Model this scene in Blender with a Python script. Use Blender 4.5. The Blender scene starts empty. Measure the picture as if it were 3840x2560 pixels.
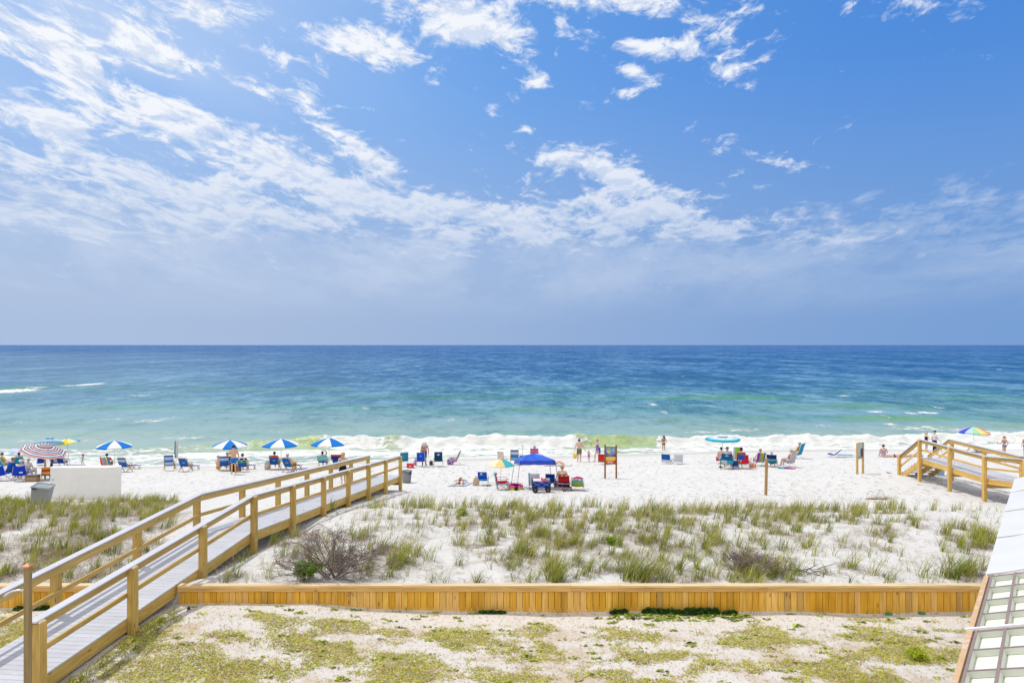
EXPOSURE = 0.0
SKY_STRENGTH = .15
SKY_TINT = (.75, .95, 1.15)
SAND_A = (.665, .655, .64); SAND_B = (.62, .605, .585)
SEA_RAMP = [(0.0, (.40, .45, .38)), (.055, (.32, .41, .36)), (.106, (.24, .36, .37)), (.19, (.105, .245, .32)), (.30, (.04, .158, .30)), (.42, (.018, .118, .285)), (.80, (.006, .092, .28)), (1.0, (.018, .10, .30))]
SEA_SPEC = .15
import bpy, bmesh, math, random
import numpy as np
from mathutils import Vector, Matrix, noise as mn

rnd = random.Random(11)
sc = bpy.context.scene
COL = sc.collection
F, CX, HY, HC = 2560.0, 1920.0, 1293.0, 8.0     # focal length and image centre of the 3840 px wide photograph, eye height
rad = math.radians

# ------------------------------------------------------------------ mesh builder
class MB:
    def __init__(self):
        self.v = []; self.f = []; self.c = []; self.uv = []; self.s = []
    def add(self, verts, faces, col=(1, 1, 1), uvs=None, smooth=False):
        b = len(self.v)
        self.v.extend([tuple(p) for p in verts])
        for i, f in enumerate(faces):
            self.f.append(tuple(b + k for k in f))
            self.c.append(col[i] if isinstance(col, list) else col)
            self.uv.append(uvs[i] if uvs else [(0.0, 0.0)] * len(f))
            self.s.append(smooth)
        return self
    def hexa(self, p, col=(1, 1, 1), L=1.0, w=.1, h=.1):
        o = rnd.random() * 40, rnd.random() * 40
        fs = [(0, 3, 2, 1), (4, 5, 6, 7), (0, 1, 5, 4), (3, 7, 6, 2), (0, 4, 7, 3), (1, 2, 6, 5)]
        ends = [(0, 0), (w, 0), (w, h), (0, h)]
        us = [[(o[0], o[1] + a) for a in (0, .02, .04, .02)]] * 2
        us += [[(o[0], o[1]), (o[0], o[1] + w), (o[0] + L, o[1] + w), (o[0] + L, o[1])],
               [(o[0], o[1] + .3), (o[0] + L, o[1] + .3), (o[0] + L, o[1] + .3 + w), (o[0], o[1] + .3 + w)],
               [(o[0], o[1] + .7), (o[0] + L, o[1] + .7), (o[0] + L, o[1] + .7 + h), (o[0], o[1] + .7 + h)],
               [(o[0], o[1] + 1.1), (o[0], o[1] + 1.1 + h), (o[0] + L, o[1] + 1.1 + h), (o[0] + L, o[1] + 1.1)]]
        return self.add(p, fs, col, us)
    def box(self, c, s, col=(1, 1, 1), m=None):
        x, y, z = s[0] / 2, s[1] / 2, s[2] / 2
        p = [Vector(q) for q in ((-x, -y, -z), (x, -y, -z), (x, y, -z), (-x, y, -z), (-x, -y, z), (x, -y, z), (x, y, z), (-x, y, z))]
        if m is not None: p = [m @ q for q in p]
        return self.hexa([q + Vector(c) for q in p], col, s[2], s[0], s[1])
    def bar(self, a, b, w, h, col=(1, 1, 1), up=(0, 0, 1)):
        """rectangular beam from a to b; w across, h along up"""
        a = Vector(a); b = Vector(b); d = (b - a); L = d.length; d.normalize()
        u = Vector(up); sd = d.cross(u)
        if sd.length < 1e-4: sd = d.cross(Vector((0, 1, 0)))
        sd.normalize(); u = sd.cross(d)
        q = [(-w / 2, -h / 2), (w / 2, -h / 2), (w / 2, h / 2), (-w / 2, h / 2)]
        return self.hexa([a + sd * i + u * j for i, j in q] + [b + sd * i + u * j for i, j in q], col, L, w, h)
    def tube(self, pts, r, col=(1, 1, 1), n=6, cap=True, smooth=True):
        pts = [Vector(p) for p in pts]
        rs = list(r) if isinstance(r, (list, tuple)) else [r] * len(pts)
        vs = []; fs = []
        side = None
        for i, p in enumerate(pts):
            d = (pts[min(i + 1, len(pts) - 1)] - pts[max(i - 1, 0)])
            if d.length < 1e-9: d = Vector((0, 0, 1))
            d.normalize()
            if side is None:
                side = d.orthogonal().normalized()
            else:
                side = (side - d * side.dot(d))
                side = side.normalized() if side.length > 1e-6 else d.orthogonal().normalized()
            o = d.cross(side)
            for k in range(n):
                a = 2 * math.pi * k / n
                vs.append(p + (side * math.cos(a) + o * math.sin(a)) * rs[i])
        for i in range(len(pts) - 1):
            for k in range(n):
                k2 = (k + 1) % n
                fs.append((i * n + k, i * n + k2, (i + 1) * n + k2, (i + 1) * n + k))
        if cap:
            fs.append(tuple(range(n))[::-1]); fs.append(tuple((len(pts) - 1) * n + k for k in range(n)))
        return self.add(vs, fs, col, None, smooth)
    def lathe(self, prof, n=16, m=None, col=(1, 1, 1), smooth=True, colf=None):
        m = m or Matrix()
        vs = []; fs = []; cs = []
        for r, z in prof:
            for k in range(n):
                a = 2 * math.pi * k / n
                vs.append(m @ Vector((r * math.cos(a), r * math.sin(a), z)))
        for i in range(len(prof) - 1):
            for k in range(n):
                k2 = (k + 1) % n
                fs.append((i * n + k, i * n + k2, (i + 1) * n + k2, (i + 1) * n + k)); cs.append(colf(i, k) if colf else col)
        if prof[0][0] > 1e-4: fs.append(tuple(range(n))[::-1]); cs.append(colf(0, 0) if colf else col)
        if prof[-1][0] > 1e-4: fs.append(tuple((len(prof) - 1) * n + k for k in range(n))); cs.append(colf(len(prof) - 2, 0) if colf else col)
        return self.add(vs, fs, cs, None, smooth)
    def ball(self, c, r, col=(1, 1, 1), n=10, m=None):
        rr = r if isinstance(r, (tuple, list)) else (r, r, r)
        M = Matrix.Translation(Vector(c)) @ (m or Matrix()) @ Matrix.Diagonal((rr[0], rr[1], rr[2], 1))
        pr = [(max(1e-5, math.sin(math.pi * i / n)), -math.cos(math.pi * i / n)) for i in range(n + 1)]
        return self.lathe(pr, n + 4, M, col)
    def sheet(self, grid, col=(1, 1, 1), th=.006, smooth=True, colf=None):
        """grid[i][j] of points -> thin closed cloth"""
        ni, nj = len(grid), len(grid[0])
        g = [[Vector(p) for p in row] for row in grid]
        vs = []; fs = []; cs = []
        nor = []
        for i in range(ni):
            for j in range(nj):
                a = g[min(i + 1, ni - 1)][j] - g[max(i - 1, 0)][j]; b = g[i][min(j + 1, nj - 1)] - g[i][max(j - 1, 0)]
                q = a.cross(b)
                nor.append(q.normalized() if q.length > 1e-9 else Vector((0, 0, 1)))
        for s in (.5, -.5):
            for i in range(ni):
                for j in range(nj):
                    vs.append(g[i][j] + nor[i * nj + j] * th * s)
        o = ni * nj
        for i in range(ni - 1):
            for j in range(nj - 1):
                a = i * nj + j
                c = colf(i, j) if colf else col
                fs.append((a, a + nj, a + nj + 1, a + 1)); cs.append(c)
                fs.append((o + a, o + a + 1, o + a + nj + 1, o + a + nj)); cs.append(c)
        for i in range(ni - 1):
            for j in (0, nj - 1):
                a = i * nj + j; c = colf(i, min(j, nj - 2)) if colf else col
                fs.append((a, o + a, o + a + nj, a + nj)); cs.append(c)
        for j in range(nj - 1):
            for i in (0, ni - 1):
                a = i * nj + j; c = colf(min(i, ni - 2), j) if colf else col
                fs.append((a, a + 1, o + a + 1, o + a)); cs.append(c)
        return self.add(vs, fs, cs, None, smooth)
    def build(self, name, mat, parent=None):
        me = bpy.data.meshes.new(name)
        me.from_pydata([tuple(p) for p in self.v], [], self.f)
        at = me.attributes.new('Col', 'FLOAT_COLOR', 'FACE')
        at.data.foreach_set('color', np.array([(c[0], c[1], c[2], 1.0) for c in self.c], dtype=np.float32).ravel())
        uv = me.uv_layers.new(name='UV')
        uv.data.foreach_set('uv', np.array([q for u in self.uv for q in u], dtype=np.float32).ravel())
        me.polygons.foreach_set('use_smooth', self.s)
        me.materials.append(mat); me.update()
        o = bpy.data.objects.new(name, me); COL.objects.link(o)
        if parent is not None: o.parent = parent
        return o

def np_mesh(name, V, Q, mat, smooth=True, attrs=None, parent=None, cols=None):
    me = bpy.data.meshes.new(name)
    V = np.asarray(V, dtype=np.float32); Q = np.asarray(Q, dtype=np.int32)
    n = Q.shape[1]
    me.vertices.add(len(V)); me.vertices.foreach_set('co', V.ravel())
    me.loops.add(Q.size); me.loops.foreach_set('vertex_index', Q.ravel())
    me.polygons.add(len(Q)); me.polygons.foreach_set('loop_start', np.arange(0, Q.size, n, dtype=np.int32))
    me.polygons.foreach_set('loop_total', np.full(len(Q), n, dtype=np.int32))
    me.polygons.foreach_set('use_smooth', np.full(len(Q), smooth))
    for k, a in (attrs or {}).items():
        at = me.attributes.new(k, 'FLOAT', 'POINT'); at.data.foreach_set('value', np.asarray(a, dtype=np.float32))
    if cols is not None:
        at = me.attributes.new('Col', 'FLOAT_COLOR', 'FACE' if len(cols) == len(Q) else 'POINT')
        c4 = np.ones((len(cols), 4), dtype=np.float32); c4[:, :3] = cols
        at.data.foreach_set('color', c4.ravel())
    me.materials.append(mat); me.update(calc_edges=True); me.validate()
    o = bpy.data.objects.new(name, me); COL.objects.link(o)
    if parent is not None: o.parent = parent
    return o

def tag(o, label=None, cat=None, group=None, kind=None):
    if label: o['label'] = label
    if cat: o['category'] = cat
    if group: o['group'] = group
    if kind: o['kind'] = kind
    return o

def thing(name, label, cat, loc=(0, 0, 0), yaw=0.0, group=None, scale=1.0):
    o = bpy.data.objects.new(name, None); COL.objects.link(o)
    o.empty_display_size = .2
    o.location = loc; o.rotation_euler = (0, 0, yaw); o.scale = (scale,) * 3
    return tag(o, label, cat, group)

# ------------------------------------------------------------------ materials (all procedural)
def newmat(name):
    m = bpy.data.materials.new(name); m.use_nodes = True
    nt = m.node_tree; b = nt.nodes['Principled BSDF']
    return m, nt, b
def N(nt, t, **kw):
    n = nt.nodes.new(t)
    for k, v in kw.items(): setattr(n, k, v)
    return n
def math_n(nt, op, a, b=None, c=None, clamp=False):
    n = N(nt, 'ShaderNodeMath', operation=op, use_clamp=clamp)
    for i, x in enumerate((a, b, c)):
        if x is None: continue
        if isinstance(x, (int, float)): n.inputs[i].default_value = x
        else: nt.links.new(x, n.inputs[i])
    return n.outputs[0]
def vmath(nt, op, a, b=None):
    n = N(nt, 'ShaderNodeVectorMath', operation=op)
    for i, x in enumerate((a, b)):
        if x is None: continue
        if isinstance(x, (tuple, list)): n.inputs[i].default_value = x
        elif isinstance(x, (int, float)): n.inputs[3].default_value = x
        else: nt.links.new(x, n.inputs[i])
    return n.outputs[0]
def noise_n(nt, vec, scale, detail=4, rough=.55, dist=0.0, out=0, lac=2.0):
    n = N(nt, 'ShaderNodeTexNoise'); n.inputs['Scale'].default_value = scale; n.inputs['Detail'].default_value = detail
    n.inputs['Roughness'].default_value = rough; n.inputs['Distortion'].default_value = dist; n.inputs['Lacunarity'].default_value = lac
    if vec is not None: nt.links.new(vec, n.inputs['Vector'])
    return n.outputs[out]
def mixc(nt, fac, a, b, mode='MIX'):
    n = N(nt, 'ShaderNodeMix', data_type='RGBA', blend_type=mode)
    for s, x in ((n.inputs[0], fac), (n.inputs[6], a), (n.inputs[7], b)):
        if isinstance(x, (int, float)): s.default_value = x
        elif isinstance(x, (tuple, list)): s.default_value = tuple(x) + ((1.0,) if len(x) == 3 else ())
        else: nt.links.new(x, s)
    return n.outputs[2]
def sstep(nt, x, a, b, lo=0.0, hi=1.0):
    n = N(nt, 'ShaderNodeMapRange', interpolation_type='SMOOTHSTEP')
    nt.links.new(x, n.inputs[0])
    for i, v in enumerate((a, b, lo, hi)): n.inputs[i + 1].default_value = v
    return n.outputs[0]
def lstep(nt, x, a, b, lo=0.0, hi=1.0):
    n = N(nt, 'ShaderNodeMapRange'); nt.links.new(x, n.inputs[0])
    for i, v in enumerate((a, b, lo, hi)): n.inputs[i + 1].default_value = v
    return n.outputs[0]
def bump(nt, b, h, strength=.5, dist=.02, nrm=None):
    n = N(nt, 'ShaderNodeBump'); n.inputs['Strength'].default_value = strength; n.inputs['Distance'].default_value = dist
    nt.links.new(h, n.inputs['Height'])
    if nrm is not None: nt.links.new(nrm, n.inputs['Normal'])
    if b is not None: nt.links.new(n.outputs[0], b.inputs['Normal'])
    return n.outputs[0]
def attr(nt, name, out='Color'):
    n = N(nt, 'ShaderNodeAttribute', attribute_name=name); return n.outputs[out]
def pos(nt): return N(nt, 'ShaderNodeNewGeometry').outputs['Position']
def objco(nt): return N(nt, 'ShaderNodeTexCoord').outputs['Object']

def mat_painted(name, rough=.6, spec=.4, metal=0.0, var=.12, vs=9.0, bumpy=0.0, bs=60.0, transl=0.0):
    """colour from the part's own Col, slight procedural wear"""
    m, nt, b = newmat(name)
    c = attr(nt, 'Col'); p = objco(nt)
    n = noise_n(nt, p, vs, 5, .6)
    f = lstep(nt, n, .3, .7, 1 - var, 1 + var * .5)
    cc = N(nt, 'ShaderNodeCombineColor')
    for i in range(3): nt.links.new(f, cc.inputs[i])
    out = mixc(nt, 1.0, c, cc.outputs[0], 'MULTIPLY')
    nt.links.new(out, b.inputs['Base Color'])
    b.inputs['Roughness'].default_value = rough; b.inputs['Specular IOR Level'].default_value = spec
    b.inputs['Metallic'].default_value = metal
    if bumpy: bump(nt, b, noise_n(nt, p, bs, 3), bumpy, .01)
    if transl:
        t = N(nt, 'ShaderNodeBsdfTranslucent'); nt.links.new(out, t.inputs['Color'])
        mx = N(nt, 'ShaderNodeMixShader'); mx.inputs[0].default_value = transl
        nt.links.new(b.outputs[0], mx.inputs[1]); nt.links.new(t.outputs[0], mx.inputs[2])
        nt.links.new(mx.outputs[0], nt.nodes['Material Output'].inputs['Surface'])
    return m

M = {}
M['cloth'] = mat_painted('cloth', .85, .2, 0, .10, 14, .25, 220, .18)
M['plastic'] = mat_painted('plastic', .45, .45, 0, .08, 6)
M['metal'] = mat_painted('metal', .35, .5, .55, .10, 20)
M['skin'] = mat_painted('skin', .55, .35, 0, .10, 10)
M['hair'] = mat_painted('hair', .6, .3, 0, .35, 60, .5, 150)
M['paint'] = mat_painted('paint', .5, .35, 0, .05, 3, .15, 30)
M['leaf'] = mat_painted('leaf', .6, .25, 0, .18, 3, 0, 1, .30)
M['twig'] = mat_painted('twig', .9, .1, 0, .25, 8)
M['rubber'] = mat_painted('rubber', .7, .3, 0, .15, 15)

def mat_wood(name, gs=1.0):
    m, nt, b = newmat(name)
    uv = N(nt, 'ShaderNodeUVMap', uv_map='UV').outputs[0]
    st = vmath(nt, 'MULTIPLY', uv, (1.6, 34.0, 1.0))
    g = noise_n(nt, st, 1.0, 5, .6, .6)
    big = noise_n(nt, vmath(nt, 'MULTIPLY', uv, (.8, 5.0, 1.0)), 1.0, 3)
    v = N(nt, 'ShaderNodeTexVoronoi'); nt.links.new(vmath(nt, 'MULTIPLY', uv, (2.2, 8.0, 1.0)), v.inputs['Vector']); v.inputs['Scale'].default_value = 1.0
    knot = sstep(nt, v.outputs['Distance'], .16, .07)
    sel = math_n(nt, 'GREATER_THAN', N(nt, 'ShaderNodeSeparateColor').outputs[0], .50)
    sp = sel.node.inputs[0].links[0].from_node; nt.links.new(v.outputs['Color'], sp.inputs[0])
    knot = math_n(nt, 'MULTIPLY', knot, sel)
    c = attr(nt, 'Col')
    f = math_n(nt, 'ADD', lstep(nt, g, .25, .75, .68, 1.18), lstep(nt, big, .3, .7, -.14, .12))
    cc = N(nt, 'ShaderNodeCombineColor')
    nt.links.new(f, cc.inputs[0]); nt.links.new(math_n(nt, 'POWER', f, 1.2), cc.inputs[1]); nt.links.new(math_n(nt, 'POWER', f, 1.6), cc.inputs[2])
    col = mixc(nt, 1.0, c, cc.outputs[0], 'MULTIPLY')
    col = mixc(nt, math_n(nt, 'MULTIPLY', knot, .75), col, (.13, .055, .02))
    nt.links.new(col, b.inputs['Base Color']); b.inputs['Roughness'].default_value = .7; b.inputs['Specular IOR Level'].default_value = .25
    bump(nt, b, g, .25, .004)
    return m
M['wood'] = mat_wood('wood')

def mat_deck():
    m, nt, b = newmat('composite_board')
    uv = N(nt, 'ShaderNodeUVMap', uv_map='UV').outputs[0]
    g = noise_n(nt, vmath(nt, 'MULTIPLY', uv, (2.0, 60.0, 1.0)), 1.0, 4, .6, .3)
    p = pos(nt)
    s = noise_n(nt, p, 1.4, 4, .6)
    c = attr(nt, 'Col')
    f = math_n(nt, 'ADD', lstep(nt, g, .3, .7, .90, 1.06), lstep(nt, s, .3, .7, -.07, .07))
    cc = N(nt, 'ShaderNodeCombineColor')
    for i in range(3): nt.links.new(f, cc.inputs[i])
    col = mixc(nt, 1.0, c, cc.outputs[0], 'MULTIPLY')
    sand = sstep(nt, noise_n(nt, p, 3.1, 6, .7), .60, .74)
    col = mixc(nt, math_n(nt, 'MULTIPLY', sand, .45), col, (.72, .69, .64))
    nt.links.new(col, b.inputs['Base Color']); b.inputs['Roughness'].default_value = .6; b.inputs['Specular IOR Level'].default_value = .3
    bump(nt, b, g, .2, .003)
    return m
M['deck'] = mat_deck()
# ------------------------------------------------------------------ camera, sun, sky
SUN_EL, SUN_AZ = rad(62), (-.83, .56)            # towards the sun: left and ahead
sd = Vector((SUN_AZ[0], SUN_AZ[1], 0)).normalized()
sun_dir = Vector((sd.x * math.cos(SUN_EL), sd.y * math.cos(SUN_EL), math.sin(SUN_EL)))
cam = bpy.data.cameras.new('camera'); co = bpy.data.objects.new('camera', cam); COL.objects.link(co)
cam.sensor_width = 36.0; cam.lens = 36.0 * F / 3840.0
co.location = (0, 0, HC); co.rotation_euler = (math.pi / 2, 0, 0)
cam.shift_y = (HY - 1280.0) / 3840.0
cam.clip_start = .1; cam.clip_end = 120000
sc.camera = co
sun = bpy.data.lights.new('sun', 'SUN'); so = bpy.data.objects.new('sun', sun); COL.objects.link(so)
sun.energy = 2.6; sun.angle = rad(.5); sun.color = (1.0, .955, .88)
so.rotation_euler = (-sun_dir).to_track_quat('-Z', 'Y').to_euler()
so.location = (-60, 40, 90)
sc.view_settings.view_transform = 'Standard'; sc.view_settings.look = 'None'; sc.view_settings.gamma = 1.0
sc.view_settings.exposure = EXPOSURE

def build_world():
    w = bpy.data.worlds.new('World'); sc.world = w; w.use_nodes = True
    nt = w.node_tree; bg = nt.nodes['Background']
    S = SKY_STRENGTH
    K = lambda c: tuple(k / S for k in c)
    sky = N(nt, 'ShaderNodeTexSky', sky_type='NISHITA'); sky.sun_disc = False
    sky.sun_elevation = SUN_EL; sky.sun_rotation = math.atan2(sd.x, sd.y)
    sky.air_density = 1.0; sky.dust_density = .5; sky.ozone_density = 3.0; sky.altitude = 0
    d = N(nt, 'ShaderNodeTexCoord').outputs['Generated']
    sx = N(nt, 'ShaderNodeSeparateXYZ'); nt.links.new(d, sx.inputs[0])
    x, y, z = sx.outputs
    # compass bearing and height above the horizon of each sky direction
    az = math_n(nt, 'ARCTAN2', x, y)
    hl = math_n(nt, 'SQRT', math_n(nt, 'ADD', math_n(nt, 'ADD', math_n(nt, 'MULTIPLY', x, x), math_n(nt, 'MULTIPLY', y, y)), .0004))
    el = math_n(nt, 'MINIMUM', math_n(nt, 'DIVIDE', math_n(nt, 'MAXIMUM', z, 0.0), hl), 3.0)
    k = math_n(nt, 'DIVIDE', 1.0, math_n(nt, 'ADD', el, .36))
    cv = N(nt, 'ShaderNodeCombineXYZ')
    nt.links.new(math_n(nt, 'MULTIPLY', az, math_n(nt, 'MULTIPLY', k, .90)), cv.inputs[0]); nt.links.new(k, cv.inputs[1])
    p = cv.outputs[0]
    rot = N(nt, 'ShaderNodeVectorRotate', rotation_type='Z_AXIS'); rot.inputs['Angle'].default_value = rad(-24); nt.links.new(p, rot.inputs['Vector'])
    wn = N(nt, 'ShaderNodeTexNoise'); wn.inputs['Scale'].default_value = 5.0; wn.inputs['Detail'].default_value = 3; nt.links.new(p, wn.inputs['Vector'])
    warp = vmath(nt, 'MULTIPLY', vmath(nt, 'SUBTRACT', wn.outputs['Color'], (.5, .5, .5)), (.10, .10, 0))
    def cloudnoise(off):
        v = vmath(nt, 'ADD', vmath(nt, 'ADD', vmath(nt, 'MULTIPLY', rot.outputs[0], (.92, 1.0, 1.0)), warp), (3.7 + off[0], 1.3 + off[1], .4))
        a = noise_n(nt, v, 8.0, 2, .5)
        b = noise_n(nt, v, 24.0, 12, .66, .25)
        return math_n(nt, 'ADD', math_n(nt, 'MULTIPLY', a, .40), math_n(nt, 'MULTIPLY', b, .60))
    n0 = cloudnoise((0, 0)); n1 = cloudnoise((-.012, -.020))
    bias = None
    for (px, py, rx, ry, ang, wt) in CLOUDS:
        gx_, gz_ = (px - CX) / F, (HY - py) / F
        cx_ = math.atan(gx_); cz_ = gz_ / math.sqrt(1 + gx_ * gx_); sc_ = 1 / math.sqrt(1 + gx_ * gx_)
        ca, sa = math.cos(rad(ang)), math.sin(rad(ang))
        ax = math_n(nt, 'SUBTRACT', az, cx_); aw = math_n(nt, 'SUBTRACT', el, cz_)
        u = math_n(nt, 'MULTIPLY_ADD', ax, ca * F / rx / sc_, math_n(nt, 'MULTIPLY', aw, -sa * F / rx / sc_))
        v = math_n(nt, 'MULTIPLY_ADD', ax, sa * F / ry / sc_, math_n(nt, 'MULTIPLY', aw, ca * F / ry / sc_))
        r2 = math_n(nt, 'MULTIPLY_ADD', u, u, math_n(nt, 'MULTIPLY', v, v))
        g = math_n(nt, 'MULTIPLY', math_n(nt, 'POWER', 2.718, math_n(nt, 'MULTIPLY', r2, -1.0)), wt)
        bias = g if bias is None else math_n(nt, 'ADD', bias, g)
    far = math_n(nt, 'MULTIPLY', math_n(nt, 'ADD', sstep(nt, el, .6, 1.2), sstep(nt, math_n(nt, 'ABSOLUTE', az), .75, 1.2)), .09)      # broken cloud overhead and behind
    t0 = math_n(nt, 'ADD', math_n(nt, 'ADD', n0, bias), far)
    dens = math_n(nt, 'MULTIPLY', sstep(nt, t0, .55, .70), sstep(nt, el, .05, .13))
    thick = math_n(nt, 'SUBTRACT', n0, n1)
    front = sstep(nt, math_n(nt, 'ABSOLUTE', az), 1.3, .9)
    # hazy bank low over the sea
    hn = noise_n(nt, vmath(nt, 'MULTIPLY', p, (1.0, .8, 1)), 3.2, 10, .62, .3)
    top = math_n(nt, 'ADD', el, lstep(nt, az, -.65, .65, .0, .045))
    top = math_n(nt, 'ADD', top, lstep(nt, n0, .38, .62, .05, -.05))
    hz = math_n(nt, 'MULTIPLY', sstep(nt, top, .235, .165), sstep(nt, el, .02, .12))
    veil = math_n(nt, 'MULTIPLY', hz, lstep(nt, hn, .36, .60, .25, 1.1))
    veil = math_n(nt, 'MULTIPLY', veil, sstep(nt, az, .75, -.25, .45, .85))
    fade = sstep(nt, el, .05, .32, .35, 1.0)
    # thin milky sheet towards the sun
    ms = noise_n(nt, vmath(nt, 'MULTIPLY', rot.outputs[0], (.6, 1.0, 1)), 2.6, 5, .5)
    milk = math_n(nt, 'MULTIPLY', math_n(nt, 'MULTIPLY', sstep(nt, az, .05, -.6), sstep(nt, el, .15, .45)), lstep(nt, ms, .32, .62, .25, .95))
    base = mixc(nt, 1.0, sky.outputs[0], SKY_TINT, 'MULTIPLY')
    zen = mixc(nt, sstep(nt, az, -.5, .65), K((.18, .41, .82)), K((.045, .23, .70)))
    base = mixc(nt, .72, base, zen)
    hb = mixc(nt, sstep(nt, az, -.6, .75), K((.41, .52, .73)), K((.19, .35, .66)))
    base = mixc(nt, sstep(nt, el, .44, .02, 0, .97), base, hb)
    white = K((.96, .97, 1.0)); shade = K((.68, .76, .91))
    lit = mixc(nt, sstep(nt, thick, -.06, .06), shade, white)
    lit = mixc(nt, sstep(nt, el, .34, .10, 0, .6), lit, K((.63, .72, .88)))
    c1 = mixc(nt, math_n(nt, 'MULTIPLY', veil, .85), base, K((.56, .66, .84)))
    c2 = mixc(nt, math_n(nt, 'MULTIPLY', milk, .75), c1, K((.66, .76, .93)))
    c3 = mixc(nt, math_n(nt, 'MULTIPLY', math_n(nt, 'MULTIPLY', dens, fade), .92), c2, lit)
    # unseen bright haze added overhead and on the land side to fill shaded fronts
    fill_haze = math_n(nt, 'MAXIMUM', math_n(nt, 'MULTIPLY', sstep(nt, math_n(nt, 'ABSOLUTE', az), 1.0, 1.7), .85), sstep(nt, el, .75, 1.6, 0, .45))
    c3 = mixc(nt, fill_haze, c3, K((1.15, 1.12, 1.07)))
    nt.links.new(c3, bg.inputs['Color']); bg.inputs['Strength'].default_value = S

# where the cloud banks stand: bearing/height, extent, slant, weight
CLOUDS = [(90, 140, 320, 130, 10, .21), (570, 180, 190, 85, 38, .20), (720, 30, 190, 65, 10, .16), (1340, 150, 170, 75, 22, .19), (1500, 10, 330, 50, 8, .13), (1790, 110, 150, 95, 25, .18), (400, 260, 220, 40, 15, -.07),
          (280, 350, 150, 40, 25, .12), (700, 480, 430, 110, 24, .17), (330, 570, 380, 110, 20, .15), (950, 330, 110, 50, 30, .14), (1340, 550, 190, 40, 34, .15), (60, 600, 110, 60, 30, .11), (1060, 590, 130, 50, 20, .09), (500, 690, 300, 30, 14, -.05),
          (900, 780, 600, 70, 8, .17), (1500, 750, 440, 75, 14, .18), (350, 830, 560, 70, 6, .15), (2000, 830, 440, 70, 8, .16), (1250, 690, 240, 50, 14, .12), (2600, 840, 520, 60, 6, .12), (3200, 900, 420, 40, 4, .07),
          (2330, 0, 220, 56, 0, .20), (2450, 180, 170, 45, 10, .21), (2370, 275, 110, 32, 20, .20), (2340, 345, 80, 20, 12, .15), (2730, 275, 110, 38, 14, .17), (2010, 290, 60, 36, 0, .16), (2100, 80, 40, 24, 0, .13), (2920, 45, 70, 24, 0, .12), (3300, 65, 50, 28, 0, .13), (2970, 318, 65, 18, 16, .13), (3180, 330, 50, 16, 10, .12), (1400, 410, 50, 26, 20, .10), (1160, 360, 60, 40, 30, .12), (1550, 410, 40, 18, 14, .11), (1500, 530, 50, 20, 20, .10),
          (2210, 640, 240, 75, 30, .16), (2420, 700, 210, 56, 25, .14), (2730, 690, 90, 50, 15, .13), (2900, 600, 130, 36, 20, .14), (1850, 400, 40, 24, 20, .11), (1980, 480, 50, 16, 20, .11), (2060, 610, 120, 40, 20, .10), (3080, 620, 90, 16, 14, .10), (3250, 230, 40, 18, 10, .07), (3560, 40, 120, 40, 10, .05),
          (2050, 180, 800, 260, 0, .022), (3050, 200, 420, 240, 0, -.03), (3500, 520, 420, 340, 0, -.10), (1700, 440, 300, 90, 25, -.04), (2300, 470, 560, 60, 0, -.08), (1150, 30, 120, 90, 0, -.05)]
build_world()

# ------------------------------------------------------------------ ground
YW0, YWS = 62.0, .18
def yw(x): return YW0 + YWS * np.clip(x, -26, 26)
_L = [(-60, 2.45), (8, 2.45), (11, 2.5), (14.62, 2.5), (14.70, 2.74), (17, 2.80), (20.5, 2.72), (23, 2.45), (25.4, 1.98), (28, 1.62), (30, 1.38), (33, .95), (36, .55), (40, .10), (43, -.10), (46, -.45)]
_M = [(-60, 2.3), (8, 2.3), (11, 2.3), (14.62, 2.28), (14.70, 2.74), (17, 2.76), (20.5, 2.62), (23, 2.32), (26, 1.84), (28, 1.48), (30, 1.22), (33, .86), (36, .56), (40, .20), (44, -.05), (48, -.42)]
_R = [(-60, 2.25), (8, 2.25), (11, 2.26), (14.62, 2.27), (14.70, 2.74), (17, 2.76), (20.5, 2.66), (23, 2.30), (25.5, 1.80), (28, 1.30), (30, 1.10), (33, 1.0), (36.5, 1.04), (38.5, .82), (41, .6), (44, .35), (48, 0), (52, -.42)]
def _prof(k, y): 
    k = np.array(k); return np.interp(y, k[:, 0], k[:, 1])
def fbm2(x, y, s, seed=0):
    """cheap smooth noise from sines, vectorised"""
    r = np.random.RandomState(seed); o = np.zeros_like(x, dtype=float); tot = 0
    for i in range(14):
        a = r.rand() * 6.283; k = s * (1.0 + 3.2 * (i / 13.0) ** 1.5); am = 1.0 / (1 + 1.6 * i / 13.0 * 2)
        o += am * np.sin((x * math.cos(a) + y * math.sin(a)) * k + r.rand() * 6.283); tot += am
    return o / tot * 2.2
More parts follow.
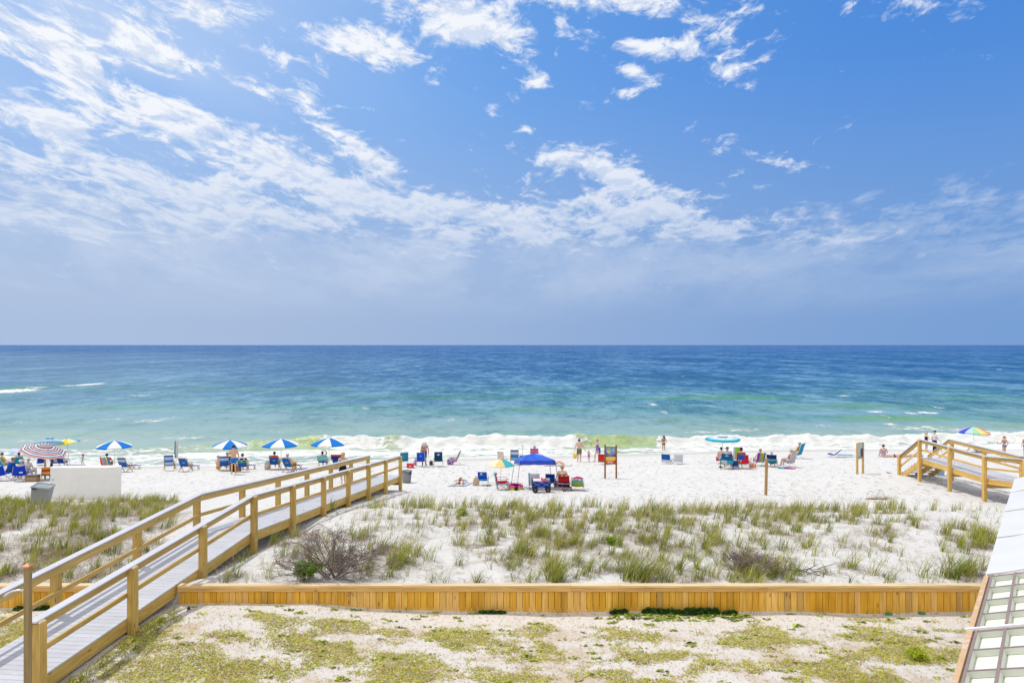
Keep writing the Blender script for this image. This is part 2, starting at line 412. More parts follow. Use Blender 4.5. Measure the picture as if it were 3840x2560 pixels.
def ground_z(x, y):
    x = np.asarray(x, dtype=float); y = np.asarray(y, dtype=float)
    t = np.clip(x / 22.0, -1, 1)
    zl, zm, zr = _prof(_L, y), _prof(_M, y), _prof(_R, y)
    z = np.where(t < 0, zm + (zl - zm) * -t, zm + (zr - zm) * t)
    w = yw(x)
    yb = np.where(t < 0, 48 + (-t) * -2.0, 48 + t * 4.0)
    zb = np.where(t < 0, -.42 + t * .03, -.42)
    s = np.clip((y - yb) / (w - yb), 0, None)
    face = zb + (-2.2 - zb) * (np.minimum(s, 1) ** 1.0) - np.clip(y - w, 0, 40) * .10
    z = np.where(y > yb, face, z)
    # higher sand along the left walkway
    xc = -8.4 + .1 * y
    z = z + .24 * np.exp(-((x - xc - 1.5) / 2.2) ** 2) * np.exp(-((y - 13.6) / 1.6) ** 2) * (y < 14.66)
    z = z + .16 * np.exp(-((x + 6) / 4.0) ** 2) * np.exp(-((y - 30) / 4.0) ** 2)
    dune = np.exp(-((y - 19.5) / 5.0) ** 4)
    z = z + np.where(y > 14.66, dune * .10 * fbm2(x, y, .9, 3) * np.clip((y - 14.8) / 1.5, 0, 1), 0)
    z = z - .30 * dune * np.exp(-((x - (-9.2 + .1 * y)) / .95) ** 4) * np.clip((y - 15) / 1.0, 0, 1) * np.clip((24 - y) / 3, 0, 1)
    z = z + .025 * fbm2(x, y, .55, 5) * np.clip((yb - y) / 4, .15, 1)
    beach = np.clip((y - 26) / 3, 0, 1) * np.clip((w - 6 - y) / 3, 0, 1)
    z = z + beach * (.030 * fbm2(x, y, 2.6, 8) * (.6 + .5 * fbm2(x, y, .3, 9)) + .014 * fbm2(x, y, 6.5, 10))
    z = z + .012 * fbm2(x, y, 3.0, 12) * (y < 14.6) + .035 * fbm2(x, y, 1.3, 14) * (y < 14.66) * np.clip((y - 13.4) / 1.0, 0, 1)
    return z
_gx = np.arange(-62, 62.01, .1); _gy = np.arange(7.5, 82, .06)
_GZ = ground_z(*np.meshgrid(_gx, _gy)).tolist(); _nx, _ny = len(_gx), len(_gy)
def gz(x, y):
    u = min(max((x + 62) * 10, 0), _nx - 1.001); v = min(max((y - 7.5) / .06, 0), _ny - 1.001)
    i, j = int(u), int(v); a, b = u - i, v - j; r0, r1 = _GZ[j], _GZ[j + 1]
    return (r0[i] * (1 - a) + r0[i + 1] * a) * (1 - b) + (r1[i] * (1 - a) + r1[i + 1] * a) * b
def G(px, py):
    """ground point seen at a photo pixel"""
    kx, kz = (px - CX) / F, (HY - py) / F
    d = np.arange(9.0, 75.0, .05)
    h = HC + kz * d - ground_z(kx * d, d)
    i = np.where(h < 0)[0]
    dd = d[i[0]] if len(i) else 70.0
    return Vector((kx * dd, dd, gz(kx * dd, dd)))
def P(px, py, d): return Vector(((px - CX) / F * d, d, HC + (HY - py) / F * d))

def build_ground():
    m, nt, b = newmat('white_sand')
    p = pos(nt); s = N(nt, 'ShaderNodeSeparateXYZ'); nt.links.new(p, s.inputs[0])
    x, y = s.outputs[0], s.outputs[1]
    big = noise_n(nt, p, .5, 5, .6); mid = noise_n(nt, p, 3.0, 6, .65); fine = noise_n(nt, p, 30, 3, .6)
    c = mixc(nt, lstep(nt, big, .3, .7), SAND_A, SAND_B)
    c = mixc(nt, math_n(nt, 'MULTIPLY', sstep(nt, fine, .5, .75), .25), c, (.55, .50, .44))
    # lawn side: dirtier sand with scraps of dry thatch
    lawn = sstep(nt, y, 14.7, 14.4)
    th = math_n(nt, 'MULTIPLY', sstep(nt, noise_n(nt, p, 1.1, 9, .72, .4), .44, .62), sstep(nt, y, 14.1, 13.3))
    c = mixc(nt, math_n(nt, 'MULTIPLY', lawn, .55), c, (.60, .545, .495))
    c = mixc(nt, math_n(nt, 'MULTIPLY', math_n(nt, 'MULTIPLY', th, lawn), .70), c, (.47, .36, .235))
    # dune: bits of litter
    dn = math_n(nt, 'MULTIPLY', sstep(nt, y, 14.7, 15.2), sstep(nt, y, 27.5, 24))
    dl = math_n(nt, 'MULTIPLY', sstep(nt, noise_n(nt, p, 1.7, 9, .72, .6), .50, .68), dn)
    c = mixc(nt, math_n(nt, 'MULTIPLY', dl, .55), c, (.36, .29, .22))
    # wet sand by the water
    wl = math_n(nt, 'SUBTRACT', math_n(nt, 'ADD', math_n(nt, 'MULTIPLY', x, YWS), YW0), y)
    wet = sstep(nt, math_n(nt, 'ADD', wl, lstep(nt, big, .3, .7, -1.2, 1.2)), 8.5, 3.5)
    c = mixc(nt, math_n(nt, 'MULTIPLY', wet, .75), c, (.52, .48, .42))
    nt.links.new(c, b.inputs['Base Color'])
    nt.links.new(lstep(nt, wet, 0, 1, .9, .45), b.inputs['Roughness']); b.inputs['Specular IOR Level'].default_value = .2
    # trodden surface
    st = vmath(nt, 'MULTIPLY', p, (1.0, .75, 1.0))
    v = N(nt, 'ShaderNodeTexVoronoi', feature='SMOOTH_F1'); nt.links.new(st, v.inputs['Vector']); v.inputs['Scale'].default_value = 2.6; v.inputs['Randomness'].default_value = 1.0
    pits = sstep(nt, v.outputs['Distance'], .12, .42)
    tr = math_n(nt, 'MULTIPLY', sstep(nt, y, 26, 31), math_n(nt, 'SUBTRACT', 1.0, wet))
    h = math_n(nt, 'ADD', math_n(nt, 'MULTIPLY', math_n(nt, 'MULTIPLY', pits, tr), .9), math_n(nt, 'MULTIPLY', math_n(nt, 'MULTIPLY', mid, .9), lstep(nt, wet, 0, 1, 1, .1)))
    h = math_n(nt, 'ADD', h, math_n(nt, 'MULTIPLY', fine, .12))
    sp = math_n(nt, 'MULTIPLY', sstep(nt, noise_n(nt, vmath(nt, 'MULTIPLY', p, (2.2, 1.5, 2)), 1.0, 5, .7), .55, .68), tr)
    c = mixc(nt, math_n(nt, 'MULTIPLY', sp, .38), c, (.50, .48, .46)); nt.links.new(c, b.inputs['Base Color'])  # grey speckle: small shadows of the footprints painted into the sand colour
    bump(nt, b, h, 1.0, .10)
    ys = np.concatenate([np.linspace(-60, 8, 12), np.arange(8.5, 14.6, .12), [14.62, 14.70], np.arange(14.8, 28, .2), np.arange(28, 63, .16), np.arange(63, 75, .5), np.linspace(76, 120, 12)])
    us = np.concatenate([[-6, -3.2, -2.2, -1.6], np.linspace(-1.2, 1.2, 420), [1.6, 2.2, 3.2, 6]])
    wd = np.maximum(.85 * np.abs(ys) + 3, 12)
    X = us[None, :] * wd[:, None]; Y = np.repeat(ys[:, None], len(us), 1)
    Z = ground_z(X, Y)
    nY, nX = X.shape
    i = np.arange(nY * nX).reshape(nY, nX)
    Q = np.stack([i[:-1, :-1], i[:-1, 1:], i[1:, 1:], i[1:, :-1]], -1).reshape(-1, 4)
    o = np_mesh('sand_ground', np.stack([X, Y, Z], -1).reshape(-1, 3), Q, m)
    tag(o, kind='structure')
build_ground()

# ------------------------------------------------------------------ sea
def swell_parts(X, Y):
    """surface height and foam amount of the sea"""
    px = CX + F * X / np.maximum(Y, 1) + 45 * fbm2(X, Y, .5, 41) + 25 * fbm2(X, Y, 1.7, 42)           # bearing of a place as seen from the house, used only to say which stretch of surf it is
    def seg(tab): t = np.array(tab, dtype=float); return np.interp(px, t[:, 0], t[:, 1])
    wob = 1.1 * fbm2(X, Y * 0, .10, 21) + .45 * fbm2(X, Y * 0, .45, 22)
    z = np.zeros_like(X); f = np.zeros_like(X); g = np.zeros_like(X)
    # surf wave
    yb = seg([(-400, 64.5), (600, 66), (1100, 69.5), (1500, 68.5), (2000, 69.0), (2500, 69.5), (2800, 71), (3200, 72), (4400, 74)]) + wob
    A = seg([(-400, .25), (500, .25), (900, .55), (1150, .95), (1290, .95), (1450, 1.0), (1600, .75), (1850, 1.15), (2100, 1.05), (2350, .95), (2480, .8), (2650, .75), (3000, .85), (3300, .7), (4400, .8)])
    A = A * (1 + .22 * fbm2(X, Y * 0, .8, 23) + .10 * fbm2(X, Y * 0, 2.5, 29))
    t = Y - yb
    prof = np.where(t < 0, np.exp(-(t / .85) ** 2), np.exp(-(t / 2.6) ** 2))
    z += A * prof
    brk = seg([(-400, .55), (300, .5), (700, .35), (1000, .2), (1180, .25), (1260, .75), (1330, .85), (1400, .55), (1500, .40), (1550, .75), (1620, 1.0), (2080, 1.0), (2140, .45), (2200, .24), (2440, .26), (2490, .6), (2540, 1.0), (4400, 1.05)])
    face = np.exp(-((t + .7) / 1.5) ** 2)
    f = np.maximum(f, brk * np.clip(np.exp(-((t + .75) / 1.15) ** 4) * 1.35, 0, 1.2))
    f = np.maximum(f, brk * .62 * np.exp(-np.clip(t, 0, None) / .9))
    g = np.maximum(g, face * np.clip(1.1 - brk, .0, 1) * np.clip(A, 0, 1))
    z += .22 * brk * np.exp(-((t + .9) / 1.3) ** 2) * fbm2(X, Y, 1.9, 24) + .10 * brk * np.exp(-((t + .9) / 1.6) ** 2) * fbm2(X, Y, 5.0, 25)
    # foam spread out in front, running up the sand
    w = yw(X)
    front = np.clip((yb - 1.2 - Y) / 1.5, 0, 1)
    run = .66 + .22 * fbm2(X, Y * 2.2, .35, 26)
    f = np.maximum(f, front * run)
    edge = np.exp(-((Y - w - .2 + .8 * fbm2(X, Y * 0, .5, 28)) / .8) ** 2)
    f = np.maximum(f, edge * .85)
    z += .05 * front * fbm2(X, Y, 1.2, 27)
    # swells further out
    for (y0, amp, back, tab, sl) in [(92, .50, 4.5, [(-400, .15), (1500, .2), (2300, .35), (2500, 1.0), (2900, 1.0), (3050, .5), (3400, .9), (3650, 1.0), (4000, .6)], .03),
                                (84, .30, 3.5, [(-400, .5), (400, .6), (1400, .3), (2300, .3), (3100, .9), (3700, .5)], .05),
                                (110, .42, 5.0, [(-400, .25), (1300, .5), (1800, .9), (2200, .5), (2700, .8), (3200, .9), (3900, .5)], .02),
                                (132, .40, 6.0, [(-400, .4), (900, .5), (1900, .6), (2600, .9), (3300, 1), (3900, .6)], -.02),
                                (158, .50, 7.0, [(-400, 1.2), (350, 1.1), (700, .8), (1400, .5), (2400, .5), (3900, .4)], -.03)]:
        yy = y0 + sl * X + 2.2 * fbm2(X, Y * 0, .07, int(y0)) + .8 * fbm2(X, Y * 0, .3, int(y0) + 1)
        tt = Y - yy; a = seg(tab) * (.55 + .9 * fbm2(X, Y * .3, .16, int(y0) + 2))
        a = np.clip(a, 0, None)
        z += amp * a * np.where(tt < 0, np.exp(-(tt / (back * .38)) ** 2), np.exp(-(tt / back) ** 2))
        g = np.maximum(g, .8 * a * np.exp(-((tt + back * .3) / (back * .42)) ** 2) * np.clip(amp * 2.2, 0, 1))
    # small chop
    ch = np.clip((Y - 66) / 10, .25, 1)
    z += ch * (.055 * fbm2(X * .7, Y, 1.3, 31) + .035 * fbm2(X * .8, Y, 2.9, 32) + .07 * fbm2(X * .5, Y, .45, 33))
    # white caps and old foam: bearing px, row py, half sizes
    for (cx_, cy_, rx, ry, am) in [(30, 1466, 95, 9, 1.1), (140, 1455, 50, 4, .7), (335, 1441, 42, 6, 1.0), (265, 1445, 34, 3.5, .7), (640, 1446, 30, 2.5, .6), (520, 1485, 80, 4, .5), (560, 1579, 110, 12, .52), (400, 1575, 130, 8, .42), (640, 1566, 70, 7, .5), (90, 1581, 60, 6, .5), (120, 1494, 60, 3, .45),
                                   (3160, 1483, 28, 3, .8), (3280, 1543, 32, 4, .95), (3420, 1548, 22, 5, .9), (3480, 1546, 50, 5, .85), (3295, 1567, 24, 10, .72), (3340, 1592, 40, 5, .7), (3520, 1530, 40, 6, .45), (2450, 1516, 26, 7, .62), (2490, 1545, 26, 8, .5), (1690, 1575, 26, 10, .55), (1745, 1576, 16, 7, .5), (1370, 1535, 40, 10, .42), (2640, 1500, 40, 5, .4), (2660, 1520, 26, 8, .45), (2560, 1410, 30, 2.5, .5), (3080, 1597, 60, 8, .5), (2800, 1610, 130, 10, .46), (3450, 1608, 220, 10, .52), (3650, 1615, 180, 12, .6), (3750, 1385, 20, 2.5, .7), (1480, 1445, 22, 2, .5), (940, 1420, 30, 2.5, .45), (2650, 1620, 120, 10, .5), (700, 1640, 200, 12, .42), (240, 1650, 260, 14, .5), (2400, 1655, 90, 8, .2)]:
        dd = 10.2 * F / (cy_ - HY); xx = (cx_ - CX) / F * dd
        hx = rx / F * dd; hy = dd * ry / (cy_ - HY)
        f = np.maximum(f, am * np.exp(-(((X - xx) / hx) ** 2 + ((Y - dd) / hy) ** 2) * 1.1))
    return z, f, np.clip(g, 0, 1.2)

def build_sea():
    m, nt, b = newmat('sea_water')
    p = pos(nt); s = N(nt, 'ShaderNodeSeparateXYZ'); nt.links.new(p, s.inputs[0])
    x, y = s.outputs[0], s.outputs[1]
    # depth and sand bars under the water: distance offshore, bent by the bars
    bars = noise_n(nt, vmath(nt, 'MULTIPLY', p, (.006, .03, 0)), 1.0, 4, .55)
    off = math_n(nt, 'SUBTRACT', y, math_n(nt, 'MULTIPLY', x, .05))
    lg = math_n(nt, 'LOGARITHM', math_n(nt, 'MAXIMUM', off, 40.0), 10.0)
    lg = math_n(nt, 'ADD', lg, lstep(nt, bars, .3, .7, -.09, .09))
    ramp = N(nt, 'ShaderNodeValToRGB'); nt.links.new(lstep(nt, lg, 1.75, 3.25), ramp.inputs[0])
    el = ramp.color_ramp.elements
    for i, (a, c) in enumerate(SEA_RAMP):
        e = el[i] if i < 2 else el.new(a)
        e.position = a; e.color = c + (1,)
    col = ramp.outputs[0]
    # patches of green sand bar and wind-ruffled streaks; ripple light and dark painted into the colour
    pt = noise_n(nt, vmath(nt, 'MULTIPLY', p, (.012, .06, 0)), 1.0, 6, .6)
    col = mixc(nt, math_n(nt, 'MULTIPLY', sstep(nt, pt, .50, .68), sstep(nt, off, 320, 110, 0, .45)), col, (.10, .31, .20))
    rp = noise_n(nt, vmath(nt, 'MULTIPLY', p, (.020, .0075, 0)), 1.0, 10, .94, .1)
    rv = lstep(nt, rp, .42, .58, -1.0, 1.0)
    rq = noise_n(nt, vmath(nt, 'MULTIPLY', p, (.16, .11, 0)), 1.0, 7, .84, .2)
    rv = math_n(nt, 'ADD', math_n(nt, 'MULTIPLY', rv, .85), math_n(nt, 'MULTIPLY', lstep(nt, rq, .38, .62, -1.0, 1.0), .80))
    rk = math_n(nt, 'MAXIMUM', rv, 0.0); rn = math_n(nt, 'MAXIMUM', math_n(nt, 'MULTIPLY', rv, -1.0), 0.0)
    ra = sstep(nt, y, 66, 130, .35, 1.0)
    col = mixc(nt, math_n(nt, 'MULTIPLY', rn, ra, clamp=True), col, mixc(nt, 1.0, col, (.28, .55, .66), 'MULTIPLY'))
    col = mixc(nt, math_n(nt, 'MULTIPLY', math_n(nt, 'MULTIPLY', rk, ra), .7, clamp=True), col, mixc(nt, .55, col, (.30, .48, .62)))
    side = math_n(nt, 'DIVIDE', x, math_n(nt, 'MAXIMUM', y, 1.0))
    col = mixc(nt, math_n(nt, 'MULTIPLY', sstep(nt, side, .1, -.75), sstep(nt, y, 1500, 150, 0, .30)), col, (.26, .38, .42))  # paler to the left: brighter sky reflection painted into the water colour
    gr = attr(nt, 'Green', 'Fac')
    gv = noise_n(nt, vmath(nt, 'MULTIPLY', p, (.9, .9, 3.0)), 1.0, 6, .65)
    gcol = mixc(nt, sstep(nt, y, 74, 100), mixc(nt, lstep(nt, gv, .35, .65), (.24, .35, .08), (.46, .55, .20)), (.09, .27, .12))
    col = mixc(nt, math_n(nt, 'MULTIPLY', gr, .85, clamp=True), col, gcol)
    # foam
    fo = attr(nt, 'Foam', 'Fac')
    fn = noise_n(nt, vmath(nt, 'MULTIPLY', p, (.75, 1.5, 1.5)), 1.0, 10, .68, .8)
    fv = N(nt, 'ShaderNodeTexVoronoi', feature='DISTANCE_TO_EDGE'); fv.inputs['Scale'].default_value = .7
    wq = vmath(nt, 'ADD', vmath(nt, 'MULTIPLY', p, (.8, 1.7, 0)), vmath(nt, 'MULTIPLY', N_color(nt, p), (1.3, 1.3, 0)))
    nt.links.new(wq, fv.inputs['Vector'])
    lace = sstep(nt, fv.outputs['Distance'], .18, .02, 0, .16)
    t = math_n(nt, 'ADD', math_n(nt, 'ADD', math_n(nt, 'MULTIPLY', fo, .95), math_n(nt, 'MULTIPLY', math_n(nt, 'SUBTRACT', fn, .5), 1.7)), math_n(nt, 'MULTIPLY', lace, sstep(nt, fo, .1, .4)))
    foam = sstep(nt, t, .44, .72)
    # tiny far white flecks, bright glints painted in along with the foam
    fl = noise_n(nt, vmath(nt, 'MULTIPLY', p, (.22, .5, 0)), 1.0, 5, .65)
    fleck = math_n(nt, 'MULTIPLY', sstep(nt, fl, .735, .775), sstep(nt, y, 75, 100))
    foam = math_n(nt, 'MAXIMUM', foam, math_n(nt, 'MULTIPLY', fleck, .8))
    col = mixc(nt, foam, col, mixc(nt, lstep(nt, fn, .35, .62), (.58, .61, .60), (.76, .76, .75)))
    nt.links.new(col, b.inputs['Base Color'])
    nt.links.new(lstep(nt, foam, 0, 1, .16, .8), b.inputs['Roughness'])
    b.inputs['IOR'].default_value = 1.333; b.inputs['Specular IOR Level'].default_value = 0.0
    w1 = noise_n(nt, vmath(nt, 'MULTIPLY', p, (.35, .8, .8)), 1.0, 8, .62, .2)
    w2 = noise_n(nt, vmath(nt, 'MULTIPLY', p, (1.6, 3.2, 3.2)), 1.0, 5, .6)
    h = math_n(nt, 'ADD', math_n(nt, 'MULTIPLY', w1, 1.0), math_n(nt, 'MULTIPLY', w2, .22))
    h = math_n(nt, 'ADD', h, math_n(nt, 'MULTIPLY', math_n(nt, 'MULTIPLY', foam, fn), .5))
    nb = bump(nt, b, h, .55, .55)
    # a rough sea never mirrors fully at a low angle: its reflection is held down by the wave slopes
    lw = N(nt, 'ShaderNodeLayerWeight'); lw.inputs['Blend'].default_value = .35; nt.links.new(nb, lw.inputs['Normal'])
    gl = N(nt, 'ShaderNodeBsdfGlossy'); gl.inputs['Roughness'].default_value = .22; nt.links.new(nb, gl.inputs['Normal'])
    fr = math_n(nt, 'MULTIPLY', math_n(nt, 'MINIMUM', math_n(nt, 'ADD', math_n(nt, 'MULTIPLY', lw.outputs['Facing'], SEA_SPEC), .015), SEA_SPEC), math_n(nt, 'SUBTRACT', 1.0, foam))
    ms_ = N(nt, 'ShaderNodeMixShader'); nt.links.new(fr, ms_.inputs[0]); nt.links.new(b.outputs[0], ms_.inputs[1]); nt.links.new(gl.outputs[0], ms_.inputs[2])
    nt.links.new(ms_.outputs[0], nt.nodes['Material Output'].inputs['Surface'])
    ys = list(np.arange(52, 80, .22)) + list(np.arange(80, 175, .5))
    d = .55
    while ys[-1] < 60000: ys.append(ys[-1] + d); d *= 1.07
    ys = np.array(ys)
    us = np.linspace(-1, 1, 460)
    wd = .92 * ys + 12
    X = us[None, :] * wd[:, None]; Y = np.repeat(ys[:, None], len(us), 1)
    z, f, g = swell_parts(X, Y)
    am = np.clip((176 - Y) / 25, 0, 1)
    Z = -2.2 + z * am
    # thin run-up follows the beach face near the edge
    Z = np.where(Y < yw(X) + 3, -2.2 + (z * np.clip((Y - yw(X)) / 3 + .2, 0, 1)), Z)
    nY, nX = X.shape
    i = np.arange(nY * nX).reshape(nY, nX)
    Q = np.stack([i[:-1, :-1], i[:-1, 1:], i[1:, 1:], i[1:, :-1]], -1).reshape(-1, 4)
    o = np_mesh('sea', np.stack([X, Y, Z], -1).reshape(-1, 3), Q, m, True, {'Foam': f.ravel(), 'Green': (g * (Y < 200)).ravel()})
    tag(o, kind='structure')
def N_color(nt, p):
    n = N(nt, 'ShaderNodeTexNoise'); n.inputs['Scale'].default_value = .6; n.inputs['Detail'].default_value = 4
    nt.links.new(p, n.inputs['Vector']); return n.outputs['Color']
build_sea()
# ------------------------------------------------------------------ timber
PINE = (.56, .385, .115); PINE_IN = (.57, .395, .14); CAPW = (.74, .55, .33); GREY = (.50, .51, .56)
def jit(c, a=.08, r=rnd):
    f = 1 + (r.random() - .5) * 2 * a; return (c[0] * f, c[1] * f * (1 + (r.random() - .5) * a * .6), c[2] * f)

def interp(tab, d):
    for (a, za), (b, zb) in zip(tab, tab[1:]):
        if d <= b: return za + (zb - za) * (d - a) / (b - a)
    return tab[-1][1]

def left_walk():
    W = thing('boardwalk', 'long grey decked boardwalk with pine railings climbing from the lawn over the dune', 'boardwalk', (0, 0, 0))
    DZ = [(4, 2.27), (10.76, 2.645), (18.08, 3.06), (33.3, 1.665)]
    u = Vector((.0995, .995, 0)); n = Vector((.995, -.0995, 0))
    def c(d, off, dz=0.0):
        return Vector((-9.4 + .1 * d, d, interp(DZ, d) + dz)) + n * off
    # deck boards
    dk = MB(); d = 4.2
    while d < 33.25:
        a, b = c(d, -.72), c(d + .134, -.72); a2, b2 = c(d, .72), c(d + .134, .72)
        z = Vector((0, 0, -.026)); cl = jit(GREY, .05)
        dk.hexa([a + z, a2 + z, b2 + z, b + z, a, a2, b2, b], cl, .026, 1.44, .13)
        u0 = rnd.random() * 30; dk.uv[-5] = [(u0, u0), (u0 + 1.44, u0), (u0 + 1.44, u0 + .13), (u0, u0 + .13)]
        d += .1405
    dk.build('deck', M['deck'], W)
    kn = [4.2, 10.76, 18.08, 33.2]
    for s in (-1, 1):
        mb = MB()
        for a, b in zip(kn, kn[1:]):
            mb.bar(c(a, s * .70, -.145), c(b, s * .70, -.145), .04, .235, jit(PINE, .04))
        mb.build('rim_joist', M['wood'], W)
        mb = MB()
        for a, b in zip(kn, kn[1:]): mb.bar(c(a, s * .24, -.13), c(b, s * .24, -.13), .04, .2, jit(PINE, .04))
        mb.build('joist', M['wood'], W)
    dR = [10.94] + [10.76 + 2.44 * i for i in range(1, 10)]; dL = [8.32, 10.76] + dR[1:]
    for s, ds in ((1, dR), (-1, dL)):
        for d in ds:
            mb = MB(); top = c(d, s * .795, .945); x, y = top.x, top.y
            base = gz(x, y) - .35
            h = .07
            rot = Matrix.Rotation(-.0997, 3, 'Z')
            zt = top.z; L = zt - base
            mb.box((x, y, base + L / 2), (.14, .14, L), jit(PINE, .07), rot)
            # bevelled head
            q = [Vector((sx * h, sy * h, 0)) for sx, sy in ((-1, -1), (1, -1), (1, 1), (-1, 1))]
            q2 = [Vector((sx * h * .72, sy * h * .72, .024)) for sx, sy in ((-1, -1), (1, -1), (1, 1), (-1, 1))]
            mb.hexa([rot @ k + Vector((x, y, zt)) for k in q] + [rot @ k + Vector((x, y, zt)) for k in q2], CAPW, .02, .14, .14)
            po = mb.build('post', M['wood'], W)
            for dz_ in (-.10, -.22) if s > 0 else ():
                bo = MB(); bo.lathe([(.016, 0), (.016, .012), (.008, .018)], 8, Matrix.Translation((x, y - .0705, interp(DZ, d) + dz_)) @ Matrix.Rotation(math.pi / 2, 4, 'X'), (.35, .35, .36)); bo.build('bolt', M['metal'], po)
        # rails on the inner face of the posts
        d0 = dR[0] if s > 0 else 4.2; d1 = dR[-1] + (.12 if s > 0 else .0)
        kk = [d0 - .1] + [k for k in kn[1:-1] if k > d0 + .2] + [d1]
        capm, fas, mid, edge = MB(), MB(), MB(), MB()
        for a, b in zip(kk, kk[1:]):
            capm.bar(c(a, s * .735, .972), c(b, s * .735, .972), .165, .026, jit((.53, .535, .58), .03))
            edge.bar(c(a, s * .735, .954), c(b, s * .735, .954), .150, .010, (.10, .09, .12))  # dark strip standing in for the shadow line under the cap
            fas.bar(c(a, s * .703, .872), c(b, s * .703, .872), .038, .152, jit(PINE_IN, .05))
            mid.bar(c(a, s * .703, .43), c(b, s * .703, .43), .038, .088, jit(PINE_IN, .05))
        rc = capm.build('handrail_cap', M['deck'], W); edge.build('cap_shadow_line', M['rubber'], rc)
        fas.build('top_rail', M['wood'], W); mid.build('mid_rail', M['wood'], W)
    for d in dR[1:]:
        mb = MB(); mb.bar(c(d + .11, -.86, -.33), c(d + .11, .84, -.33), .04, .19, jit(PINE, .05)); mb.build('cross_beam', M['wood'], W)

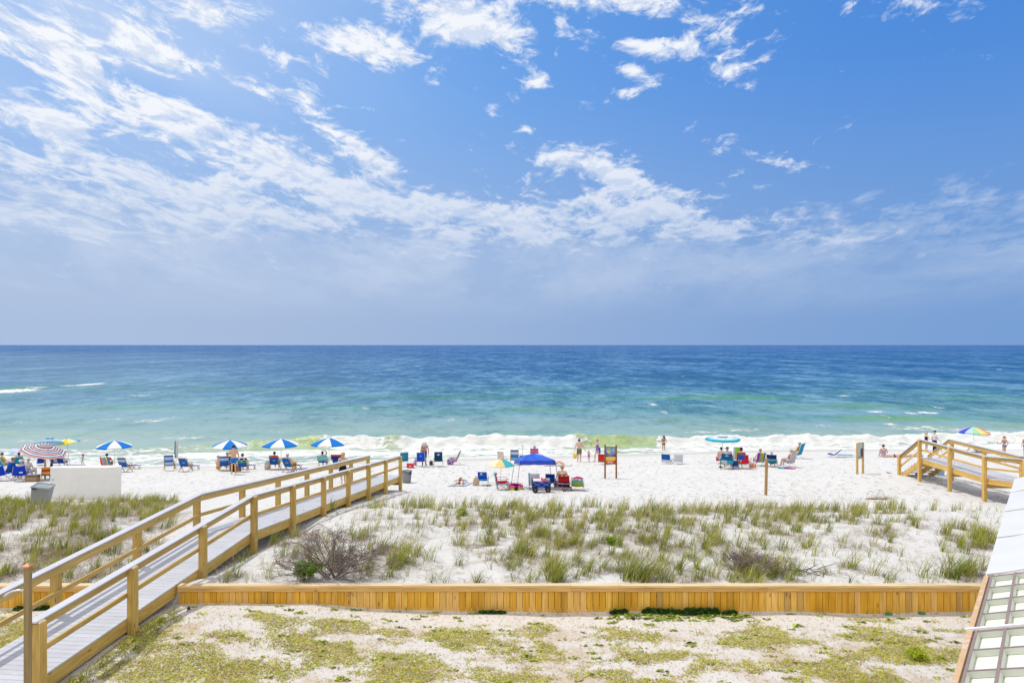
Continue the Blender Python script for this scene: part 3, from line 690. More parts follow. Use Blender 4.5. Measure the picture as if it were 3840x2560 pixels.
def right_walk():
    PINE = (.68, .44, .135); PINE_IN = (.68, .45, .15)
    W = thing('boardwalk', 'grey decked boardwalk with pine railings and steps down to the sand behind the white roof', 'boardwalk', (0, 0, 0))
    DZ = [(16, 3.1), (22, 2.85), (25.4, 2.62), (27.8, 2.38), (30.2, 2.12), (35.0, 2.20), (36, 2.2)]
    XL, XR = 20.9, 22.55; XM = (XL + XR) / 2
    def z(d): return interp(DZ, d)
    dk = MB(); d = 16.0
    while d < 35.1:
        za, zb = z(d), z(d + .134)
        p = [(XL + .08, d, za - .026), (XR - .08, d, za - .026), (XR - .08, d + .134, zb - .026), (XL + .08, d + .134, zb - .026), (XL + .08, d, za), (XR - .08, d, za), (XR - .08, d + .134, zb), (XL + .08, d + .134, zb)]
        dk.hexa(p, jit(GREY, .05), .026, 1.5, .13); d += .1405
    dk.build('deck', M['deck'], W)
    kn = [16, 22, 25.4, 27.8, 30.2, 35.05]
    posts = [35.0, 32.6, 30.2, 27.8, 25.4, 22.96, 20.5]
    for s, X in ((-1, XL), (1, XR)):
        mb = MB()
        for a, b in zip(kn, kn[1:]): mb.bar((X - s * .095, a, z(a) - .145), (X - s * .095, b, z(b) - .145), .04, .235, jit(PINE, .04))
        mb.build('rim_joist', M['wood'], W)
        for d in posts:
            mb = MB(); b0 = gz(X, d) - .3; L = z(d) + .93 - b0
            mb.box((X, d, b0 + L / 2), (.14, .14, L), jit(PINE, .06)); 
            mb.box((X, d, b0 + L + .008), (.105, .105, .016), CAPW)
            po = mb.build('post', M['wood'], W)
            for dz_ in (-.33, -.43): bo = MB(); bo.lathe([(.018, 0), (.018, .012), (.008, .018)], 8, Matrix.Translation((X + .02, d - .0705, z(d) + dz_)) @ Matrix.Rotation(math.pi / 2, 4, 'X'), (.45, .45, .46)); bo.build('bolt', M['metal'], po)
        capm, fas, mid, edge = MB(), MB(), MB(), MB()
        xi = X - s * .09
        for a, b in zip(kn, kn[1:]):
            capm.bar((X - s * .06, a, z(a) + .957), (X - s * .06, b, z(b) + .957), .165, .026, jit((.53, .535, .58), .03))
            edge.bar((X - s * .06, a, z(a) + .939), (X - s * .06, b, z(b) + .939), .15, .010, (.34, .33, .34))  # shadow line below the cap, modelled as a grey strip
            fas.bar((xi, a, z(a) + .857), (xi, b, z(b) + .857), .038, .15, jit(PINE_IN, .05))
            mid.bar((xi, a, z(a) + .42), (xi, b, z(b) + .42), .038, .088, jit(PINE_IN, .05))
        # stair part
        a, b = Vector((0, 35.05, z(35) + .0)), Vector((0, 36.85, 1.12))
        ox = Vector((X - s * .06, 0, 0)); oi = Vector((xi, 0, 0))
        capm.bar(a + ox + Vector((0, 0, .957)), b + ox + Vector((0, 0, .90)), .165, .026, (.53, .535, .58))
        edge.bar(a + ox + Vector((0, 0, .939)), b + ox + Vector((0, 0, .882)), .15, .01, (.34, .33, .34))
        fas.bar(a + oi + Vector((0, 0, .857)), b + oi + Vector((0, 0, .80)), .038, .15, PINE_IN)
        mid.bar(a + oi + Vector((0, 0, .42)), b + oi + Vector((0, 0, .36)), .038, .088, PINE_IN)
        rc = capm.build('handrail_cap', M['deck'], W); edge.build('cap_shadow_line', M['rubber'], rc)
        fas.build('top_rail', M['wood'], W); mid.build('mid_rail', M['wood'], W)
        mb = MB(); b0 = gz(X, 36.85) - .3; L = 1.12 + .88 - b0
        mb.box((X, 36.85, b0 + L / 2), (.14, .14, L), jit(PINE, .06)); mb.build('post', M['wood'], W)
    for d in posts[:-1]:
        mb = MB(); mb.bar((XL - .06, d + .1, z(d) - .375), (XR + .06, d + .1, z(d) - .375), .04, .19, jit(PINE, .05)); mb.build('cross_beam', M['wood'], W)
    # steps
    nst = 6; rise = (2.19 - 1.02) / (nst + 1); run = .275
    for k in range(nst):
        zz = 2.19 - rise * (k + 1); yy = 35.12 + run * k
        mb = MB(); mb.box((XM, yy + .14, zz - .02), (1.42, .29, .036), jit(GREY, .05)); mb.build('stair_tread', M['deck'], W)
    for X in (XL + .1, XM, XR - .1):
        mb = MB()
        top = [(35.1, 2.15)]
        for k in range(nst):
            zz = 2.19 - rise * (k + 1) - .04; top += [(35.12 + run * k, zz), (35.12 + run * (k + 1), zz)]
        for k in range(nst):
            y0 = 35.12 + run * k; z1 = 2.19 - rise * (k + 1) - .045; zb0 = 2.19 - rise * k - .42; zb1 = zb0 - rise
            p = [(X - .02, y0, zb0), (X + .02, y0, zb0), (X + .02, y0 + run, zb1), (X - .02, y0 + run, zb1), (X - .02, y0, z1), (X + .02, y0, z1), (X + .02, y0 + run, z1), (X - .02, y0 + run, z1)]
            mb.hexa(p, jit(PINE, .03), .3, .04, run)
        mb.build('stair_stringer', M['wood'], W)

def timber_wall(name, label, x0, x1, seed):
    r = random.Random(seed)
    W = thing(name, label, 'fence', ((x0 + x1) / 2, 14.6, 2.3)); cx = (x0 + x1) / 2
    nl = MB(); mb = MB(); x = x0; tones = [(.76, .41, .045), (.80, .48, .10), (.82, .50, .15), (.70, .36, .03), (.78, .44, .07), (.74, .39, .045)]
    zt, zb = 2.815 - 2.3, 2.0 - 2.3
    while x < x1 - .02:
        w = min(.1335, x1 - x); c = jit(r.choice(tones), .07, r)
        yj = (r.random() - .5) * .004
        if r.random() < .07: c = tuple(k * .72 for k in c)
        mb.box((x + w / 2 - cx, .02 + yj, (zt + zb) / 2), (w - .004 - .004 * r.random(), .024, zt - zb), c)
        for q in (-.035, .035): nl.box((x + w / 2 - cx + q, .007 + yj, zt - .10 + .006 * r.random()), (.008, .003, .008), (.16, .10, .06))
        x += .1365
    mb.build('plank_face', M['wood'], W); nl_ = nl.build('nail_head', M['metal'], W); nl_['kind'] = 'stuff'
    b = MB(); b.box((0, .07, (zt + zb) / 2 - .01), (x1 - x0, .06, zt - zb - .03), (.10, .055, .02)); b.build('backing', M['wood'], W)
    x = x0; cap = MB(); tr = MB()
    while x < x1:
        L = min(r.choice((3.6, 4.8, 4.2)), x1 - x)
        c = jit(CAPW, .06, r)
        cap.bar((x - cx, .05, zt + .030), (x + L - cx - .003, .05, zt + .030), .17, .040, c)
        tr.bar((x - cx, -.012, zt - .035), (x + L - cx - .003, -.012, zt - .035), .03, .085, jit((.66, .40, .14), .05, r))
        x += L
    cap.build('cap_board', M['wood'], W); tr.build('trim_board', M['wood'], W)

def showers():
    S = thing('shower_post', 'weathered brown shower post with a copper cap and two bent pipes', 'shower', (-7.29, 10.28, gz(-7.29, 10.28)))
    zb = S.location.z
    mb = MB(); L = 4.66 - zb + .3
    mb.box((0, 0, -.3 + L / 2), (.076, .076, L), (.31, .225, .105)); mb.build('post', M['wood'], S)
    c = MB(); zt = 4.66 - zb
    c.box((0, 0, zt + .012), (.115, .115, .022), (.62, .30, .16))
    c.lathe([(.08, zt + .023), (.001, zt + .065)], 4, Matrix.Rotation(math.pi / 4, 4, 'Z'), (.70, .36, .20), smooth=False)
    c.build('copper_cap', M['metal'], S)
    for h, k in ((4.31 - zb, 1), (2.80 - zb, 1)):
        p = MB(); p.tube([(-.03, -.02, h), (-.12, -.03, h + .015), (-.2, -.05, h + .005), (-.27, -.06, h - .03), (-.31, -.065, h - .07)], [.013, .013, .013, .015, .02], (.72, .73, .75), 8)
        p.lathe([(.024, 0), (.024, .02), (.012, .035)], 10, Matrix.Translation((-.046, -.02, h)) @ Matrix.Rotation(-math.pi / 2, 4, 'Y'), (.6, .6, .62))
        p.build('shower_pipe', M['metal'], S)

def pavilion():
    E1 = Vector((13.2, 17.9, 4.46)); dirE = Vector((13.2 - 4.69, 17.9 - 7.2, 0)).normalized()
    Cd = Vector((dirE.y, -dirE.x, .364)); Cn = dirE.cross(Cd).normalized(); Cn = Cn if Cn.z > 0 else -Cn
    B = thing('pavilion', 'low pitched white pavilion roof with some sheets missing over its frame', 'roof', tuple(E1))
    def q(a, k, up=0.0): return -dirE * a + Cd * k + Cn * up         # a along the eave from the far end, k up the slope
    eav = lambda py: (lambda d: (E1.y - d) / dirE.y)(3.54 * F / (py - HY))
    seams = [0, eav(1853), eav(1926), eav(2025), eav(2164), eav(2358)]
    step = seams[4] - seams[3]
    WID = 3.2
    wc = (.64, .64, .64)
    s5 = seams[4] + step; s6 = s5 + step * 1.05; s7 = s6 + step
    # covered part: four sheets with lapped seams
    edges = [0] + seams[1:5]
    for i, (a, b) in enumerate(zip(edges, edges[1:])):
        mb = MB(); nj = 14
        grid = [[q(a - (.03 if i else 0) + (b - a + (.03 if i else 0)) * t / 6, WID * j / nj, .03 + .006 * math.sin(j * 1.9 + i) + (.016 * (t / 6)) ) for j in range(nj + 1)] for t in range(7)]
        mb.sheet(grid, jit(wc, .02), .012, False); mb.build('roof_sheet', M['roof'], B)
    # open frame part
    fc = (.66, .68, .60); pc = (.72, .74, .67); br = (.27, .20, .19)
    fr = MB(); dk = MB(); pn = MB()
    ks = [0.07, .356, .72, 1.08, 1.44, 1.8, 2.2, 2.6, 3.0, 3.2]
    for k in ks[:-1]:
        fr.bar(q(seams[4], k, -.02), q(s7, k, -.02), .03, .08, fc, tuple(Cn)); dk.bar(q(seams[4], k, .024), q(s7, k, .024), .034, .006, br, tuple(Cn))
    n = 4
    tops = []
    for a0, a1 in ((seams[4], s5), (s5 + .02, s6), (s6 + .02, s7)):
        for t in range(n + 1):
            a = a0 + .03 + (a1 - a0 - .06) * t / n
            fr.bar(q(a, .07, -.025), q(a, WID, -.025), .028, .07, jit(fc, .04), tuple(Cn)); dk.bar(q(a, .07, .014), q(a, WID, .014), .032, .006, br, tuple(Cn))
    fr.build('frame', M['paint'], B); dk.build('frame_edge', M['rubber'], B)
    for a0, a1 in ((seams[4], s5), (s5 + .02, s6), (s6 + .02, s7)):
        p = MB(); p.hexa([q(a0, .04, -.085), q(a1, .04, -.085), q(a1, WID, -.085), q(a0, WID, -.085), q(a0, .04, -.065), q(a1, .04, -.065), q(a1, WID, -.065), q(a0, WID, -.065)], jit(pc, .02), .02, 2, 3)
        p.build('ceiling_panel', M['ceil'], B)
    bm = MB(); bm.bar(q(s5 + .01, -.04, .035), q(s5 + .01, WID, .035), .05, .03, (.82, .82, .82), tuple(Cn)); bm.bar(q(s6 + .01, -.04, .035), q(s6 + .01, WID, .035), .05, .03, (.82, .82, .82), tuple(Cn)); bm.build('seam_bar', M['paint'], B)
    ev = MB(); ev.bar(q(seams[4] - .0, 0, -.05), q(s7, 0, -.05), .065, .15, (.56, .36, .19), tuple(Cn)); ev.build('eave_board', M['peel'], B)
    ev2 = MB(); ev2.bar(q(-.02, .005, -.05), q(seams[4], .005, -.05), .05, .13, (.75, .75, .74), tuple(Cn)); ev2.build('fascia', M['paint'], B)
    for a in (.4, seams[2], seams[4] - .2, s6):
        b = q(a, .6, -.2); g = gz(E1.x + b.x, E1.y + b.y) - .3 - E1.z
        p = MB(); p.box((b.x, b.y, (b.z + g) / 2), (.12, .12, b.z - g), (.6, .6, .58)); p.build('post', M['paint'], B)

def extra_mats():
    m = mat_painted('roof_sheeting', .55, .3, 0, .06, 2, .3, 14); M['roof'] = m
    m, nt, b = newmat('stained_panel')
    p = objco(nt); c = attr(nt, 'Col')
    st = sstep(nt, noise_n(nt, p, 1.6, 8, .7, .5), .60, .72)
    c = mixc(nt, math_n(nt, 'MULTIPLY', st, .7), c, (.20, .17, .09)); nt.links.new(c, b.inputs['Base Color']); b.inputs['Roughness'].default_value = .5; M['ceil'] = m
    m, nt, b = newmat('peeling_board')
    p = objco(nt); c = attr(nt, 'Col')
    st = sstep(nt, noise_n(nt, p, 7.0, 8, .75, .8), .54, .60); s2 = sstep(nt, noise_n(nt, p, 2.2, 6, .7), .55, .62)
    c = mixc(nt, math_n(nt, 'MULTIPLY', s2, .6), c, (.40, .24, .22)); c = mixc(nt, math_n(nt, 'MULTIPLY', st, .55), c, (.66, .60, .62)); nt.links.new(c, b.inputs['Base Color']); b.inputs['Roughness'].default_value = .7; M['peel'] = m
extra_mats()
left_walk(); right_walk()
timber_wall('plank_fence', 'long low yellow pine plank wall between the lawn and the dune', -7.14, 11.4, 4)
timber_wall('plank_fence', 'short low pine plank wall left of the boardwalk', -16.5, -8.78, 9)
showers(); pavilion()
# ------------------------------------------------------------------ colours and patterns
BLUE = (.015, .13, .50); RBLUE = (.01, .05, .55); TEAL = (.02, .30, .42); NAVY = (.012, .03, .11); WHITE = (.80, .80, .80); RED = (.62, .02, .03); UBLUE = (.008, .19, .62)
WOODF = (.46, .27, .10); ALU = (.72, .73, .75); DARKF = (.05, .05, .06); TAN = (.55, .33, .21); FAIR = (.66, .43, .33); DEEP = (.34, .17, .09); PINK = (.75, .10, .32); YEL = (.80, .55, .03); LIME = (.33, .58, .07); AQUA = (.10, .45, .55)
def pat(spec):
    if callable(spec): return spec
    if isinstance(spec, tuple) and not isinstance(spec[0], str): return lambda u, v: spec
    k, cs = spec[0], spec[1]
    if k == 'h':      # bands from the bottom: (upto, colour)
        def f(u, v):
            for a, c in cs:
                if u <= a: return c
            return cs[-1][1]
        return f
    if k == 'v': return lambda u, v: cs[min(len(cs) - 1, int(v * len(cs)))]
    if k == 'hs': return lambda u, v: cs[min(len(cs) - 1, int(u * len(cs)))]
    if k == 'dots': return lambda u, v: cs[1] if ((u * 4.2 % 1) - .5) ** 2 + (((v * 2 + .5 * (int(u * 4.2) % 2)) % 1) - .5) ** 2 < .19 else cs[0]
    if k == 'mix':
        r = random.Random(spec[2] if len(spec) > 2 else 1); d = {}
        return lambda u, v: d.setdefault((int(u * 12), int(v * 14)), r.choice(cs))
    if k == 'logo':   # plain with a small emblem: (ground, emblem, u, v, ru, rv)
        g, e, u0, v0, ru, rv = cs
        return lambda u, v: e if abs(u - u0) < ru and abs(v - v0) < rv else g
def place(t, loc, yaw, p):
    c, s = math.cos(yaw), math.sin(yaw); return Vector((loc[0] + c * p[0] - s * p[1], loc[1] + s * p[0] + c * p[1], loc[2] + p[2]))
def rel(deg, loc): return rad(deg) - math.atan2(loc[0], loc[1])      # heading counted from the line of sight of the house

def sling(a0, a1, w, sag=.03, n=12, m=12, nrm=Vector((0, -1, 0))):
    """cloth between two rails, from a0 (bottom) to a1 (top), width w"""
    a0 = Vector(a0); a1 = Vector(a1); g = []
    for i in range(n + 1):
        u = i / n; row = []
        for j in range(m + 1):
            v = j / m
            s = sag * 4 * v * (1 - v) * (.5 + 2 * u * (1 - u))
            row.append(a0 + (a1 - a0) * u + Vector((w * (v - .5), 0, 0)) + nrm * s)
        g.append(row)
    return g

def beach_chair(name, label, px, py, yaw, back, seat=None, frame=ALU, wood=False, w=.54, sh=.30, bl=.66, rec=24, group=None, loc=None, sc=1.0, arms=None, pillow=None):
    """low folding chair with two side rails, crossed legs and arms; returns the object and its placing"""
    loc = Vector(loc) if loc is not None else G(px, py)
    yr = rel(yaw, loc); T = thing(name, label, 'chair', loc, yr, group, sc)
    r = rad(rec); seat = seat or back
    fm = M['wood'] if wood else M['metal']
    tr = .020 if wood else .0125
    P0 = Vector((0, -.03, sh)); P1 = P0 + Vector((0, -math.sin(r), math.cos(r))) * bl
    S1 = Vector((0, .43, sh + .07))
    def lim(mb, a, b):
        if wood: mb.bar(a, b, tr * 1.2, tr * 2.0, jit(frame, .1))
        else: mb.tube([a, b], tr, frame, 6)
    mb = MB()
    for s in (-1, 1):
        o = Vector((s * w / 2, 0, 0))
        lim(mb, P0 + o + (P0 - P1).normalized() * .05, P1 + o); lim(mb, P0 + o, S1 + o)
    lim(mb, P1 + Vector((-w / 2, 0, 0)), P1 + Vector((w / 2, 0, 0))); lim(mb, S1 + Vector((-w / 2, 0, 0)), S1 + Vector((w / 2, 0, 0)))
    lim(mb, Vector((-w / 2, -.36 if wood else -.2, .03)), Vector((w / 2, -.36 if wood else -.2, .03)))
    mb.build('frame', fm, T)
    for s in (-1, 1):
        o = Vector((s * (w / 2 + tr * 1.3), 0, 0))
        for a, b in (((P0 + (P1 - P0) * .38), Vector((0, .40, -.02))), (S1, Vector((0, -.36 if wood else -.22, -.02)))):
            l = MB(); lim(l, a + o, b + o); l.build('leg', fm, T)
        am = MB(); ah = sh + .24
        q = P0 + (P1 - P0) * .42
        am.bar(Vector((o.x, q.y, ah)), Vector((o.x, .36, ah - .02)), .045, .02, arms or (frame if wood else WHITE))
        lim(am, Vector((o.x, .30, ah - .02)), Vector((o.x, .33, sh + .05)))
        am.build('armrest', fm, T)
    bf = pat(back); sf = pat(seat)
    nrm = Vector((0, -math.cos(r), -math.sin(r)))
    b = MB(); n, m = 14, 14
    b.sheet(sling(P0 + (P1 - P0) * .02, P0 + (P1 - P0) * .99, w * .96, .035, n, m, nrm), th=.008, colf=lambda i, j: bf((i + .5) / n, (j + .5) / m))
    bo = b.build('backrest', M['cloth'], T)
    s_ = MB(); s_.sheet(sling(P0 + Vector((0, .02, .004)), S1, w * .96, .03, 6, 6, Vector((0, 0, -1))), th=.008, colf=lambda i, j: sf((i + .5) / 6, (j + .5) / 6)); s_.build('seat', M['cloth'], T)
    if pillow:
        pm = MB(); c = P0 + (P1 - P0) * .86 + Vector((0, math.cos(r) * .05, math.sin(r) * .05))
        pm.ball(c, (w * .36, .045, .08), pillow, 8, Matrix.Rotation(r, 4, 'X')); pm.build('pillow', M['cloth'], T)
    return T, dict(loc=loc, yaw=yr, sh=sh * sc, rec=r, P0=P0 * sc, P1=P1 * sc, w=w * sc, sc=sc)

def camp_chair(label, px, py, yaw, col, band=None, legc=(.60, .60, .62), w=.62, sh=.42, bh=.52, group=None, loc=None, sc=1.0, emblem=None, tapered=True, rec=14):
    """folding quad chair: cloth bucket on a lattice of thin crossed legs"""
    loc = Vector(loc) if loc is not None else G(px, py)
    yr = rel(yaw, loc); T = thing('camp_chair', label, 'chair', loc, yr, group, sc)
    r = rad(rec); h = w / 2
    top = Vector((0, -.25 - math.sin(r) * bh, sh + math.cos(r) * bh))
    P0 = Vector((0, -.24, sh)); f = pat(col)
    k = .78 if tapered else 1.0
    fr = MB(); t = .010
    C = [Vector((-h, -.25, 0)), Vector((h, -.25, 0)), Vector((h, .27, 0)), Vector((-h, .27, 0))]
    for i in range(4):
        a, b = C[i], C[(i + 1) % 4]
        fr.tube([a + Vector((0, 0, -.02)), b * .92 + Vector((0, 0, sh * .92))], t, legc, 5); fr.tube([b + Vector((0, 0, -.02)), a * .92 + Vector((0, 0, sh * .92))], t, legc, 5)
    fr.build('leg_lattice', M['metal'], T)
    for s in (-1, 1):
        p = MB(); p.tube([Vector((s * h, -.25, .02)), Vector((s * h, -.26, sh)), top + Vector((s * h * k * .95, 0, 0))], t, legc, 5); p.build('back_pole', M['metal'], T)
        p = MB(); p.tube([Vector((s * h, .27, .02)), Vector((s * h * 1.02, .26, sh + .20))], t, legc, 5); p.build('front_pole', M['metal'], T)
        a = MB(); g = [[Vector((s * (h + .01 + .05 * (v - .5)), -.28 + .56 * u, sh + .22 + .02 * abs(u - .5))) for v in (0, .5, 1)] for u in (0, .25, .5, .75, 1)]
        a.sheet(g, f(.3, .5), .012); a.build('armrest', M['cloth'], T)
    b = MB(); n, m = 14, 14; g = []
    for i in range(n + 1):
        u = -.16 + 1.16 * i / n; uc = max(u, 0)
        ww = w * (1.04 + (k - 1.04) * min(1, max(0, (uc - .30) / .22)))
        q4 = lambda j: 4 * (j / m) * (1 - j / m)
        g.append([P0 + (top - P0) * (u if u > 0 else u * q4(j)) + Vector((ww * (j / m - .5), -.06 * q4(j) - (.03 * q4(j) if uc < .4 else 0), -.02 * math.cos((j / m - .5) * 6) * (u > .9))) for j in range(m + 1)])
    bf = f
    if emblem:
        ec, u0, v0, ru, rv = emblem
        bf = lambda u, v: ec if abs(u - u0) < ru and abs(v - v0) < rv else f(u, v)
    b.sheet(g, th=.01, colf=lambda i, j: bf((i + .5) / n, (j + .5) / m)); b.build('backrest', M['cloth'], T)
    s_ = MB(); g = [[Vector((w * .98 * (j / 6 - .5), -.22 + .48 * i / 6, sh + .03 - .09 * math.sin(math.pi * i / 6) ** .7 * (4 * (j / 6) * (1 - j / 6)) + .03 * (i / 6))) for j in range(7)] for i in range(7)]
    s_.sheet(g, f(.05, .5), .01); s_.build('seat', M['cloth'], T)
    # side cloth below the arms
    return T, dict(loc=loc, yaw=yr, sh=(sh - .04) * sc, rec=r, P0=P0 * sc, P1=top * sc, w=w * sc * .85, sc=sc)

def drape(label, ci, col, front=.45, rear=.45, w=None, lift=.022, name='beach_towel', shift=0.0, sag=0.0):
    """towel hung over a chair's back: down the front by `front`, down the rear by `rear` (fractions of the back)"""
    T = None
    w = w or ci['w'] * .92; P0, P1 = ci['P0'], ci['P1']; ax = (P1 - P0); r = ci['rec']
    nr = Vector((0, -math.cos(r), -math.sin(r)))
    f = pat(col); n, m = 40, 28; g = []
    tot = front + rear + .06
    for i in range(n + 1):
        s = tot * i / n
        if s < front: c = P0 + ax * (1.01 - front + s) - nr * lift
        elif s > front + .06: c = P0 + ax * (1.01 - (s - front - .06)) + nr * lift
        else:
            a = math.pi * (s - front) / .06; c = P0 + ax * (1.01 + .035 * math.sin(a)) - nr * lift * math.cos(a)
        row = []
        for j in range(m + 1):
            v = j / m
            wv = .010 * math.sin(v * 17 + i * .2)
            extra = nr * (.035 * 4 * v * (1 - v)) * (1 if s > front else .6)
            row.append(c + Vector((w * (v - .5) + shift, 0, 0)) + nr * wv + extra + Vector((0, 0, -sag * math.sin(v * math.pi) * (s < front))))
        g.append(row)
    mb = MB(); mb.sheet(g, th=.008, colf=lambda i, j: f(1 - (i + .5) / n, (j + .5) / m))
    o = mb.build(name, M['cloth']); o.location = ci['loc']; o.rotation_euler = (0, 0, ci['yaw'])
    return tag(o, label, 'towel')

def umbrella(label, px, py, top_py, R, cols, ng=8, rise=.32, tilt=(0, 0), start=0.0, rings=None, pole=(.75, .76, .78), pr=.018, valance=.085, loc=None, name='beach_umbrella', vent=False, group=None, top_px=None):
    """open umbrella: gored canopy with a valance on a pole stuck in the sand; top of the canopy at pixel row top_py"""
    loc = Vector(loc) if loc is not None else G(px, py)
    H = (py - top_py) / F * loc.y; start = start + math.pi / 2 + math.atan2(-loc.y, -loc.x)
    T = thing(name, label, 'umbrella', loc, 0, group)
    ap = Vector((((top_px or px) - px) / F * loc.y, 0, H))
    hub = ap - Vector((0, 0, .02))
    p = MB(); p.tube([Vector((0, 0, -.3)), hub], pr, pole, 8); p.build('pole', M['metal'] if pr < .03 else M['wood'], T)
    Rm = Matrix.Rotation(rad(tilt[1]), 3, 'Y') @ Matrix.Rotation(rad(tilt[0]), 3, 'X')
    def pt(a, t):
        # scalloped gores: ribs stand proud, cloth sags between them
        ph = (a / (2 * math.pi) * ng) % 1.0; sg = 4 * ph * (1 - ph)
        kk = math.cos(math.pi / ng) / math.cos((ph - .5) * 2 * math.pi / ng)
        rr = R * t * (kk * .75 + .25 - .02 * sg * t)
        z = -rise * R * (t ** 1.55) - .045 * R * sg * t * (1 - t) * 2
        return ap + Rm @ Vector((rr * math.cos(a), rr * math.sin(a), z))
    sub = 6; c = MB(); nt_ = 48 if rings else 14
    na = ng * sub
    A = [start + 2 * math.pi * k / na for k in range(na)]
    o_ = lambda a: a - start
    ts = [i / nt_ for i in range(1, nt_ + 1)]
    vs = [ap]; fs = []; cs = []
    for t in ts: vs += [ap + (pt(o_(a), t) - ap) for a in A]
    # rotate canopy by start
    c0 = Matrix.Rotation(start, 3, 'Z')
    vs = [ap + Rm @ (c0 @ (Rm.transposed() @ (v - ap))) for v in vs]
    def colr(g, t): return rings(t) if rings else cols[g % len(cols)]
    for k in range(na):
        fs.append((0, 1 + k, 1 + (k + 1) % na)); cs.append(colr(k // sub, .02))
    for i in range(len(ts) - 1):
        for k in range(na):
            a = 1 + i * na; fs.append((a + k, a + na + k, a + na + (k + 1) % na, a + (k + 1) % na)); cs.append(colr(k // sub, (ts[i] + ts[i + 1]) / 2))
    last = vs[-na:]
    b = len(vs); vs += [v + Rm @ Vector((0, 0, -valance)) + (v - ap - Vector((0, 0, (v - ap).z))) * .01 for v in last]
    for k in range(na):
        a = b - na; fs.append((a + k, b + k, b + (k + 1) % na, a + (k + 1) % na)); cs.append(colr(k // sub, 1.0))
    c.add(vs, fs, cs, None, False); c.build('canopy', M['cloth'], T)
    if vent:
        v_ = MB(); v_.lathe([(R * .30 * (1 - i / 8) + .001, -rise * R * .16 + (.05 + .16 * rise) * R * (1 - (1 - i / 8) ** 1.6)) for i in range(9)], ng * 2, Matrix.Translation(ap + Vector((0, 0, .05))) @ Rm.to_4x4(), colf=lambda i, k: (vent if isinstance(vent, tuple) else colr(k // 2, .1)) if not rings else rings(.62 * (1 - i / 8))); v_.build('vent_cap', M['cloth'], T)
    fin = MB(); fin.ball(ap + Rm @ Vector((0, 0, .03)), (.035, .035, .05), cols[0], 6); fin.build('finial', M['plastic'], T)
    rb = MB()
    for k in range(ng):
        a = start + 2 * math.pi * k / ng
        e = ap + Rm @ Vector((R * .97 * math.cos(a), R * .97 * math.sin(a), -rise * R * .97 - .01)); m_ = ap + Rm @ Vector((R * .5 * math.cos(a), R * .5 * math.sin(a), -rise * R * .34 - .02))
        rb.tube([ap + Rm @ Vector((0, 0, -.03)), m_, e], .005, (.6, .6, .62), 4)
    rb.build('rib_frame', M['metal'], T)
    return T

# ------------------------------------------------------------------ people
def V3(*a): return Vector(a)
def pose_stand(lean=0, arms='down', legs=0.0, split=.10):
    J = dict(pel=V3(0, 0, .95), wai=V3(0, .0, 1.10), che=V3(0, .0, 1.31), nek=V3(0, -.015, 1.49), hed=V3(0, .01, 1.63))
    for s, k in ((1, 'R'), (-1, 'L')):
        J['hi' + k] = V3(s * .088, 0, .92); J['kn' + k] = V3(s * split, .02, .50); J['an' + k] = V3(s * split * 1.05, -.02, .08); J['to' + k] = V3(s * (split * 1.05 + .03), .15, .025)
        J['sh' + k] = V3(s * .185, -.01, 1.43); J['el' + k] = V3(s * .245, -.03, 1.14); J['wr' + k] = V3(s * .27, .03, .89); J['hd' + k] = V3(s * .275, .05, .78)
    J['face'] = V3(0, 1, 0); J['up'] = V3(0, 0, 1)
    return J
def pose_sit(sh=.34, rec=.35, knee=.14, spread=.13, reach=.84, arms='rest'):
    """seated on something sh high, leaning back by rec"""
    J = {}; d = V3(0, -math.sin(rec), math.cos(rec)); p = V3(0, .10, sh + .12)
    J['pel'] = p; J['wai'] = p + d * .15; J['che'] = p + d * .36; J['nek'] = p + d * .54; J['hed'] = p + d * .60 + V3(0, .03, .09)
    hz = sh + .12; kz = min(hz + knee, .50); ky = .10 + math.sqrt(max(.44 ** 2 - (kz - hz) ** 2, .01)); ay = ky + (math.sqrt(max(.42 ** 2 - (kz - .08) ** 2, .0)) if reach > 0 else -.06)
    for s, k in ((1, 'R'), (-1, 'L')):
        x = V3(s, 0, 0)
        J['hi' + k] = p + x * .088; J['kn' + k] = V3(s * spread, ky, kz); J['an' + k] = V3(s * spread, ay, .08); J['to' + k] = V3(s * (spread + .03), ay + .15, .06)
        J['sh' + k] = p + d * .48 + x * .185
        if arms == 'rest':
            J['el' + k] = p + d * .22 + x * .30 + V3(0, .05, 0); J['wr' + k] = V3(s * .29, .36, sh + .27); J['hd' + k] = V3(s * .28, .46, sh + .27)
        else:
            J['el' + k] = p + d * .25 + x * .25 + V3(0, .12, 0); J['wr' + k] = V3(s * .10, .40, sh + .33); J['hd' + k] = V3(s * .04, .46, sh + .34)
    J['face'] = V3(0, 1, -.05); J['up'] = V3(0, 0, 1)
    return J
def pose_lie(prone=True, knees=0.0, arms='up'):
    J = pose_stand(); O = {}
    for k, v in J.items():
        if k in ('face', 'up'): continue
        O[k] = V3(v.x, v.z - .9, .12 + (-v.y if prone else v.y))
    if prone:
        O['hed'] = V3(0, .74, .14); O['nek'].z = .14
        for s, k in ((1, 'R'), (-1, 'L')):
            O['to' + k] = V3(s * .14, -.96, .04); O['an' + k].z = .07; O['kn' + k].z = .08
            O['el' + k] = V3(s * .36, .62, .07); O['wr' + k] = V3(s * .16, .80, .06); O['hd' + k] = V3(s * .05, .82, .06)
        O['face'] = V3(.9, .2, -.3); O['up'] = V3(0, 1, 0)
    else:
        for s, k in ((1, 'R'), (-1, 'L')):
            O['kn' + k] = V3(s * .11, -.36, .14 + knees); O['an' + k] = V3(s * .11, -.78 + knees * .5, .07); O['to' + k] = V3(s * .13, -.80 + knees * .4, .21 if knees < .1 else .06)
        O['face'] = V3(0, .2, 1); O['up'] = V3(0, 1, 0)
    return O

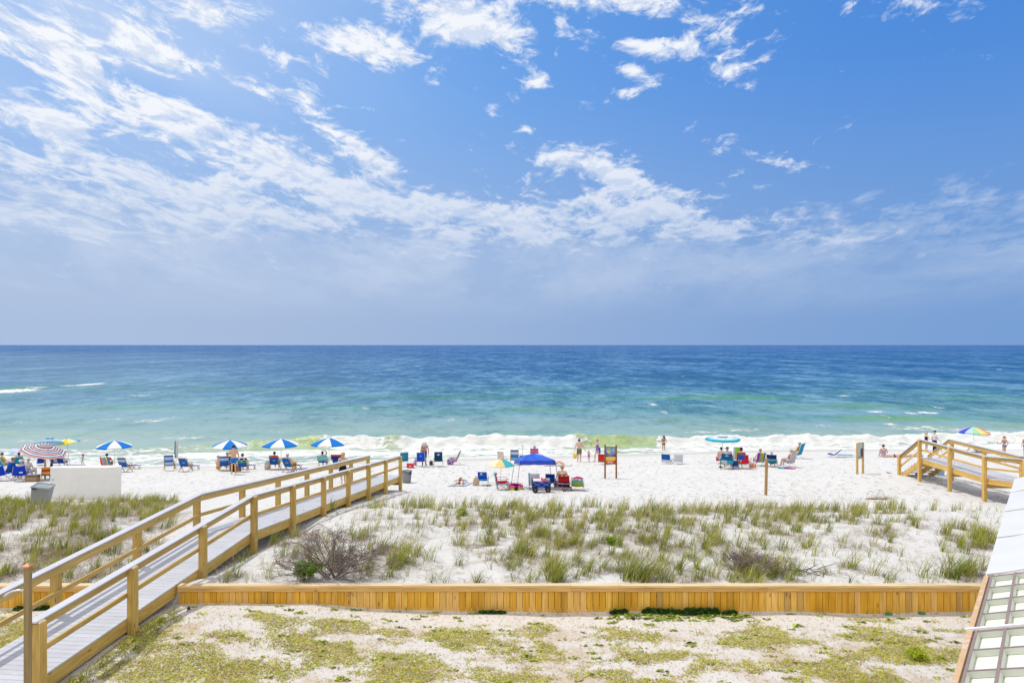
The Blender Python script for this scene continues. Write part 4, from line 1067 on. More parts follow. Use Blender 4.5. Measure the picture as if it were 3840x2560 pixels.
def capsule(a, b, ra, rb, n=10, m=4):
    a = Vector(a); b = Vector(b); d = b - a; L = d.length
    q = d.to_track_quat('Z', 'Y').to_matrix() if L > 1e-6 else Matrix.Identity(3)
    pr = [(ra * math.cos(-math.pi / 2 + math.pi / 2 * i / m), ra * math.sin(-math.pi / 2 + math.pi / 2 * i / m)) for i in range(m + 1)] + [(rb * math.cos(math.pi / 2 * i / m), L + rb * math.sin(math.pi / 2 * i / m)) for i in range(m + 1)]
    vs = []; fs = []
    for r, z in pr[1:-1]:
        for k in range(n): vs.append(a + q @ Vector((r * math.cos(6.28318 * k / n), r * math.sin(6.28318 * k / n), z)))
    nr = len(pr) - 2
    for i in range(nr - 1):
        for k in range(n): fs.append((i * n + k, i * n + (k + 1) % n, (i + 1) * n + (k + 1) % n, (i + 1) * n + k))
    vs.append(a + q @ Vector((0, 0, pr[0][1]))); vs.append(a + q @ Vector((0, 0, pr[-1][1])))
    s, t = len(vs) - 2, len(vs) - 1
    for k in range(n):
        fs.append((s, (k + 1) % n, k)); fs.append((t, (nr - 1) * n + k, (nr - 1) * n + (k + 1) % n))
    return vs, fs

def hand_caps(wr, hd, side, grip=False):
    d = (hd - wr); d = d.normalized() if d.length > 1e-4 else V3(0, 0, -1)
    ac = d.cross(V3(0, 0, 1)) if abs(d.z) < .8 else V3(0, 1, 0)
    ac = (ac - d * ac.dot(d)).normalized(); pn = d.cross(ac)
    C = []
    for o in (-.022, 0, .022): C.append(('hand', wr + d * .015 + ac * o * .6, wr + d * .082 + ac * o, .017, .016))
    for i, (o, L) in enumerate(((-.031, .066), (-.0105, .078), (.0105, .074), (.031, .058))):
        b = wr + d * .09 + ac * o
        if grip: C += [('hand', b, b + d * .022 + pn * .016, .010, .010), ('hand', b + d * .022 + pn * .016, b + d * .004 + pn * .042, .010, .009)]
        else: C += [('hand', b, b + d * L * .55 + pn * .006, .0105, .010), ('hand', b + d * L * .55 + pn * .006, b + d * L + pn * .020, .010, .0085)]
    t0 = wr + d * .035 - ac * .026; C += [('hand', t0, t0 + d * .03 - ac * .030, .014, .0115), ('hand', t0 + d * .03 - ac * .030, t0 + d * .062 - ac * .034 + pn * .012, .0115, .009)]
    return C

def person(label, loc, yaw, J, h=1.72, skin=FAIR, female=False, fat=1.0, wear=(), hair=None, hat=None, group=None, grip=(), vox=.0125, child=False):
    s = h / 1.75
    yr = rel(yaw, loc); T = thing('person', label, 'person', loc, yr, group)
    f = fat
    caps = []
    def C(lab, a, b, ra, rb): caps.append((lab, Vector(a), Vector(b), ra, rb))
    pel, wai, che, nek, hed = (J[k] for k in ('pel', 'wai', 'che', 'nek', 'hed'))
    ws = .93 if female else 1.0
    C('torso', pel, wai, .120 * f, .105 * f * ws); C('torso', wai, che, .105 * f * ws, .118 * f); C('torso', che, nek, .105, .055)
    for k in 'RL':
        sh, hi = J['sh' + k], J['hi' + k]
        hip = .100 if female else .090
        C('torso', hi + (pel - hi) * .25, wai + (hi - pel) * .52, hip * f, .082 * f * ws); C('torso', wai + (hi - pel) * .52, che + (sh - che - (nek - che) * .35) * .48, .082 * f * ws, .098 * f)
        C('torso', che + (sh - che) * .35, sh, .088, .062); C('torso', nek - (nek - che) * .12, sh, .050, .050)
        el, wr, hd = J['el' + k], J['wr' + k], J['hd' + k]
        a = .88 if female else 1.0
        C('uarm' + k, sh, el, .052 * a * f ** .6, .040 * a); C('farm' + k, el, el + (wr - el) * .35, .040 * a, .041 * a); C('farm' + k, el + (wr - el) * .35, wr, .041 * a, .027 * a)
        caps.extend(hand_caps(wr, hd, k, k in grip))
        kn, an, to = J['kn' + k], J['an' + k], J['to' + k]
        C('thigh' + k, hi, kn, (.092 if female else .086) * f, .056 * f ** .5); C('calf' + k, kn, kn + (an - kn) * .33, .054, .056 * f ** .4); C('calf' + k, kn + (an - kn) * .33, an, .056 * f ** .4, .035)
        fd = (to - an); C('foot' + k, an - V3(0, 0, .02) - fd.normalized() * .03, to, .036, .026); C('foot' + k, an + (to - an) * .3, to + V3(.02 if k == 'R' else -.02, 0, 0), .032, .024)
    if female:
        fw = (J['shR'] - J['shL']).cross(nek - che).normalized(); fw = -fw if fw.dot(J['face']) < -.2 else fw
        for k in 'RL': c = che + (J['sh' + k] - che) * .42 + fw * .075 - (nek - che) * .18; C('torso', c - fw * .04, c, .06, .052)
    hf = J['face'].normalized(); hu = (J['up'] - hf * J['up'].dot(hf)).normalized(); hr = hf.cross(hu)
    hs = (1.22 if child else 1.0)
    C('neck', nek - (nek - che) * .1, hed - hu * .03, .056 * (.9 if female else 1), .054)
    H = lambda x, y, z: hed + (hr * x + hf * y + hu * z) * hs
    C('head', H(0, -.022, .035), H(0, .022, .045), .088 * hs, .082 * hs); C('head', H(0, .0, .0), H(0, .045, -.055), .070 * hs, .042 * hs); C('head', H(0, -.03, -.01), H(0, -.01, -.04), .06 * hs, .06 * hs)
    C('head', H(0, .088, .018), H(0, .108, -.012), .011 * hs, .015 * hs); C('head', H(0, .075, -.048), H(0, .078, -.05), .022, .022)
    for q in (1, -1): C('head', H(q * .082, -.005, .022), H(q * .086, -.012, -.008), .014, .012)
    vs = []; fs = []
    for lab, a, b, ra, rb in caps:
        v, ff = capsule(a * s, b * s, ra * s, rb * s); o = len(vs); vs += v; fs += [tuple(o + i for i in q) for q in ff]
    me = bpy.data.meshes.new('tmp'); me.from_pydata([tuple(v) for v in vs], [], fs)
    ob = bpy.data.objects.new('tmp', me); COL.objects.link(ob)
    md = ob.modifiers.new('r', 'REMESH'); md.mode = 'VOXEL'; md.voxel_size = vox * max(s, .55); md.use_smooth_shade = True
    sm = ob.modifiers.new('s', 'SMOOTH'); sm.iterations = 2; sm.factor = .5
    dg = bpy.context.evaluated_depsgraph_get(); ev = ob.evaluated_get(dg); em = ev.to_mesh()
    n = len(em.vertices); Vn = np.empty(n * 3, np.float32); em.vertices.foreach_get('co', Vn); Vn = Vn.reshape(-1, 3)
    Nn = np.empty(n * 3, np.float32); em.vertices.foreach_get('normal', Nn); Nn = Nn.reshape(-1, 3)
    Q = np.array([tuple(p.vertices) for p in em.polygons if len(p.vertices) == 4], np.int32)
    ev.to_mesh_clear(); bpy.data.objects.remove(ob); bpy.data.meshes.remove(me)
    # which limb each point belongs to and how far along it
    labs = []; best = np.full(n, 1e9); idx = np.zeros(n, int); tt = np.zeros(n)
    for i, (lab, a, b, ra, rb) in enumerate(caps):
        a_, b_ = np.array(a * s), np.array(b * s); ab = b_ - a_; L2 = max(1e-9, ab.dot(ab))
        t = np.clip((Vn - a_) @ ab / L2, 0, 1); dd = np.linalg.norm(Vn - (a_ + t[:, None] * ab), axis=1) - (ra + (rb - ra) * t) * s
        m_ = dd < best; best[m_] = dd[m_]; idx[m_] = i; tt[m_] = t[m_]
    lab = np.array([c[0] for c in caps])[idx]
    ax = np.array((nek - pel) * s); spine = (Vn - np.array(pel * s)) @ ax / ax.dot(ax)
    def along(a, b):
        a_, b_ = np.array(J[a] * s), np.array(J[b] * s); ab = b_ - a_; return (Vn - a_) @ ab / max(1e-9, ab.dot(ab))
    thigh = np.where(np.char.endswith(lab, 'R'), along('hiR', 'knR'), along('hiL', 'knL'))
    uarm = np.where(np.char.endswith(lab, 'R'), along('shR', 'elR'), along('shL', 'elL'))
    hc = np.array(hed * s); R3 = np.array([hr, hf, hu]); hl = (Vn - hc) @ R3.T / (s * hs)
    # face marks
    cv = np.tile(np.array(skin, np.float32), (n, 1))
    for q in (1, -1):
        d = np.linalg.norm(hl - np.array([q * .032, .088, .028]), axis=1); cv[(d < .014) & (lab == 'head')] = (.03, .02, .015)
        d = np.linalg.norm(hl - np.array([q * .034, .088, .050]), axis=1); cv[(d < .012) & (lab == 'head')] *= .5
    d = np.linalg.norm((hl - np.array([0, .088, -.045])) * np.array([.5, 1, 2]), axis=1); cv[(d < .016) & (lab == 'head')] = (.42, .13, .11)
    np_mesh('body', Vn, Q, M['skin'], True, None, T, cv)
    def sub(name, mask, off, col, mat='cloth'):
        fm = mask[Q].all(1)
        if fm.sum() < 3: return None
        q = Q[fm]; u, inv = np.unique(q, return_inverse=True); q2 = inv.reshape(q.shape)
        vv = Vn[u] + Nn[u] * (off * s)
        if callable(col): cc = np.array([col(*a) for a in np.stack([spine[u], thigh[u], hl[u][:, 2]], 1)], np.float32)
        else: cc = np.tile(np.array(col, np.float32), (len(u), 1))
        return np_mesh(name, vv, q2, M[mat], True, None, T, cc)
    isT = lab == 'torso'; isTh = np.char.startswith(lab, 'thigh'); isU = np.char.startswith(lab, 'uarm'); isC = np.char.startswith(lab, 'calf')
    for w in wear:
        k, c = w[0], w[1]
        if k == 'trunks': sub('swim_trunks', (isT & (spine < .14)) | (isTh & (thigh < (w[2] if len(w) > 2 else .75))), .016, c)
        elif k == 'trousers': sub('trousers', (isT & (spine < .14)) | isTh | (isC), .015, c)
        elif k == 'tee': sub('shirt', (isT & (spine > .02) & (spine < .96)) | (isU & (uarm < .62)), .014, c)
        elif k == 'suit': sub('swimsuit', (isT & (spine < .74)) | (isTh & (thigh < .10)), .007, c)
        elif k == 'dress': sub('dress_top', isT & (spine < .70), .010, c)
        elif k == 'top': sub('bikini_top', isT & (spine > .50) & (spine < .68), .007, c)
        elif k == 'bottom': sub('bikini_bottom', (isT & (spine < .06)) | (isTh & (thigh < .07)), .007, c)
        elif k == 'shoes': sub('shoe', np.char.startswith(lab, 'foot'), .010, c)
        elif k == 'sock': sub('sock', isC & (np.where(np.char.endswith(lab, 'R'), along('knR', 'anR'), along('knL', 'anL')) > .72), .006, c)
        elif k == 'skirt':
            mb = MB(); z0 = J['pel'].z * s + .10 * s; z1 = w[2] * s
            mb.lathe([(.155 * s * f, z0), (.19 * s * f, z0 - .12 * s), (.225 * s * f, (z0 + z1) / 2), (.25 * s * f, z1)], 20, Matrix.Diagonal((1, .72, 1, 1)), c); mb.build('skirt', M['cloth'], T)
    if hair:
        hcol = hair[0]; style = hair[1] if len(hair) > 1 else 'short'
        bald = style == 'bald'
        mk = (lab == 'head') & (((hl[:, 2] > .062 - .02 * (hl[:, 1] < .04)) & (hl[:, 1] < .085)) | ((hl[:, 1] < .012) & (hl[:, 2] > -.045)))
        if bald: mk &= ~((hl[:, 2] > .085) & (hl[:, 1] > -.05))
        sub('hair', mk, .010 if style in ('short', 'bald') else .018, hcol, 'hair')
        if style in ('long', 'pony', 'bun'):
            mb = MB(); S_ = s
            P_ = lambda x, y, z: H(x, y, z) * S_
            if style == 'long':
                for q in (-.05, -.02, .02, .05): mb.tube([P_(q, -.06, .06), P_(q * 1.2, -.098, -.03), P_(q * 1.3, -.095, -.13), P_(q * 1.0, -.085, -.21)], [.035 * S_, .045 * S_, .04 * S_, .012 * S_], hcol, 7)
            elif style == 'pony': mb.tube([P_(0, -.09, .06), P_(0, -.15, .05), P_(0, -.165, -.04), P_(0, -.14, -.13)], [.022 * S_, .032 * S_, .028 * S_, .008 * S_], hcol, 7)
            else: mb.ball(P_(0, -.085, .115), .048 * S_, hcol, 8)
            mb.build('ponytail' if style == 'pony' else ('hair_bun' if style == 'bun' else 'long_hair'), M['hair'], T)
    if hat:
        kind, hcol = hat[0], hat[1]
        B = Matrix(((hr.x, hf.x, hu.x, 0), (hr.y, hf.y, hu.y, 0), (hr.z, hf.z, hu.z, 0), (0, 0, 0, 1)))
        X = Matrix.Translation(hed * s) @ B @ Matrix.Scale(s * hs, 4)
        mb = MB()
        if kind == 'sunhat': mb.lathe([(.185, .045), (.15, .058), (.104, .062), (.102, .12), (.085, .152), (.001, .160)], 20, X, hcol); mb.lathe([(.1045, .066), (.1045, .092)], 20, X, hat[2] if len(hat) > 2 else hcol); mb.build('sun_hat', M['cloth'], T)
        elif kind == 'cap':
            mb.lathe([(.104, .045), (.104, .075), (.085, .118), (.05, .137), (.001, .142)], 18, X @ Matrix.Diagonal((.95, 1.04, 1, 1)), hcol)
            g = [[X @ Vector((.078 * math.sin(a) * (1 + .05 * t), .085 * math.cos(a) * .9 + .085 * t * max(.25, math.cos(a)), .052 - .018 * t - .012 * math.sin(a) ** 2)) for a in np.linspace(-1.2, 1.2, 8)] for t in (0, .5, 1)]
            mb.sheet(g, hat[2] if len(hat) > 2 else hcol, .006); mb.build('cap', M['cloth'], T)
        elif kind == 'visor':
            g = [[X @ Vector((.09 * math.sin(a), .09 * math.cos(a) + .09 * t * max(.25, math.cos(a)), .052 - .02 * t)) for a in np.linspace(-1.3, 1.3, 8)] for t in (0, .5, 1)]
            mb.sheet(g, hcol, .006); mb.lathe([(.100, .045), (.100, .075)], 18, X @ Matrix.Diagonal((.95, 1.02, 1, 1)), hcol); mb.build('visor', M['cloth'], T)
    return T, lambda k: place(None, Vector(loc), yr, J[k] * s)
# ------------------------------------------------------------------ small beach things
def towel_flat(label, px, py, w, l, yaw, col, loc=None):
    loc = Vector(loc) if loc is not None else G(px, py); f = pat(col); y = rel(yaw, loc); n = 12; g = []
    for i in range(n + 1):
        row = []
        for j in range(n + 1):
            q = Vector((w * (j / n - .5), l * (i / n - .5), 0)); x_, y_ = q.x * math.cos(y) - q.y * math.sin(y), q.x * math.sin(y) + q.y * math.cos(y)
            row.append(Vector((x_, y_, gz(loc.x + x_, loc.y + y_) - loc.z + .035 + .012 * math.sin(i * 1.7 + j) * math.sin(j * 2.1))))
        g.append(row)
    mb = MB(); mb.sheet(g, th=.012, colf=lambda i, j: f((i + .5) / n, (j + .5) / n)); o = mb.build('beach_towel', M['cloth']); o.location = loc
    return tag(o, label, 'towel')
def footstool(label, px, py, yaw, loc=None):
    loc = loc if loc is not None else G(px, py); T = thing('footstool', label, 'footstool', loc, rel(yaw, loc), 'footstools of the wooden beach chairs')
    c = MB(); c.sheet([[Vector((.46 * (j / 4 - .5), .36 * (i / 4 - .5), .30 - .02 * (1 - abs(j - 2) / 2))) for j in range(5)] for i in range(5)], BLUE, .01); c.build('cloth_top', M['cloth'], T)
    for s in (-1, 1):
        for t in (-1, 1):
            l = MB(); l.bar((s * .23, t * .17, .30), (s * .23, -t * .17, -.02), .03, .03, WOODF); l.build('leg', M['wood'], T)
    return T
def bag(name, label, px, py, w, h, d, col, yaw=0, handles=True, loc=None, cat='bag', lean=0.0):
    T = thing(name, label, cat, loc if loc is not None else G(px, py), rad(yaw)); f = pat(col); mb = MB(); n = 32; m = 14
    vs, fs, cs = [], [], []
    for i in range(m + 1):
        u = i / m; k = .86 + .22 * math.sin(u * 2.4) - .12 * u
        for j in range(n):
            a = 2 * math.pi * j / n; cx = math.copysign(abs(math.cos(a)) ** .6, math.cos(a)); sy = math.copysign(abs(math.sin(a)) ** .6, math.sin(a))
            wr = 1 + .04 * math.sin(5 * a + u * 9)
            vs.append((w / 2 * k * cx * wr + lean * u * h, d / 2 * k * sy * wr, h * u - .01))
    for i in range(m):
        for j in range(n): fs.append((i * n + j, i * n + (j + 1) % n, (i + 1) * n + (j + 1) % n, (i + 1) * n + j)); cs.append(f((i + .5) / m, (j * 2.0 / n) % 1))
    fs.append(tuple(range(n))[::-1]); cs.append(f(.1, .5)); 
    vs.append((lean * h * .8, 0, h * .8)); k = len(vs) - 1
    for j in range(n): fs.append((m * n + j, m * n + (j + 1) % n, k)); cs.append(f(.9, .5))
    mb.add(vs, fs, cs, None, True); mb.build('bag_body', M['cloth'], T)
    if handles:
        for s in (-1, 1):
            hb = MB(); hb.tube([(lean * h - w * .2, s * d * .38, h * .92), (lean * h - w * .14, s * d * .30, h * 1.18), (lean * h + w * .14, s * d * .30, h * 1.18), (lean * h + w * .2, s * d * .38, h * .92)], .012, tuple(.7 * k for k in f(.8, .4)), 5); hb.build('handle', M['cloth'], T)
    return T
def sandals(label, px, py, col, yaw=0):
    T = thing('sandals', label, 'shoes', G(px, py), rad(yaw))
    for s in (-1, 1):
        m = MB(); m.lathe([(.05, 0), (.053, .012), (.05, .024)], 14, Matrix.Translation((s * .075, .03 * s, .02)) @ Matrix.Diagonal((1, 2.5, 1, 1)), col); m.tube([(s * .075 - .045, .03 * s + .02, .035), (s * .075, .03 * s + .06, .08), (s * .075 + .045, .03 * s + .02, .035)], .012, tuple(.6 * k for k in col), 6); m.build('sandal', M['rubber'], T)
    return T

# ------------------------------------------------------------------ left end: group under the striped umbrella
SEAT = {}
c, ci = camp_chair('blue camp chair at the far left under the man in the blue polo', 12, 1802, -35, RBLUE, w=.70)
J = pose_sit(ci['sh'], -.38, .10, .16, 1); J['face'] = V3(.1, 1, -.25)
for k, s in (('R', 1), ('L', -1)): J['el' + k] = V3(s * .25, .38, .62); J['wr' + k] = V3(s * .12, .60, .58); J['hd' + k] = V3(s * .06, .68, .57)
person('grey haired man in a blue polo shirt and sunglasses leaning forward on a camp chair', G(24, 1800) + V3(0, 0, .0), -62, J, 1.78, TAN, fat=1.15, wear=[('tee', (.01, .10, .42)), ('trunks', (.03, .06, .08), .8)], hair=((.22, .19, .17),))
c, ci = camp_chair('blue camp chair with a white emblem on its back beside the wicker hamper', 78, 1803, -12, RBLUE, w=.74, emblem=((.8, .8, .8), .33, .62, .08, .12))
person('person in a round white bucket hat seated in the white emblem camp chair', ci['loc'], -18, pose_sit(ci['sh'], .1, .1, .15), 1.62, FAIR, True, wear=[('tee', (.75, .76, .78)), ('trunks', (.6, .6, .62), .7)], hair=((.5, .45, .4),), hat=('sunhat', (.85, .83, .80)), vox=.015)
c, ci = beach_chair('beach_chair', 'low white framed beach chair in front of the wicker hamper', 100, 1795, -40, (.6, .65, .7), frame=ALU, sh=.34, bl=.45)
J = pose_sit(ci['sh'], .0, .1, .14); 
person('person in a white cap and white shirt holding a dark cup beside the wicker hamper', ci['loc'], -45, J, 1.66, FAIR, True, wear=[('tee', (.78, .78, .80)), ('trunks', (.65, .62, .6), .7)], hair=((.55, .5, .45),), hat=('cap', (.82, .82, .82)), vox=.015)
def hamper():
    T = thing('picnic_hamper', 'tan wicker hamper with a dark lid on the sand by the camp chair', 'hamper', G(123, 1805), rad(8))
    b = MB(); n = 9
    for i in range(n): b.box((0, 0, .02 + .30 * (i + .5) / n), (.60 + .012 * (i % 2), .40 + .012 * (i % 2), .30 / n + .001), jit((.36, .25, .14), .18))
    for x in (-.13, .02, .16): b.box((x, -.208, .20), (.045, .012, .05), (.62, .55, .42))
    b.build('basket', M['wood'], T)
    l = MB(); l.box((0, 0, .345), (.66, .46, .04), (.10, .06, .045)); l.box((0, 0, .372), (.60, .40, .02), (.42, .36, .34)); l.build('lid', M['wood'], T)
    for s in (-1, 1):
        h = MB(); h.tube([(s * .31, -.08, .28), (s * .36, -.06, .27), (s * .36, .06, .27), (s * .31, .08, .28)], .012, (.2, .1, .06), 5); h.build('handle', M['wood'], T)
hamper()
c, ci = beach_chair('beach_chair', 'orange and red backpack beach chair beside the white box', 179, 1801, -4, ('h', [(.14, (.55, .20, .01)), (.30, (.62, .30, .02)), (.40, (.75, .6, .5)), (.62, (.62, .10, .01)), (.80, (.60, .03, .01)), (.92, (.70, .30, .01)), (1, (.72, .42, .03))]), (.5, .2, .01), w=.58, sh=.30, bl=.56)
person('dark haired person in a yellow top seated low in the orange beach chair', ci['loc'] + V3(.14, .12, -.05), -4, pose_sit(ci['sh'], .2, .05), 1.45, DEEP, wear=[('tee', (.75, .35, .01)), ('trunks', (.1, .05, .05))], hair=((.012, .008, .008),), vox=.015)
def ringsA(t):
    k = (t * 4.2) % 1.0
    return (.80, .44, .38) if k < .34 else ((.03, .025, .22) if k < .51 else ((.66, .80, .80) if k < .84 else (.03, .025, .22)))
umbrella('large market umbrella with pink, white and navy ring stripes on a thick wooden pole', 169, 1796, 1668, 1.22, [(.75, .42, .36)], 8, .31, (4, 17), .25, ringsA, (.62, .42, .20), .05, .06, name='market_umbrella', vent=True)
def ringsB(t): return [(.10, .42, .60), (.62, .78, .82), (.02, .10, .35), (.62, .78, .82)][int(t * 24) % 4]
umbrella('blue and white striped umbrella tilted behind the pink and navy one', 172, 1752, 1644, 1.02, [(.02, .10, .35)], 8, .34, (-14, -6), .1, ringsB, top_px=187, vent=True)
umbrella('small umbrella of blue, yellow and white panels tilted behind the big striped one', 264, 1746, 1645, .96, [(.02, .12, .50), (.80, .75, .68), (.75, .72, .70), (.78, .68, .55), (.78, .62, .03), (.75, .75, .35), (.12, .45, .60), (.10, .35, .60)], 8, .36, (4, -9), .9, pole=(.4, .62, .55), top_px=249)
umbrella('small pale blue and white umbrella farthest left near the water', 57, 1742, 1680, .62, [(.52, .60, .82), (.62, .68, .84)], 8, .34, (0, 8), .3, top_px=63)
c, ci = beach_chair('beach_chair', 'teal beach chair at the far left under the person in the blue cap', 10, 1766, -62, (.02, .30, .50), rec=28, sh=.36)
person('person in a blue cap and yellow shirt seated at the far left', ci['loc'], -62, pose_sit(ci['sh'], .3, .05), 1.7, FAIR, wear=[('tee', (.70, .52, .12)), ('trunks', (.5, .3, .3))], hair=((.2, .16, .13),), hat=('cap', (.02, .08, .30)), vox=.016)
c, ci = beach_chair('beach_chair', 'teal beach chair left of the striped market umbrella under a dark haired sitter', 71, 1752, -14, (.015, .25, .42), rec=20, w=.66, bl=.6)
person('dark haired person seen from behind in the teal chair under the small pale umbrella', ci['loc'], -14, pose_sit(ci['sh'], .22, .05), 1.68, DEEP, True, wear=[('tee', (.6, .2, .15)), ('trunks', (.05, .1, .2))], hair=((.012, .009, .008), 'bun'), vox=.016)
c, ci = beach_chair('beach_chair', 'empty low blue beach chair left of the thick wooden umbrella pole', 153, 1746, 4, (.015, .05, .38), sh=.22, bl=.5)
c, ci = beach_chair('beach_chair', 'blue beach chair right of the wooden umbrella pole with a striped towel', 203, 1748, -25, (.02, .06, .36), rec=30, sh=.26)
drape('grey and pink striped towel over the blue chair under the market umbrella', ci, ('v', [(.6, .62, .66), (.02, .06, .36), (.02, .06, .36), (.7, .35, .33), (.6, .62, .66)]), .3, .8)
c, ci = beach_chair('beach_chair', 'blue beach chair at the right rim of the market umbrella under bent knees', 231, 1749, -32, (.012, .06, .36), rec=30, sh=.28)
drape('white, yellow and green striped towel on the chair under bent knees', ci, ('hs', [(.03, .45, .35), (.55, .62, .10), (.55, .62, .68), (.4, .5, .7)]), .35, .25, shift=.16, w=.22)
person('sunbather with bent bare knees in the blue chair under the small yellow and blue umbrella', ci['loc'], -34, pose_sit(ci['sh'], .45, .25), 1.68, FAIR, True, wear=[('suit', (.03, .03, .15))], hair=((.05, .03, .02),), vox=.016)
J = pose_stand()
J['knR'] = V3(.09, .18, .52); J['anR'] = V3(.09, .05, .16); J['toR'] = V3(.09, .12, .05); J['anL'] = V3(-.09, -.30, .14); J['knL'] = V3(-.09, -.08, .50); J['toL'] = V3(-.09, -.20, .03)
J['elR'] = V3(.26, -.14, 1.18); J['wrR'] = V3(.27, .06, 1.02); J['hdR'] = V3(.27, .15, 1.03); J['elL'] = V3(-.26, .16, 1.20); J['wrL'] = V3(-.2, .32, 1.36); J['hdL'] = V3(-.18, .35, 1.46)
person('small girl in a pink hat and pale blue swimsuit running on the wet sand', G(310, 1747), 82, J, 1.02, FAIR, True, wear=[('suit', (.35, .68, .70))], hair=((.06, .03, .02), 'long'), hat=('cap', (.75, .12, .38)), child=True)

# ------------------------------------------------------------------ the row of blue and white umbrellas
UGR = 'blue and white umbrellas set out in a row'
CGR = 'blue wooden beach chairs in the umbrella row'
umbrella('blue and white umbrella above the white box, front panel white', 429, 1757, 1652, 1.22, [WHITE, UBLUE], 8, .33, (0, 0), -math.pi / 2 - math.pi / 8, group=UGR)
umbrella('blue and white umbrella over the man in blue trunks, front panel blue', 863, 1759, 1650, 1.22, [UBLUE, WHITE], 8, .33, (0, 0), -math.pi / 2 - math.pi / 8, group=UGR)
umbrella('blue and white umbrella over the chair with the red top band', 1054, 1757, 1645, 1.22, [WHITE, UBLUE], 8, .33, (0, 0), -math.pi / 2 - math.pi / 8 - .20, group=UGR)
umbrella('rightmost blue and white umbrella above the boardwalk rail', 1234, 1752, 1641, 1.22, [WHITE, UBLUE], 8, .33, (0, 0), -math.pi / 2 - math.pi / 8 - .26, group=UGR)
def closed_umbrella():
    l = G(661, 1761); H = 111 / F * l.y; T = thing('folded_umbrella', 'folded blue and white umbrella standing upright between two blue chairs', 'umbrella', l)
    p = MB(); p.tube([(0, 0, -.3), (0, 0, H)], .018, (.78, .78, .8), 8); p.build('pole', M['metal'], T)
    c = MB(); n = 24
    vs, fs, cs = [], [], []
    pr = [(.03, H - .02), (.075, H - .10), (.085, H - .45), (.10, H - .85), (.085, H - 1.05), (.10, H - 1.18), (.03, H - 1.24)]
    for i, (r, z) in enumerate(pr):
        for k in range(n): vs.append((r * (1 + .28 * math.cos(k * 2 * math.pi / 3)) * math.cos(2 * math.pi * k / n), r * (1 + .28 * math.cos(k * 2 * math.pi / 3)) * math.sin(2 * math.pi * k / n), z))
    for i in range(len(pr) - 1):
        for k in range(n): fs.append((i * n + k, (i + 1) * n + k, (i + 1) * n + (k + 1) % n, i * n + (k + 1) % n)); cs.append((.015, .05, .30) if (k // 6) % 2 == 0 else (.72, .72, .74))
    fs.append(tuple(range(n))); cs.append(UBLUE)
    c.add(vs, fs, cs, None, True); c.build('canopy', M['cloth'], T)
    s = MB(); s.tube([(.09, 0, H - 1.05), (0, .09, H - 1.05), (-.09, 0, H - 1.05), (0, -.09, H - 1.05), (.09, 0, H - 1.05)], .012, NAVY, 5); s.build('strap', M['cloth'], T)
closed_umbrella()
MESH = ('h', [(.30, (.02, .12, .46)), (.33, (.02, .12, .46)), (.52, (.03, .16, .52)), (.58, (.03, .16, .52)), (.86, (.42, .56, .76)), (1, (.02, .13, .52))])
MESH2 = ('h', [(.06, (.02, .1, .45)), (.34, (.45, .55, .74)), (.58, (.03, .16, .52)), (.86, (.42, .56, .76)), (1, (.02, .13, .52))])
RC = dict(frame=WOODF, wood=True, w=.56, sh=.33, bl=.68, group=CGR)
LG = ('logo', ((.015, .13, .48), (.22, .36, .62), .5, .55, .05, .18))
c, ci = beach_chair('beach_chair', 'blue wooden chair holding a person under a rainbow striped towel', 398, 1761, -18, ('v', [(.65, .08, .15), (.7, .25, .3), (.65, .2, .42), (.15, .5, .4), (.65, .6, .2), (.1, .3, .5)]), BLUE, **dict(RC, rec=30))
drape('rainbow striped towel over the chair left of the first umbrella pole', ci, ('v', [(.70, .10, .18), (.72, .40, .42), (.70, .22, .50), (.10, .50, .42), (.72, .65, .25), (.05, .30, .55)]), .5, .8)
person('black haired person wrapped in a red and magenta towel behind the white box', ci['loc'] + V3(.08, .05, .0), -24, pose_sit(ci['sh'], .45, .3, .08), 1.68, FAIR, True, wear=[('tee', (.60, .02, .12)), ('trunks', (.45, .02, .2))], hair=((.012, .01, .012),), vox=.016)
c, ci = beach_chair('beach_chair', 'empty blue wooden chair angled right, just past the corner of the white box', 466, 1769, -38, MESH, BLUE, **dict(RC, rec=22))
footstool('blue footstool right of the white box', 512, 1758, -38)
c, ci = beach_chair('beach_chair', 'upright empty blue wooden chair left of the folded umbrella', 634, 1764, -10, MESH2, BLUE, **dict(RC, rec=12, bl=.74))
footstool('blue footstool behind the folded umbrella', 668, 1756, -20)
c, ci = beach_chair('beach_chair', 'reclined blue wooden chair with a lime towel right of the folded umbrella', 694, 1767, -26, LG, BLUE, **dict(RC, rec=30))
drape('lime green and white towel along the edge of the reclined blue chair', ci, ('mix', [(.40, .55, .12), (.7, .7, .6), (.1, .4, .3)], 4), .95, .12, w=.10, shift=.24)
footstool('blue footstool right of the lime towel chair', 732, 1760, -28)
J = pose_sit(.02, .02, .25, .12); J['face'] = V3(.25, 1, 0)
person('white haired bare chested man in yellow shorts sitting on the sand under the umbrella', G(813, 1760), -55, J, 1.74, FAIR, fat=1.08, wear=[('trunks', (.72, .36, .01), .5)], hair=((.52, .50, .48), 'bald'), vox=.014)
c, ci = beach_chair('beach_chair', 'blue wooden chair with a mesh window beside the white haired man', 842, 1765, -6, MESH, BLUE, **dict(RC, rec=16))
J = pose_sit(ci['sh'], .2, .1); J['elR'] += V3(.05, 0, .12); J['wrR'] = V3(.30, .25, ci['sh'] + .62); J['hdR'] = V3(.28, .28, ci['sh'] + .70)
person('grey haired person in a dark top lifting a white cup in a blue chair', ci['loc'] + V3(.14, .1, 0), -8, J, 1.70, TAN, wear=[('tee', (.08, .03, .06)), ('trunks', (.1, .05, .05))], hair=((.25, .24, .24),), vox=.016, grip='R')
